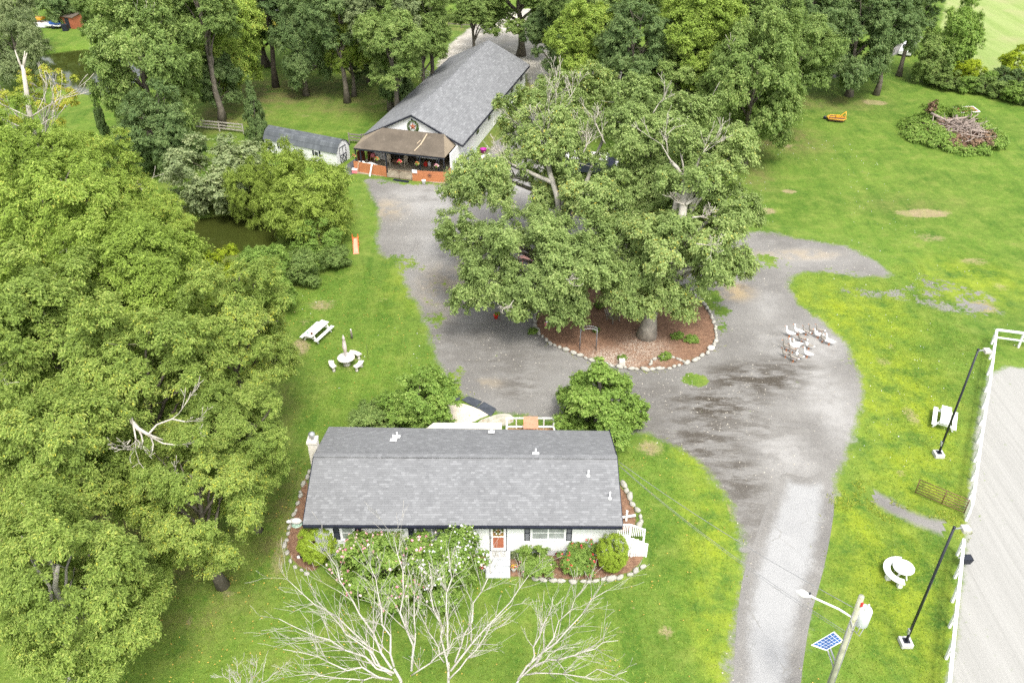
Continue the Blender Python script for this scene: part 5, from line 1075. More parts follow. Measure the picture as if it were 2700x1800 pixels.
# ------------------------------------------------------------------ shed
SA = math.atan2(-4.35, 9.3); shd = thing('garden_shed', 'long white shed with barn-shaped grey roof and black-trimmed doors', 'shed', (-18.9, 87.3, 0), SA)
SL, SW = 9.6, 2.45
prof = [(0, 1.55), (.48, 2.28), (SW / 2, 2.62), (SW - .48, 2.28), (SW, 1.55)]
m = MB(); m.box(-SL, 0, 0, SW, 0, 1.55)
for x, s in ((-SL, 1), (0, -1)):
    q = [(x, y, z) for y, z in prof]; m.add(q, [tuple(range(5))[::s]])
m.build('wall', siding('shed_siding', (.78, .78, .77), .3, True), shd)
m = MB(); pp = [(-.12, 1.48), (.46, 2.33), (SW / 2, 2.70), (SW - .46, 2.33), (SW + .12, 1.48)]
for (y0, z0), (y1, z1) in zip(pp, pp[1:]): m.slab([(-SL - .1, y0, z0), (.12, y0, z0), (.12, y1, z1), (-SL - .1, y1, z1)], .05)
m.build('roof', M_ROOF_SHED, shd)
m = MB()
for y in (.62, SW - .66): m.bar((.02, y, .12), (.02, y, 1.85), .05, .03)
m.bar((.02, .62, 1.85), (.02, SW - .66, 1.85), .05, .05); m.bar((.02, SW / 2, .12), (.02, SW / 2, 1.85), .05, .03); m.bar((.02, .62, .95), (.02, SW - .66, .95), .05, .05); m.bar((.02, .62, .12), (.02, SW - .66, .12), .05, .05)
m.build('door_trim', M_BLACK, shd); m = MB(); m.bar((.05, .62, .14), (.05, SW / 2, .93), .03, .05); m.bar((.05, SW - .66, .14), (.05, SW / 2, .93), .03, .05); m.bar((.075, .62, .93), (.075, SW / 2, .14), .03, .05); m.bar((.075, SW - .66, .93), (.075, SW / 2, .14), .03, .05); m.build('door_brace', M_BLACK, shd)
for x in (-2.6, -7.3):
    m = MB(); m.box(x - .3, x + .3, -.05, 0, .75, 1.3); f = m.build('window', M_WHITE, shd); m = MB(); m.box(x - .24, x + .24, -.058, -.051, .8, 1.25); m.build('pane', M_DARKGLASS, f)
    for s in (-1, 1): m = MB(); m.box(x + s * .42 - .1, x + s * .42 + .1, -.04, -.002, .72, 1.33); m.build('shutter', M_BLACK, shd)
flat('asphalt_pad', polyD((800, 375), (822, 362), (850, 372), (820, 395), (800, 405), (785, 392), it=1), .03, .03, plain('dark_asphalt', (.10, .10, .105), .95, 0, .3, 1, .2, .4, ((.2, .2, .19), .5)), 'structure')

# ------------------------------------------------------------------ fences
def post_rail(name, label, pts, mat, rails, h=1.2, sp=2.4, pw=.12, rw=.10, rh=.14, cat='fence', group=None, capr=False):
    a0 = Vector((pts[0][0], pts[0][1], 0)); t = thing(name, label, cat, a0, 0, group)
    for a, b in zip(pts, pts[1:]):
        a = Vector((a[0], a[1], 0)) - a0; b = Vector((b[0], b[1], 0)) - a0; L = (b - a).length; k = max(1, round(L / sp)); last = b + a0 == Vector((pts[-1][0], pts[-1][1], 0))
        for i in range(k + (1 if last else 0)):
            p = a.lerp(b, i / k); m = MB(); lean = Vector((rnd.uniform(-.02, .02), rnd.uniform(-.02, .02), 0)); m.bar(p, p + Vector((0, 0, h)) + lean, pw, pw); m.build('post', mat, t)
        for z in rails:
            m = MB()
            for i in range(k):
                p = a.lerp(b, i / k); q = a.lerp(b, (i + 1) / k); d = (q - p).normalized(); n = Vector((-d.y, d.x, 0)) * (pw / 2 + rw / 2 - .01) * (1 if z < h - .03 else 0)
                m.bar(p + n + Vector((0, 0, z + rnd.uniform(-.015, .015))), q + n + Vector((0, 0, z + rnd.uniform(-.015, .015))), rw if z < h - .03 else pw * 1.25, rh)
            m.build('rail', mat, t)
    return t
fA = D(2277, 790); fB = D(2218, 1195)
post_rail('white_fence', 'white post fence along the arena above the open gate', [D(2400, 806), fA, D(2262, 900), D(2237, 1060), fB], M_WHITE, (1.32, .7), 1.32, 2.1, .13, .05, .12)
post_rail('white_fence', 'white post fence along the arena below the light pole', [D(2198, 1275), D(2180, 1440), D(2164, 1590), D(2150, 1750)], M_WHITE, (1.32, .7), 1.32, 2.1, .13, .05, .12)
gt = thing('field_gate', 'open brown tubular steel gate standing in the grass by the arena', 'gate', D(2212, 1183)); g1 = D(2100, 1136) - gt.location; m = MB(); L = Vector((g1.x, g1.y, 0))
for z in (.25, .45, .65, .85, 1.05, 1.27): m.tube([Vector((0, 0, z)), L + Vector((0, 0, z))], .026, 6)
m.build('rails', M_BROWNRUST, gt); m = MB()
for f in (0, .45, 1): m = MB(); m.tube([L * f + Vector((0, 0, .2)), L * f + Vector((0, 0, 1.3))], .03, 6); m.build('upright', M_BROWNRUST, gt)
post_rail('split_rail_fence', 'grey split-rail fence at the back of the paddock', [D(700, 158), D(760, 158), D(845, 163), D(905, 172), D(975, 182)], M_WOOD, (.35, .72, 1.08), 1.25, 2.6)
post_rail('split_rail_fence', 'wooden fence between shed and the long barn roof', [D(803, 330), D(832, 333), bw(-1.1, 6), bw(-1.1, 14), bw(-1.1, 24)], M_WOOD, (.4, .75, 1.1), 1.3, 2.5)
post_rail('split_rail_fence', 'pale split-rail fence left of the small conical tree', [D(395, 298), D(440, 296), D(505, 302), D(560, 308)], plain('pale_fence_wood', (.36, .33, .28), .9, 0, .3, 3), (.35, .72, 1.08), 1.25, 2.6)
post_rail('split_rail_fence', 'dark wooden fence on the green strip by the pond', [D(425, 190), D(440, 215), D(430, 240)], M_WOOD, (.6, 1.1), 1.25, 3)
post_rail('split_rail_fence', 'wooden fence across the dirt lane behind the barn, left part', [D(1030, 62), D(1060, 65), D(1095, 66)], M_WOOD, (.5, 1.05), 1.3, 2.6)
post_rail('split_rail_fence', 'wooden fence right of the dirt lane, under the oak branch', [D(1108, 66), D(1130, 60), D(1150, 52), D(1180, 40)], M_WOOD, (.5, 1.05), 1.3, 2.6)
pg = thing('paddock_gate', 'pale tubular gate in the fence left of the barn roof', 'gate', D(955, 178)); m = MB(); L = D(988, 186) - D(955, 178)
for z in (.2, .5, .8, 1.1, 1.3): m.tube([Vector((0, 0, z)), Vector((L.x, L.y, z))], .03, 6)
for f in (0, .5, 1): m.tube([Vector((L.x * f, L.y * f, .1)), Vector((L.x * f, L.y * f, 1.32))], .03, 6)
m.build('rails', M_STEEL, pg)

# ------------------------------------------------------------------ tables and seats
def picnic(name, label, c, ang, L, tw, grp, worn, gaps):
    t = thing(name, label, 'picnic table', c, ang, grp); m = MB(); k = gaps
    for i in range(k): a = -tw / 2 + tw * i / k; m.box(a + .01, a + tw / k - .01, -L / 2, L / 2, .70, .74)
    m.build('tabletop', worn, t, .006)
    for s in (-1, 1): m = MB(); c_ = s * (tw / 2 + .30); m.box(c_ - .14, c_ + .14, -L / 2, L / 2, .42, .46); m.build('bench', worn, t, .006)
    for y in (-L / 2 + .3, L / 2 - .3):
        m = MB(); m.bar((-tw / 2 - .42, y, .395), (tw / 2 + .42, y, .395), .05, .09)
        for s in (-1, 1): m.bar((s * .25, y + .05, .69), (s * .62, y + .05, 0), .05, .09)
        m.build('leg', worn, t)
    return t
pc = D(731, 775); ax = D(740, 748) - D(716, 785); pt_ = picnic('picnic_table', 'cream picnic table on the lawn near the oak grove', D(730, 772), R_(-24), 2.35, .72, None, M_WORNWHITE, 3)
t_ = thing('table_clutter', 'small green pot left on the cream picnic table', 'pot', pt_.matrix_basis @ Vector((-.22, -.85, .74))); m = MB(); m.lathe([(.07, 0), (.1, .12), (.09, .12)], n=10); m.build('pot', M_TEAL, t_)
t_ = thing('brown_pot', 'small brown pot left on the cream picnic table', 'pot', pt_.matrix_basis @ Vector((.15, -.85, .74))); m = MB(); m.lathe([(.07, 0), (.1, .14), (.09, .14)], n=10); m.build('pot', M_BROWNRUST, t_)
picnic('picnic_table', 'white plank picnic table beside the upper black light pole', D(2166, 972), R_(-26), 2.05, .64, None, M_WHITE, 3)
def arc_seat(mb, c, r0, r1, a0, a1, z0, z1, n=10):
    pts = [(c[0] + r1 * cos(a0 + (a1 - a0) * i / n), c[1] + r1 * sin(a0 + (a1 - a0) * i / n)) for i in range(n + 1)] + [(c[0] + r0 * cos(a1 + (a0 - a1) * i / n), c[1] + r0 * sin(a1 + (a0 - a1) * i / n)) for i in range(n + 1)]
    k = len(pts); vs = [(x, y, z0) for x, y in pts] + [(x, y, z1) for x, y in pts]
    fs = []
    for i in range(n):
        j = k - 1 - i; fs += [(i + k, i + 1 + k, j - 1 + k, j + k), (i, j, j - 1, i + 1)]
    fs += [(i, (i + 1) % k, (i + 1) % k + k, i + k) for i in range(k)]; mb.add(vs, fs)
M_CAST = plain('speckled_cast_stone', (.60, .56, .51), .85, 0, .12, 4, .2, .3, ((.36, .27, .2), .8))
ct = D(797, 838); tb = thing('round_stone_table', 'round cast stone table with closed umbrella on the lawn', 'table', ct); m = MB(); m.lathe([(.22, 0), (.26, .06), (.14, .2), (.12, .4), (.20, .60), (.24, .64)], n=18); m.build('pedestal', M_CAST, tb)
m = MB(); m.lathe([(.60, .645), (.64, .66), (.64, .71), (.60, .73)], n=32); m.build('tabletop', M_CAST, tb)
um = thing('closed_umbrella', 'closed pale pink parasol standing through the round stone table', 'umbrella', ct + Vector((0, 0, .735))); m = MB(); m.tube([(0, 0, 0), (0, 0, 1.95)], .022, 8); m.build('pole', M_WORNWHITE, um); m = MB(); m.lathe([(.07, .35), (.10, .40), (.085, .48), (.13, .55), (.16, .9), (.13, 1.3), (.09, 1.62), (.12, 1.66), (.04, 1.86), (.01, 1.92)], n=14); m.build('canopy', plain('pale_pink_canvas', (.62, .52, .50), .9, 0, .1, 5), um)
for a, l in ((205, 'curved stone bench at the lower left of the umbrella table'), (-25, 'curved stone bench at the lower right of the umbrella table'), (62, 'curved stone bench behind the umbrella table')):
    t_ = thing('curved_bench', l, 'bench', ct, R_(a), 'curved stone benches round the umbrella table'); m = MB(); arc_seat(m, (0, 0), .92, 1.30, -.42, .42, .38, .45); m.build('seat', M_CAST, t_)
    for s in (-.28, .28): m = MB(); c_ = (1.11 * cos(s), 1.11 * sin(s), 0); m.lathe([(.15, 0), (.09, .1), (.08, .25), (.14, .375)], c_, 10); m.build('leg', M_CAST, t_)
c2 = D(2068, 1322); tb = thing('round_white_table', 'round white wooden table beside the curved white bench', 'table', c2); m = MB(); m.lathe([(.56, .70), (.57, .71), (.57, .745), (.56, .755)], n=36); m.build('tabletop', M_WHITE, tb)
for a in (.6, 2.2, 3.8, 5.3): m = MB(); m.bar((.15 * cos(a), .15 * sin(a), .69), (.40 * cos(a), .40 * sin(a), 0), .07, .05); m.build('leg', M_WORNWHITE, tb)
m = MB(); m.bar((-.3, -.15, .2), (.3, .12, .2), .06, .05); m.build('stretcher', M_WORNWHITE, tb)
t_ = thing('curved_white_bench', 'long curved white bench wrapping the round white table', 'bench', c2, 0); m = MB(); arc_seat(m, (0, 0), .62, 1.0, R_(72), R_(258), .40, .46, 20); m.build('seat', M_WHITE, t_)
for a in (85, 140, 195, 245): m = MB(); c_ = (.82 * cos(R_(a)), .82 * sin(R_(a))); m.box(c_[0] - .12, c_[0] + .12, c_[1] - .12, c_[1] + .12, 0, .395); m.build('leg', M_WORNWHITE, t_)

# ------------------------------------------------------------------ poles and wires
def light_pole(label, base, h, lean):
    t = thing('arena_light_pole', label, 'light pole', base, 0, 'black light poles along the arena'); m = MB(); m.box(-.30, .30, -.30, .30, 0, .28); m.build('footing', M_CONC, t, .03)
    m = MB(); m.box(-.16, .16, -.16, .16, .28, .31); m.tube([(0, 0, .28), (0, 0, h)], [.075, .06], 12); m.tube([(0, 0, h), (0, 0, h + .08)], [.075, .07], 10); m.build('pole', M_BLACKPOLE, t)
    m = MB(); m.bar((0, 0, h - .06), (.38, .02, h - .02), .05, .05); m.build('bracket', M_STEEL, t); m = MB(); m.box(.36, .74, -.2, .2, h - .17, h + .05); m.build('floodlight', plain('aluminium_lamp_housing', (.55, .52, .48), .5, .3, .15, 4), t, .04)
    m = MB(); m.box(-.13, -.05, -.08, .08, .9, 1.2); m.build('switch_box', M_STEEL, t); return t
light_pole('tall black light pole rising past the white plank picnic table', at(2473, 1201), 8.4, 0); light_pole('tall black light pole beside the round white table, concrete footing in the grass', at(2386, 1697), 8.55, 0)
UP = at(2272, 1571, 9.2); ub = Vector((UP.x, UP.y, 0)); up = thing('utility_pole', 'weathered wooden utility pole with transformer and street lamp', 'utility pole', ub)
m = MB(); m.tube([(0, 0, 0), (0, 0, 4.5), (0, 0, 9.2)], [.17, .145, .115], 14); m.build('pole', M_WOODPOLE, up)
m = MB(); m.tube([(.13, -.03, 0), (.125, -.03, 8.0)], .03, 6); m.tube([(.08, -.13, 0), (.08, -.12, 7.8)], .024, 6); m.tube([(-.13, -.05, 3.2), (-.12, -.05, 8.3)], .022, 6); m.build('conduit', M_CABLE, up)
m = MB(); m.lathe([(.27, 7.30), (.30, 7.34), (.30, 8.18), (.26, 8.27), (.10, 8.31)], (.42, .10, 0), 20); tr_ = m.build('transformer', plain('light_grey_transformer', (.62, .64, .66), .4, 0, .06), up)
m = MB(); m.tube([(.35, .0, 8.28), (.33, -.04, 8.5)], [.05, .03], 8); m.tube([(.52, .15, 8.28), (.55, .18, 8.46)], [.05, .03], 8); m.build('bushing', M_WORNWHITE, tr_)
m = MB()
for z in (8.72, 8.86): m.lathe([(.03, z), (.06, z + .02), (.06, z + .07), (.03, z + .09)], (.05, -.13, 0), 10)
m.build('red_insulator', M_RED, up)
m = MB(); m.tube([(.3, -.15, 7.5), (.2, -.28, 7.2), (.0, -.2, 7.3), (-.12, -.08, 7.7)], .02, 6); m.tube([(.45, -.2, 7.4), (.3, -.32, 7.0), (.1, -.2, 7.2)], .02, 6); m.build('drop_loop', M_CABLE, up)
la = at(2110, 1563, 8.6) - ub; m = MB(); m.tube([(-.1, 0, 7.85), Vector((la.x * .3, la.y * .3, 8.15)), Vector((la.x * .75, la.y * .75, 8.5)), Vector((la.x * .82, la.y * .82, 8.55))], .045, 8); arm = m.build('lamp_arm', M_WHITE, up)
m = MB(); d_ = Vector((la.x, la.y, 0)).normalized(); e_ = Vector((-d_.y, d_.x, 0)); rr = [.05, .09, .13, .17, .19, .17, .10, .02]; vs = []
for i, r_ in enumerate(rr):
    c_ = Vector((la.x, la.y, 0)) * .78 + d_ * (.10 * i) + Vector((0, 0, 8.54 + .02 * i))
    for j in range(10): a = 2 * pi * j / 10; vs.append(c_ + e_ * r_ * cos(a) + Vector((0, 0, 1)) * r_ * .55 * sin(a))
m.add(vs, [(i * 10 + j, i * 10 + (j + 1) % 10, (i + 1) * 10 + (j + 1) % 10, (i + 1) * 10 + j) for i in range(len(rr) - 1) for j in range(10)] + [tuple(range(9, -1, -1))], True); m.build('lamp_head', M_WHITE, arm)
m = MB(); c_ = Vector((la.x, la.y, 8.72)) * 1.0; m.lathe([(.045, 8.66), (.045, 8.74), (.03, 8.76)], (la.x * .84, la.y * .84, 0), 8); m.build('photocell', M_BLACK, arm)
# solar panel
cor = [at(2050 + a * .1913, 1500 + b * .1913, 4.9) for a, b in ((470, 1020), (680, 1095), (905, 1000), (770, 885))]
sp0 = sum(cor, Vector()) / 4; spn = thing('solar_panel', 'blue solar panel mounted on the utility pole', 'solar panel', sp0); q = [c - sp0 for c in cor]; tilt = lambda p: Vector((p.x, p.y, .28 * p.y + .12 * p.x)); q = [tilt(p) for p in q]
m = MB(); m.slab(q, .05); m.build('frame', M_WHITE, spn); u_, v_ = (q[1] - q[0]), (q[3] - q[0]); nn = u_.cross(v_).normalized() * .004; m = MB()
for i in range(4):
    for j in range(6):
        a0, a1, b0, b1 = .05 + .9 * i / 4 + .012, .05 + .9 * (i + 1) / 4 - .012, .05 + .9 * j / 6 + .008, .05 + .9 * (j + 1) / 6 - .008
        bl = lambda a, b: q[0] * (1 - a) * (1 - b) + q[1] * a * (1 - b) + q[2] * a * b + q[3] * (1 - a) * b + nn
        m.slab([bl(a0, b0), bl(a1, b0), bl(a1, b1), bl(a0, b1)], .003)
m.build('cells', plain('blue_solar_cells', (.015, .085, .26), .25, 0, .15, 3, .6), spn)
m = MB(); pole_p = Vector((ub.x, ub.y, 4.4)) - sp0; m.bar(Vector((0, 0, -.1)), pole_p + Vector((-.1, 0, .3)), .06, .06); m.bar(q[1] * .6 + Vector((0, 0, -.08)), pole_p + Vector((-.1, -.05, -.1)), .05, .05); m.build('bracket', M_STEEL, spn)
def wire(label, a, b, sag, r, name='overhead_wire'):
    a = Vector(a); b = Vector(b); t = []
    for i in range(25): f = i / 24; p = a.lerp(b, f); p.z -= sag * 4 * f * (1 - f); t.append(p - a)
    m = MB(); m.tube(t, r, 5); o = m.build(name, M_CABLE); o.location = a; tag(o, label, 'wire', 'wires between house and utility pole')
HG = (6.05, 36.7, 3.95)
wire('upper service wire from the house gable to the utility pole', HG, ub + Vector((-.12, .1, 8.35)), .35, .014)
wire('lower service wire sagging across the drive to the utility pole', (6.05, 36.6, 3.8), ub + Vector((-.14, -.02, 6.9)), .45, .011)
wire('thin lower service wire beside the sagging one', (6.05, 36.62, 3.75), ub + Vector((-.14, 0, 6.75)), .5, .009)
t_ = thing('feed_trough', 'black feed tub hanging on the white arena fence', 'feeder', D(2212, 1300)); m = MB(); m.add([(-.22, -.16, .35), (.22, -.16, .35), (.22, .16, .35), (-.22, .16, .35), (-.3, -.22, .75), (.3, -.22, .75), (.3, .22, .75), (-.3, .22, .75)], [(0, 3, 2, 1), (0, 1, 5, 4), (1, 2, 6, 5), (2, 3, 7, 6), (3, 0, 4, 7)]); m.add([(-.28, -.2, .74), (.28, -.2, .74), (.28, .2, .74), (-.28, .2, .74)], [(0, 1, 2, 3)]); m.build('tub', M_NAVY, t_)
m = MB(); m.bar((-.5, 0, .72), (-.28, 0, .72), .05, .05); m.build('hook', M_STEEL, t_)
# ------------------------------------------------------------------ geese
M_GWHITE = plain('white_feathers', (.80, .79, .77), .8, 0, .06, 6); M_GGREY = plain('brown_grey_feathers', (.235, .215, .185), .85, 0, .25, 7); M_GDARK = plain('dark_wing_feathers', (.13, .10, .09), .8, 0, .3, 8); M_BILL = plain('orange_bill', (.70, .24, .06), .5)
def loft(mb, rings, n=10):
    """rings = (centre, half width, half height, direction): one continuous skin"""
    vs = []
    for c, a, b, d in rings:
        d = Vector(d).normalized(); s = Vector((0, 1, 0)); u = s.cross(d).normalized() if abs(d.y) < .99 else Vector((0, 0, 1))
        for j in range(n): t = 2 * pi * j / n; vs.append(Vector(c) + s * a * cos(t) + u * b * sin(t))
    k = len(rings); fs = [(i * n + j, i * n + (j + 1) % n, (i + 1) * n + (j + 1) % n, (i + 1) * n + j) for i in range(k - 1) for j in range(n)] + [tuple(range(n - 1, -1, -1)), tuple(range((k - 1) * n, k * n))]
    mb.add(vs, fs, True)
def goose_mesh(kind, up):
    mb = MB(); z = .36; hz = .30 if up else .22
    rings = [((-.46, 0, z + .10), .02, .012, (1, 0, -.1)), ((-.36, 0, z + .07), .09, .045, (1, 0, -.1)), ((-.24, 0, z + .03), .145, .11, (1, 0, -.05)), ((-.08, 0, z), .175, .155, (1, 0, 0)), ((.10, 0, z + .01), .170, .155, (1, 0, .1)), ((.22, 0, z + .06), .125, .12, (1, 0, .6)),
             ((.28, 0, z + .15), .075, .078, (.5, 0, 1)), ((.305, 0, z + .15 + hz * .45), .048, .05, (.15, 0, 1)), ((.315, 0, z + .15 + hz * .85), .044, .046, (.2, 0, 1)), ((.335, 0, z + .15 + hz + .02), .050, .056, (.7, 0, .7)), ((.375, 0, z + .15 + hz + .035), .044, .048, (1, 0, -.1)), ((.41, 0, z + .15 + hz + .02), .026, .030, (1, 0, -.2))]
    loft(mb, rings); nb = len(mb.f)
    for i in range(nb):
        c = sum((Vector(mb.v[j]) for j in mb.f[i]), Vector()) / len(mb.f[i])
        if kind == 'grey': mb.mi[i] = 1 if (c.z > z - .02 and c.x > -.40) else 0
        if kind == 'grey' and -.36 < c.x < .05 and abs(c.z - z - .05) < .05: mb.mi[i] = 2
        if kind == 'saddle': mb.mi[i] = 1 if (c.z > z + .05 and -.34 < c.x < .10) or c.z > z + .30 else 0
    mb.m = 3; mb.lathe([(.024, 0), (.018, .06), (.006, .085)], (0, 0, 0), 8); b = len(mb.v) - 24
    for i in range(b, len(mb.v)): p = mb.v[i]; mb.v[i] = (.415 + p[2], p[1], z + .15 + hz + .012 - p[2] * .25 + p[0])
    for s, x in ((-1, .03), (1, -.06)):
        mb.tube([(x, .07 * s, z - .10), (x + .01, .07 * s, .13), (x, .07 * s, .02)], [.035, .018, .015], 6); mb.add([(x - .02, .07 * s, .004), (x + .12, .07 * s - .06, .004), (x + .14, .07 * s, .004), (x + .12, .07 * s + .06, .004), (x, .07 * s, .035)], [(0, 1, 4), (1, 2, 4), (2, 3, 4), (3, 0, 4), (3, 2, 1, 0)])
    o = mb.build('goose', [M_GWHITE, M_GGREY, M_GDARK, M_BILL]); me = o.data; bpy.data.objects.remove(o); return me
GM = {(k, u): goose_mesh(k, u) for k in ('white', 'grey', 'saddle') for u in (0, 1)}
for (x, y, k, u, a, l) in ((360, 560, 'white', 1, 146, 'white goose at the left end of the back row of the flock'), (620, 505, 'white', 1, 150, 'white goose second from the left in the back row of the flock'), (870, 510, 'grey', 1, 145, 'brown goose standing between white and brown geese in the back row'), (1060, 465, 'grey', 1, 150, 'brown goose alone at the far back of the flock'), (1290, 470, 'grey', 1, 155, 'brown goose half hidden behind the big white goose at right'),
                           (1240, 600, 'white', 0, 160, 'big white goose in front of a brown one at the right of the flock'), (1390, 730, 'grey', 0, 110, 'small brown goose facing away beside the rightmost white goose'), (1590, 815, 'white', 1, 138, 'white goose farthest right in the flock'), (740, 735, 'grey', 1, 148, 'brown goose in the middle of the flock, behind a neckless white one'), (590, 890, 'white', 0, 165, 'white goose with head lowered in the middle of the flock'),
                           (470, 960, 'white', 1, 142, 'tall white goose in the left front group of the flock'), (960, 945, 'saddle', 1, 145, 'white goose with a dark saddle at the centre of the flock'), (270, 985, 'grey', 1, 145, 'brown goose at the far left edge of the flock'), (450, 1060, 'grey', 0, 150, 'brown goose squeezed in front of the tall white goose'), (240, 1200, 'grey', 1, 140, 'brown goose at the left front corner of the flock'),
                           (480, 1330, 'grey', 1, 145, 'brown goose nearest the camera in the flock'), (650, 1245, 'saddle', 1, 146, 'brown-backed goose just behind the nearest one'), (910, 1200, 'white', 1, 140, 'lone white goose at the front right of the flock')):
    o = bpy.data.objects.new('goose', GM[(k, u)]); COL.objects.link(o); o.location = at(2050 + x * .085, 840 + y * .085); o.rotation_euler = (0, 0, R_(a + rnd.uniform(-9, 9))); s = rnd.uniform(.95, 1.08) * (1.0 if k == 'white' else .93); o.scale = (s, s, s)
    tag(o, l, 'goose', 'flock of geese on the gravel drive')

# ------------------------------------------------------------------ bare white trees in front of the house
M_BARE = plain('pale_bare_bark', (.42, .395, .35), .9, 0, .22, 2.5, .15, .4, ((.36, .34, .28), .6))
def bare_tree(label, base, limbs, seed, trunk, r0):
    t = thing('bare_tree', label, 'tree', base, 0, 'leafless white trees before the house'); g = random.Random(seed); b = Vector(base)
    m = MB(); pts = [Vector((0, 0, 0))] + [Vector(p) - b for p in trunk]; m.tube(wob(pts[0], pts[1], 4, .02) + pts[2:], [r0 * .8 * (1 - .10 * i) for i in range(5 + len(pts) - 2)], 9); m.build('trunk', M_BARE, t)
    for (p, tip, r, dep) in limbs:
        p = Vector(p) - b; tip = Vector(tip) - b; m = MB(); path = wob(p, tip, 7, .035, g); L = (tip - p).length
        r = r * .54; rad = [r * (1 - .82 * i / 7) + .005 for i in range(8)]; m.tube(path, rad, 7)
        for k in range(15):
            i = g.choice((1, 2, 2, 3, 3, 4, 4, 5, 5, 6, 6, 7)); d = (path[min(i, 7)] - path[i - 1]).normalized(); side = d.cross(Vector((g.uniform(-1, 1), g.uniform(-1, 1), g.uniform(-1, 1)))).normalized()
            bare_branch(m, g, path[i], d * .85 + side * .62, L * g.uniform(.16, .34) * (1.15 - i * .06), max(.008, rad[i] * .55), dep, .5, .10, 4, .006)
        m.build('limb', M_BARE, t)
    return t
Z = lambda x, y, z: D(x, y, z)
bare_tree('leafless white tree spreading widest, left of the front steps', (-4.6, 23.6, 0), [(Z(905, 1545, 5.6), Z(640, 1420, 8.0), .075, 1), (Z(905, 1545, 5.6), Z(660, 1330, 8.4), .085, 1), (Z(900, 1535, 5.8), Z(745, 1260, 8.8), .09, 1), (Z(905, 1530, 5.8), Z(850, 1300, 8.6), .085, 1), (Z(945, 1540, 5.8), Z(905, 1235, 9.0), .095, 1), (Z(945, 1540, 5.8), Z(960, 1330, 8.5), .075, 1), (Z(900, 1560, 5.4), Z(650, 1490, 7.4), .07, 1), (Z(890, 1560, 5.2), Z(680, 1550, 7.0), .06, 1), (Z(900, 1550, 5.5), Z(730, 1380, 8.0), .075, 1), (Z(945, 1550, 5.5), Z(1090, 1440, 8.0), .06, 1)],
          41, [Z(930, 1640, 3.6), Z(920, 1560, 5.2), Z(905, 1535, 5.8)], .17)
bare_tree('leafless white tree in front of the front steps', (-2.5, 23.3, 0), [(Z(1030, 1540, 5.8), Z(985, 1290, 8.8), .08, 1), (Z(1030, 1500, 6.2), Z(1030, 1260, 9.2), .085, 1), (Z(1035, 1540, 5.8), Z(1215, 1320, 8.8), .085, 1), (Z(1045, 1520, 6.0), Z(1130, 1290, 9.0), .075, 1), (Z(1030, 1560, 5.5), Z(1175, 1390, 8.2), .06, 1), (Z(1020, 1520, 6.0), Z(960, 1400, 8.2), .055, 1)],
          42, [Z(1030, 1640, 3.6), Z(1030, 1560, 5.4), Z(1030, 1520, 6.0)], .14)
bare_tree('leafless white tree reaching toward the lawn right of the front steps', (-.6, 22.9, 0), [(Z(1190, 1560, 5.6), Z(1395, 1355, 8.6), .09, 1), (Z(1215, 1530, 6.0), Z(1270, 1370, 8.4), .07, 1), (Z(1230, 1530, 6.0), Z(1420, 1470, 7.8), .07, 1), (Z(1190, 1560, 5.6), Z(1300, 1480, 7.6), .06, 1), (Z(1200, 1550, 5.6), Z(1440, 1540, 7.4), .055, 1), (Z(1200, 1550, 5.6), Z(1350, 1340, 8.6), .06, 1)],
          43, [Z(1150, 1660, 3.4), Z(1180, 1580, 5.2), Z(1195, 1555, 5.6)], .13)
bare_tree('leafless white tree top poking into the lower edge, beside the widest one', (-8.2, 23.2, 0), [(Z(560, 1600, 4.8), Z(545, 1530, 6.6), .05, 1), (Z(560, 1600, 4.8), Z(590, 1525, 6.6), .05, 1), (Z(560, 1600, 4.8), Z(510, 1545, 6.2), .045, 1), (Z(560, 1600, 4.8), Z(640, 1540, 6.6), .045, 1)], 44, [Z(560, 1640, 3.6), Z(560, 1600, 4.8)], .10)

# ------------------------------------------------------------------ on and around the mulch island
t_ = thing('garden_arbor', 'grey metal arch arbor at the front edge of the mulch island', 'arbor', D(1350, 803)); m = MB()
for x in (-.62, .62):
    for y in (-.18, .18): m.tube([(x, y, 0), (x, y, 1.75), (x * .9, y, 1.95)], .025, 6)
    for z in (.35, .8, 1.25, 1.65): m.tube([(x, -.18, z), (x, .18, z)], .015, 5)
m.build('side_frame', M_CABLE, t_); m = MB()
for y in (-.18, .18): m.tube([(-.66, y, 1.86), (-.3, y, 2.02), (0, y, 2.06), (.3, y, 2.02), (.66, y, 1.86)], .028, 6)
for i in range(8): x = -.6 + 1.2 * i / 7; m.tube([(x, -.18, 2.06 - .42 * x * x), (x, .18, 2.06 - .42 * x * x)], .015, 5)
m.build('arch', M_CABLE, t_)
t_ = thing('stone_block', 'white cube stone standing at the front stone ring of the island', 'block', D(1428, 838)); m = MB(); m.box(-.22, .22, -.2, .2, 0, .5); m.build('block', M_CAST, t_, .04)
t_ = thing('round_stone', 'pale round boulder inside the right edge of the island', 'boulder', D(1632, 803)); m = MB(); m.ball((0, 0, .16), (.3, .24, .24), 10, 6, .12); m.build('rock', M_CAST, t_)
t_ = thing('broken_chair', 'weathered green wooden chair lying on the mulch', 'chair', D(1408, 737), .6); m = MB()
for i in range(4): m.bar((-.35, -.3 + .18 * i, .35), (.35, -.3 + .18 * i, .32), .12, .03)
m.build('seat', plain('mossy_wood', (.16, .15, .07), .9, 0, .3), t_); m = MB()
for i in range(4): m.bar((-.33 + .2 * i, .35, .3), (-.33 + .2 * i, .75, .85), .1, .03)
m.build('backrest', M_WOOD, t_); m = MB()
for sx in (-.33, .33): m.bar((sx, -.35, 0), (sx, -.3, .55), .06, .06); m.bar((sx, .4, 0), (sx, .35, .4), .06, .06); m.bar((sx, -.35, .55), (sx, .45, .55), .1, .03)
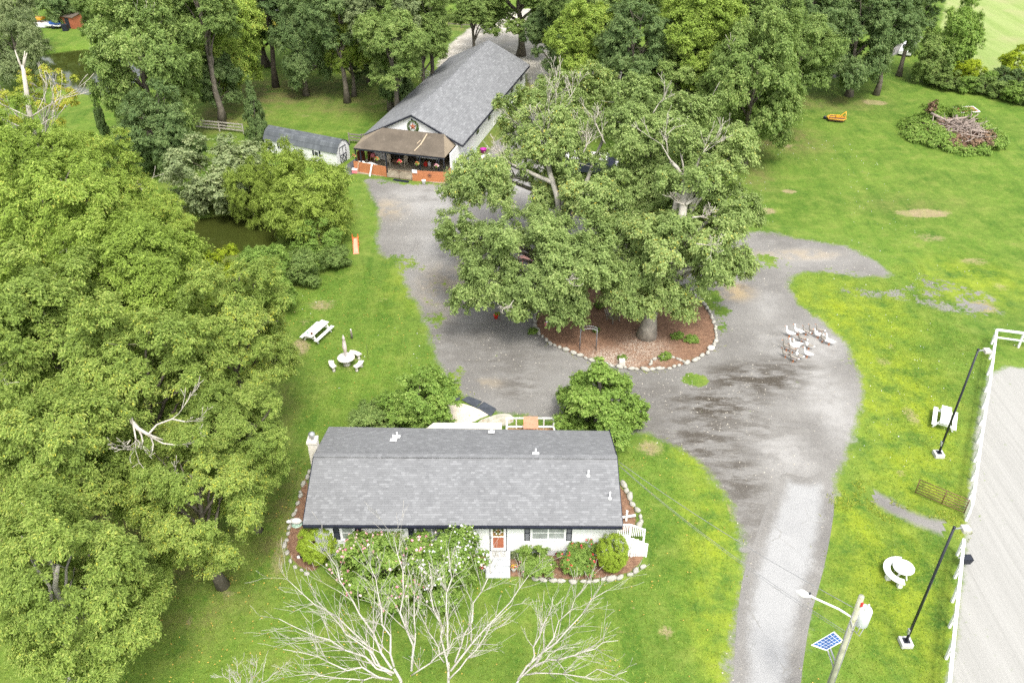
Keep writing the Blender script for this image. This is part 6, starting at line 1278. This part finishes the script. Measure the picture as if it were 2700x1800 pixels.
m.build('frame', M_WOOD, t_)
t_ = thing('pink_toy', 'pink and white plastic toy on the island near the left stones', 'toy', D(1254, 752)); m = MB(); m.lathe([(.14, 0), (.10, .25), (.15, .40), (.04, .5)], n=10); m.build('body', M_PINK, t_); m = MB(); m.ball((.05, 0, .55), (.1, .09, .1), 8, 5); m.build('top', M_WHITE, t_)
t_ = thing('red_pot', 'bright red pot with a small plant on the gravel left of the island', 'flower pot', D(1139, 731)); m = MB(); m.lathe([(.13, 0), (.19, .3), (.21, .33), (.17, .33)], n=14); m.build('pot', M_RED, t_); leaf_part(t_, 'foliage', [(0.05, .05, .42), (.2, .1, .38)], .18, 200, .09, LM['vine'], 71)
t_ = thing('red_toy', 'small red and white toy beside the left oak trunk', 'toy', D(1306, 678)); m = MB(); m.box(-.2, .2, -.1, .1, .0, .25); m.build('body', M_RED, t_, .03); m = MB(); m.bar((-.25, 0, .3), (.25, .1, .32), .05, .05); m.build('bar', M_WHITE, t_)
t_ = thing('leaning_pole', 'white pole leaning on the left oak of the island', 'pole', D(1357, 655)); m = MB(); m.tube([(-.75, -.5, .0), (.1, .1, .75)], .03, 8); m.build('pole', M_WHITE, t_)
t_ = thing('orange_play_frame', 'orange slatted seat half hidden under the left island oak', 'play equipment', D(1165, 655), .5); m = MB()
for i in range(5): m.bar((-.5 + .22 * i, -.4, .35), (-.3 + .22 * i, .5, .8), .13, .04)
m.build('slats', M_ORANGE, t_); m = MB()
for x in (-.5, .55): m.bar((x, -.45, 0), (x, .4, .8), .07, .07); m.bar((x, .4, 0), (x, .4, .8), .07, .07)
m.build('frame', M_ORANGE, t_)
t_ = thing('pink_play_house', 'faded pink slatted play frame behind the left island oak', 'play equipment', D(1207, 615), .4); m = MB(); m.slab([(-.5, -.4, 1.0), (.5, -.4, 1.0), (.5, .1, 1.25), (-.5, .1, 1.25)], .04); m.slab([(.5, .5, 1.0), (-.5, .5, 1.0), (-.5, .1, 1.25), (.5, .1, 1.25)], .04); m.build('roof', plain('faded_pink', (.55, .3, .26), .7), t_); m = MB()
for x in (-.45, .45):
    for y in (-.35, .45): m.bar((x, y, 0), (x, y, 1.0), .06, .06)
m.build('frame', M_PINK, t_)
for x, y, r, l in ((1225, 760, 12, 'small green plant at the left edge of the mulch island'), (1377, 700, 12, 'small green seedling between the two island oaks'), (1362, 650, 14, 'weed sprouting at the back of the mulch island'), (1555, 770, 14, 'yellow-green weed clump right of the thick oak trunk'), (1590, 778, 16, 'spreading weed clump near the right stones of the island'), (1527, 817, 14, 'green weed clump just above the small inner stone ring'), (1430, 822, 11, 'weed tuft behind the white cube stone'), (1370, 757, 8, 'tiny green seedling in the middle of the mulch')):
    shrub(l, x, y, r, .22, 'shrub', 'shrub', 'weed_plant', 'plant')
# weathered post, slide, boulder on the lawn
t_ = thing('wooden_stake', 'short weathered wooden stake in the lawn above the umbrella table', 'stake', D(808, 777)); m = MB(); m.tube([(0, 0, 0), (.02, 0, .4), (0, .02, .78)], [.09, .08, .07], 7); m.build('stake', M_WOOD, t_); m = MB(); m.ball((0, 0, .82), .06, 8, 5); m.build('cap', M_WORNWHITE, t_)
t_ = thing('shepherd_hook', 'thin dark metal rod standing beside the right curved bench', 'rod', D(846, 826)); m = MB(); m.tube([(0, 0, 0), (0, 0, 1.35)], .012, 5); m.build('rod', M_BLACK, t_)
t_ = thing('toy_slide', 'orange plastic slide standing on the drive edge by the bushes', 'slide', D(818, 573), R_(8)); t_.scale = (.85, .8, .8); m = MB(); m.slab([(-.22, -.75, .12), (.22, -.75, .12), (.17, .75, 1.05), (-.17, .75, 1.05)], .05); m.slab([(-.34, -1.1, .06), (.34, -1.1, .06), (.22, -.75, .12), (-.22, -.75, .12)], .05); m.build('chute', plain('pale_orange_plastic', (.72, .30, .20), .5), t_); m = MB()
for s in (-1, 1): m.slab([(s * .22, -.8, .10), (s * .30, -.8, .10), (s * .26, .75, 1.22), (s * .18, .75, 1.22)][::s], .22)
m.build('side_wall', M_ORANGE, t_); m = MB(); m.box(-.32, .32, .72, .95, 0, 1.05); m.bar((-.3, .85, 1.0), (-.3, .85, 1.5), .08, .08); m.bar((.3, .85, 1.0), (.3, .85, 1.5), .08, .08); m.build('tower', M_ORANGE, t_)
t_ = thing('boulder', 'pale boulder lying among weeds at the lawn edge near the orange slide', 'boulder', D(772, 601)); m = MB(); m.ball((0, 0, .2), (.42, .34, .34), 10, 6, .14); m.build('rock', M_STONE, t_)
t_ = thing('yellow_flower_pot', 'tall white pot of yellow flowers on the gravel by the barn', 'flower pot', D(1163, 402)); m = MB(); m.lathe([(.20, 0), (.16, .1), (.12, .5), (.26, .85), (.24, .85)], n=14); m.build('pot', M_WHITE, t_); leaf_part(t_, 'foliage', [(0, 0, 1.0), (-.15, .1, 1.15)], .22, 200, .12, LM['shrub'], 77); leaf_part(t_, 'flowers', [(0, 0, 1.2), (-.15, .1, 1.4), (.1, 0, 1.05)], .24, 260, .12, flower_mat('yellow_flowers', [(.75, .5, .02), (.7, .4, .02)]), 78)

# ------------------------------------------------------------------ brush pile, mower, vehicles
pc = D(2187, 312); bp = thing('brush_pile', 'big round pile of cut branches overgrown with green vines', 'brush pile', pc); g = random.Random(5); m = MB(); m.ball((0, 0, -.3), (4.5, 4.6, 1.9), 26, 8, .08); m.build('mound', plain('brown_brush', (.18, .11, .075), .95, 0, .5, 1.5, .1, .8, ((.3, .2, .14), .7)), bp)
m = MB()
for _ in range(230):
    a = g.uniform(0, 6.28); r = g.uniform(0, 4.0) * g.random() ** .3; p = Vector((r * cos(a) * .85 + .4, r * sin(a) - 1.2, 1.75 - .055 * r * r + g.uniform(-.2, .35))); d = Vector((g.uniform(-1, 1), g.uniform(-1, .7), g.uniform(-.35, .25))).normalized(); L = g.uniform(.8, 3.4)
    m.tube(wob(p - d * L / 2, p + d * L / 2, 3, .07, g), [.06 * g.uniform(.3, 1)] * 3 + [.01], 5)
for (a, b) in (((-2.4, 1.6, 2.1), (-.6, -1.8, 1.8)), ((.2, .8, 2.1), (-.8, -4.0, .9)), ((.5, -2.6, 1.7), (2.6, -2.9, 1.5)), ((-1.5, -.6, 2), (1.6, .4, 2.2))): m.tube(wob(a, b, 4, .03, g), [.17, .16, .14, .12, .08], 7)
m.build('cut_branches', plain('pale_cut_wood', (.29, .235, .20), .9, 0, .35, 3), bp)
rg = np.random.default_rng(9); C = []
for _ in range(190):
    a = rg.uniform(0, 6.28); r = rg.uniform(2.7, 5.6)
    if abs(a - 4.9) < .6 and r < 4.6: continue
    C.append((r * cos(a), r * sin(a) * 1.02, max(.2, 1.55 - .05 * r * r + rg.uniform(0, .35))))
for _ in range(30): C.append((rg.uniform(-3, 2.6), rg.uniform(1.2, 4.2), 1.7 + rg.uniform(-.2, .4)))
leaf_part(bp, 'vines', C, .75, 46000, .20, LM['shrub'], 81, .6)
C = [(-1.8 + rg.uniform(-.4, .4), 2.6 + rg.uniform(-.5, .5), 2.2 + rg.uniform(-.3, .9)) for _ in range(9)] + [(rg.uniform(-2, 3), rg.uniform(-4.6, -3.2), .9) for _ in range(12)] + [(rg.uniform(1.8, 3.4), rg.uniform(-3.0, -1.4), 1.2) for _ in range(8)]
leaf_part(bp, 'dead_leaves', C, .5, 4200, .22, leaf_mat('rusty_dead_leaves', [(0, (.10, .065, .04)), (.6, (.20, .125, .075)), (1, (.34, .23, .14))], .1), 82)
t_ = thing('fallen_panel', 'weathered flat wooden panel lying behind the brush pile', 'panel', D(2213, 259), .3); m = MB(); m.slab([(-1.6, -.7, .35), (1.4, -1.0, .3), (1.6, .5, .4), (-1.2, .7, .5)], .08); m.build('boards', M_RUST, t_); m = MB(); m.bar((-1.6, -.75, .38), (1.45, -1.03, .34), .15, .08); m.bar((1.4, -1.0, .35), (1.62, .5, .45), .12, .08); m.bar((-1.2, .72, .55), (1.6, .52, .45), .12, .08); m.bar((-1.6, -.72, .4), (-1.2, .7, .55), .12, .08); m.build('frame', M_WORNWHITE, t_)
t_ = thing('tractor_mower', 'yellow tractor mower deck standing in the field', 'mower deck', D(1920, 277), R_(-14)); t_.scale = (.85, .85, .85); m = MB(); m.prism([(-1.1, -.8), (.9, -.9), (1.25, -.3), (1.25, .6), (.4, .95), (-.8, .85), (-1.25, .2)], .25, .45); m.build('deck', M_BROWNRUST, t_); m = MB()
m.tube([(-1.1, -.8, .45), (.9, -.9, .45), (1.25, -.3, .45), (1.25, .6, .45), (.4, .95, .45), (-.8, .85, .45), (-1.25, .2, .45), (-1.1, -.8, .45)], .07, 6); m.bar((-.9, 0, .5), (1.1, .1, .5), .12, .10); m.bar((.4, .3, .5), (1.2, .5, 1.25), .09, .09); m.bar((1.2, .5, 1.25), (1.25, .1, .45), .09, .09); m.bar((.2, -.2, .5), (1.2, .5, 1.22), .06, .06); m.build('frame', M_YELLOW, t_); m = MB(); m.box(-.1, .3, -.2, .2, .5, .8); m.build('gearbox', M_YELLOW, t_); m = MB(); m.tube([(-1.55, .06, .25), (-1.55, .2, .25)], .25, 12); m.build('tail_wheel', M_BLACK, t_); m = MB(); m.bar((-1.5, .13, .3), (-.9, .0, .5), .08, .08); m.build('wheel_arm', M_YELLOW, t_)
# old van behind the island oaks
vp = D(1360, 398); va = thing('old_van', 'old dark van with white rust-stained roof parked behind the island oaks', 'van', vp, R_(-8)); m = MB(); m.prism([(-2.9, -1.0), (2.4, -1.0), (2.4, 1.0), (-2.9, 1.0)], .45, 1.55); m.build('body', plain('dark_van_paint', (.022, .026, .04), .35, 0, .2), va, .06)
M_VANROOF = plain('rust_stained_white_roof', (.60, .58, .57), .5, 0, .08, 1.2, .3, 0, ((.55, .16, .06), .0)); m = MB(); m.prism([(-2.9, -1.02), (1.5, -1.02), (1.5, 1.02), (-2.9, 1.02)], 1.9, 2.05); m.build('roof', M_VANROOF, va, .08)
m = MB(); m.prism([(-2.88, -.97), (1.7, -.97), (1.7, .97), (-2.88, .97)], 1.55, 1.9); m.build('windows', M_DARKGLASS, va)
m = MB()
for x, y in ((-2.2, -.25), (-2.25, -.55), (-.7, -.1), (-.7, -.5), (.7, -.2)): m.prism([(x - .17, y - .1), (x + .12, y - .15), (x + .17, y + .1), (x - .1, y + .14)], 2.052, 2.058)
m.build('rust_patch', plain('orange_rust', (.50, .15, .05), .9, 0, .3, 8), va)
m = MB(); m.prism([(1.55, -.98), (2.9, -.92), (2.9, .92), (1.55, .98)], 1.0, 1.42); m.build('hood', plain('white_van_hood', (.6, .6, .62), .4), va, .1)
for x in (-2.0, 1.7):
    for y in (-1.0, .82): m = MB(); m.tube([(x, y, .36), (x, y + .2, .36)], .36, 16); wv = m.build('wheel', M_BLACK, va); m = MB(); m.tube([(x, y - .01, .36), (x, y + .21, .36)], .2, 12); m.build('hub', M_STEEL, wv)
m = MB()
for y in (-.9, .3): m.box(-2.98, -2.9, y, y + .6, .9, 1.15)
m.build('tail_lamp', M_PINK, va)
t_ = thing('parked_car', 'white car mostly hidden under the island oak crowns', 'car', D(1425, 487), R_(6)); m = MB()
sec = [(-2.2, .55, .75), (-2.1, .5, .95), (-1.3, .5, 1.02), (-.7, .5, 1.45), (.7, .5, 1.47), (1.5, .5, 1.05), (2.2, .5, .95), (2.25, .5, .6)]
vs = []
for x, z0, z1 in sec: wd = .82 if z1 < 1.2 else .66; vs += [(x, -.86, .3), (x, -.88, z0 + .2), (x, -wd, z1), (x, wd, z1), (x, .88, z0 + .2), (x, .86, .3)]
k = len(sec); m.add(vs, [(i * 6 + j, (i + 1) * 6 + j, (i + 1) * 6 + j + 1, i * 6 + j + 1) for i in range(k - 1) for j in range(5)] + [tuple(range(6)), tuple(range(6 * k - 1, 6 * k - 7, -1))]); m.build('body', plain('white_car_paint', (.78, .78, .78), .25, 0, .03, 2, .5), t_)
m = MB(); m.slab([(-1.25, -.70, 1.055), (-1.25, .70, 1.055), (-.74, .62, 1.445), (-.74, -.62, 1.445)][::-1], .01); m.slab([(1.46, -.70, 1.09), (1.46, .70, 1.09), (.76, .62, 1.48), (.76, -.62, 1.48)], .01); m.build('windscreen', M_DARKGLASS, t_)
for x in (-1.35, 1.4):
    for y in (-.9, .72): m = MB(); m.tube([(x, y, .32), (x, y + .2, .32)], .32, 16); wv = m.build('wheel', M_BLACK, t_); m = MB(); m.tube([(x, y - .012, .32), (x, y + .212, .32)], .19, 12); m.build('rim', M_STEEL, wv)
# far bank clutter, lane vehicles, small sheds among the trees
t_ = thing('old_boat', 'small boat with yellow top among clutter on the far bank', 'boat', D(92, 62), R_(-10)); m = MB(); m.prism([(-1.8, -.7), (1.2, -.8), (2.2, 0), (1.2, .8), (-1.8, .7)], .1, .8); m.build('hull', M_WORNWHITE, t_, .08); m = MB(); m.box(-1.3, 1.0, -.65, .65, 1.2, 1.5); m.build('canopy', M_YELLOW, t_); m = MB()
for x in (-1.2, .9):
    for y in (-.6, .6): m.bar((x, y, .7), (x, y, 1.2), .05, .05)
m.build('canopy_post', M_BLACK, t_)
t_ = thing('blue_trailer', 'low trailer loaded with a blue tarp on the far bank', 'trailer', D(127, 64), R_(-15)); m = MB(); m.box(-1.7, 1.5, -.8, .8, .45, .6); m.build('bed', M_WORNWHITE, t_); m = MB(); m.ball((.2, 0, .75), (1.2, .7, .35), 10, 6, .15); m.build('tarp', M_BLUE, t_); m = MB()
for y in (-.9, .72): m.tube([(.3, y, .3), (.3, y + .18, .3)], .3, 12)
m.build('wheels', M_BLACK, t_)
t_ = thing('rusty_shack', 'small rusty tin shack on the far bank below the trees', 'shack', D(168, 62), R_(-20)); m = MB(); m.box(-1.3, 1.3, -1, 1, 0, 1.8); m.build('wall', M_RUST, t_); m = MB(); m.slab([(-1.5, -1.2, 1.82), (1.5, -1.2, 1.82), (1.5, 1.2, 2.2), (-1.5, 1.2, 2.2)], .06); m.build('roof', M_BROWNROOF, t_); m = MB(); m.box(-.3, .5, -1.04, -1.001, 0, 1.6); m.build('door', M_NAVY, t_)
t_ = thing('black_bin', 'black square bin on the far bank next to the tin shack', 'bin', D(152, 71)); m = MB(); m.box(-.4, .4, -.4, .4, 0, .9); m.build('body', M_BLACK, t_, .04); m = MB(); m.box(-.44, .44, -.44, .44, .905, .98); m.build('lid', M_NAVY, t_)
t_ = thing('yellow_hut', 'small yellow hut with white roof behind the bare paddock trunk', 'hut', D(626, 62), .2); m = MB(); m.box(-1.2, 1.2, -1.2, 1.2, 0, 2.6); m.build('wall', plain('yellow_boards', (.42, .36, .06), .8), t_); m = MB(); m.slab([(-1.5, -1.5, 2.62), (1.5, -1.5, 2.62), (1.5, 1.5, 3.1), (-1.5, 1.5, 3.1)], .1); m.build('roof', M_WHITE, t_)
t_ = thing('red_cart', 'red and white cart beside the dirt lane, at the oak edge', 'cart', D(999, 76), .4); m = MB(); m.box(-.8, .8, -.5, .5, .4, .9); m.build('body', M_RED, t_, .04); m = MB(); m.box(-.75, .3, -.45, .45, .905, 1.3); m.build('load', M_WHITE, t_, .05); m = MB()
for y in (-.58, .46): m.tube([(0, y, .25), (0, y + .12, .25)], .25, 10)
m.build('wheels', M_BLACK, t_)
for (x, y, a, l) in ((2082, 122, 60, 'white car parked on the back lane, left of the hedgerow'), (1950, 40, 70, 'white car glimpsed through the trees at the top')):
    src = [o for o in bpy.data.objects if o.name.startswith('parked_car') and o.parent is None][0]; n = copy_tree(src); n.location = D(x, y); n.rotation_euler = (0, 0, R_(a)); n['label'] = l; n['group'] = 'white cars parked about the farm'
src['group'] = 'white cars parked about the farm'

# ------------------------------------------------------------------ grass blades, weeds, fallen leaves (uncountable)
rg = np.random.default_rng(77)
def scatter(n, x0, x1, y0, y1, keep):
    P = np.c_[rg.uniform(x0, x1, n), rg.uniform(y0, y1, n)]; return P[keep(P)]
HARD = [DRIVE, ROAD, np.array([(p[0], p[1]) for p in ARENA]), LANE, ISLAND, BED_FRONT, BED_LEFT, np.array([(HX0 - .1, HY0 - 1.6), (HX1 + 1.8, HY0 - .1), (HX1 + .1, HY1 + 3.6), (HX0 - .9, HY1 + .1)])]
def lawn(P):
    ok = np.ones(len(P), bool)
    for q in HARD: ok &= sdist(P, q) < -.15
    for q in (POND_A, POND_B): ok &= sdist(P, q) < -1
    return ok
def blades(name, P, h, w, mat, kind='stuff', lean=.5, per=1):
    P = np.repeat(P, per, 0) + rg.normal(0, .035 if per > 1 else 0, (len(P) * per, 2)); n = len(P); a = rg.uniform(0, 6.28, n); H = h * rg.uniform(.5, 1.5, n); b = np.c_[np.cos(a), np.sin(a)] * (w / 2); l = rg.normal(0, lean, (n, 2)) * H[:, None]
    V = np.zeros((n, 3, 3)); V[:, 0, :2] = P - b; V[:, 1, :2] = P + b; V[:, 2, :2] = P + l; V[:, 2, 2] = H; V[:, :2, 2] = .0
    o = link(name, np_mesh(name, V.reshape(-1, 3), np.arange(n * 3).reshape(-1, 3), np.clip(rg.normal(.5, .22, n), 0, .99)), None, [mat]); return structure(o, kind)
GB = leaf_mat('grass_blades', [(0, (.09, .17, .016)), (.55, (.18, .28, .03)), (1, (.31, .37, .06))], .3); WB_ = leaf_mat('weed_blades', [(0, (.14, .20, .02)), (.55, (.27, .33, .03)), (1, (.44, .42, .07))], .3)
P = scatter(210000, -26, 36, 24, 66, lawn); blades('grass', P, .055, .05, GB, per=1, lean=1.2)
def vnoise(P, s, seed):
    h = np.random.default_rng(seed).random((64, 64)); q = P / s; i = np.floor(q).astype(int); f = q - i; f = f * f * (3 - 2 * f); i %= 64; j = (i + 1) % 64
    return (h[i[:, 0], i[:, 1]] * (1 - f[:, 0]) + h[j[:, 0], i[:, 1]] * f[:, 0]) * (1 - f[:, 1]) + (h[i[:, 0], j[:, 1]] * (1 - f[:, 0]) + h[j[:, 0], j[:, 1]] * f[:, 0]) * f[:, 1]
def edge_band(poly, w0, w1):
    def k(P):
        d = sdist(P, poly) + (vnoise(P, 1.3, 3) - .5) * 1.2; v = vnoise(P, .9, 5) * .6 + vnoise(P, .3, 6) * .4
        return (d > w0) & (d < w1) & (v > .56)
    return k
Q = []
for poly, n in ((DRIVE, 60000), (LANE, 9000)):
    p = np.asarray(poly); lo, hi = p.min(0) - 1, p.max(0) + 1; Q.append(scatter(n, lo[0], hi[0], lo[1], hi[1], edge_band(poly, -.5, .5)))
p = np.asarray(ISLAND); Q.append(scatter(9000, *(p.min(0)[0] - .6, p.max(0)[0] + .6), *(p.min(0)[1] - .6, p.max(0)[1] + .6), edge_band(ISLAND, -.45, .1)))
blades('weeds', np.concatenate(Q), .07, .07, WB_, lean=1.4)
fl = plain('fallen_leaf', (.42, .30, .06), .8, 0, .5, 9)
P = scatter(2600, -24, 16, 24, 64, lawn); d_ = np.hypot(P[:, 0] + 12, P[:, 1] - 30); P = P[rg.random(len(P)) < np.where(d_ < 12, 1, .35)]
n = len(P); V = np.zeros((n, 4, 3)); a = rg.uniform(0, 6.28, n); e = np.c_[np.cos(a), np.sin(a)] * .055; f = np.c_[-np.sin(a), np.cos(a)] * .035
V[:, 0, :2] = P - e; V[:, 1, :2] = P + f; V[:, 2, :2] = P + e; V[:, 3, :2] = P - f; V[:, :, 2] = .07 + rg.uniform(0, .02, (n, 4)); structure(link('fallen_leaves', np_mesh('fallen_leaves', V.reshape(-1, 3), np.arange(n * 4).reshape(-1, 4)), None, [fl]), 'stuff')

def specks(name, P, s0, s1, z, mat):
    n = len(P); a = rg.uniform(0, 6.28, n); s = rg.uniform(s0, s1, n)[:, None]; e = np.c_[np.cos(a), np.sin(a)] * s; f = np.c_[-np.sin(a), np.cos(a)] * s * rg.uniform(.5, .9, n)[:, None]; V = np.zeros((n, 5, 3))
    V[:, 0, :2] = P - e; V[:, 1, :2] = P - f; V[:, 2, :2] = P + e; V[:, 3, :2] = P + f; V[:, 4, :2] = P; V[:, :4, 2] = z; V[:, 4, 2] = z + s[:, 0] * .8
    T = np.concatenate([np.arange(n)[:, None] * 5 + np.array(t) for t in ((0, 1, 4), (1, 2, 4), (2, 3, 4), (3, 0, 4))])
    structure(link(name, np_mesh(name, V.reshape(-1, 3), T), None, [mat]), 'stuff')
p = np.asarray(DRIVE); lo, hi = p.min(0), p.max(0); P = np.c_[rg.uniform(lo[0], hi[0], 9000), rg.uniform(lo[1], 80, 9000)]; d_ = sdist(P, DRIVE); P = P[(d_ > .1) & (sdist(P, ISLAND) < -.2) & (sdist(P, ROAD) < .6)]; P = P[rg.random(len(P)) < vnoise(P, 2.5, 12) ** 1.5]
specks('loose_stones', P, .025, .065, .012, plain('loose_pale_stones', (.40, .37, .31), .9, 0, .5, 9))
P = scatter(1500, -18, 40, 40, 95, lawn); P = P[(vnoise(P, 6, 14) > .45)]
specks('white_feathers', P, .02, .05, .06, plain('shed_feathers', (.75, .74, .72), .9))
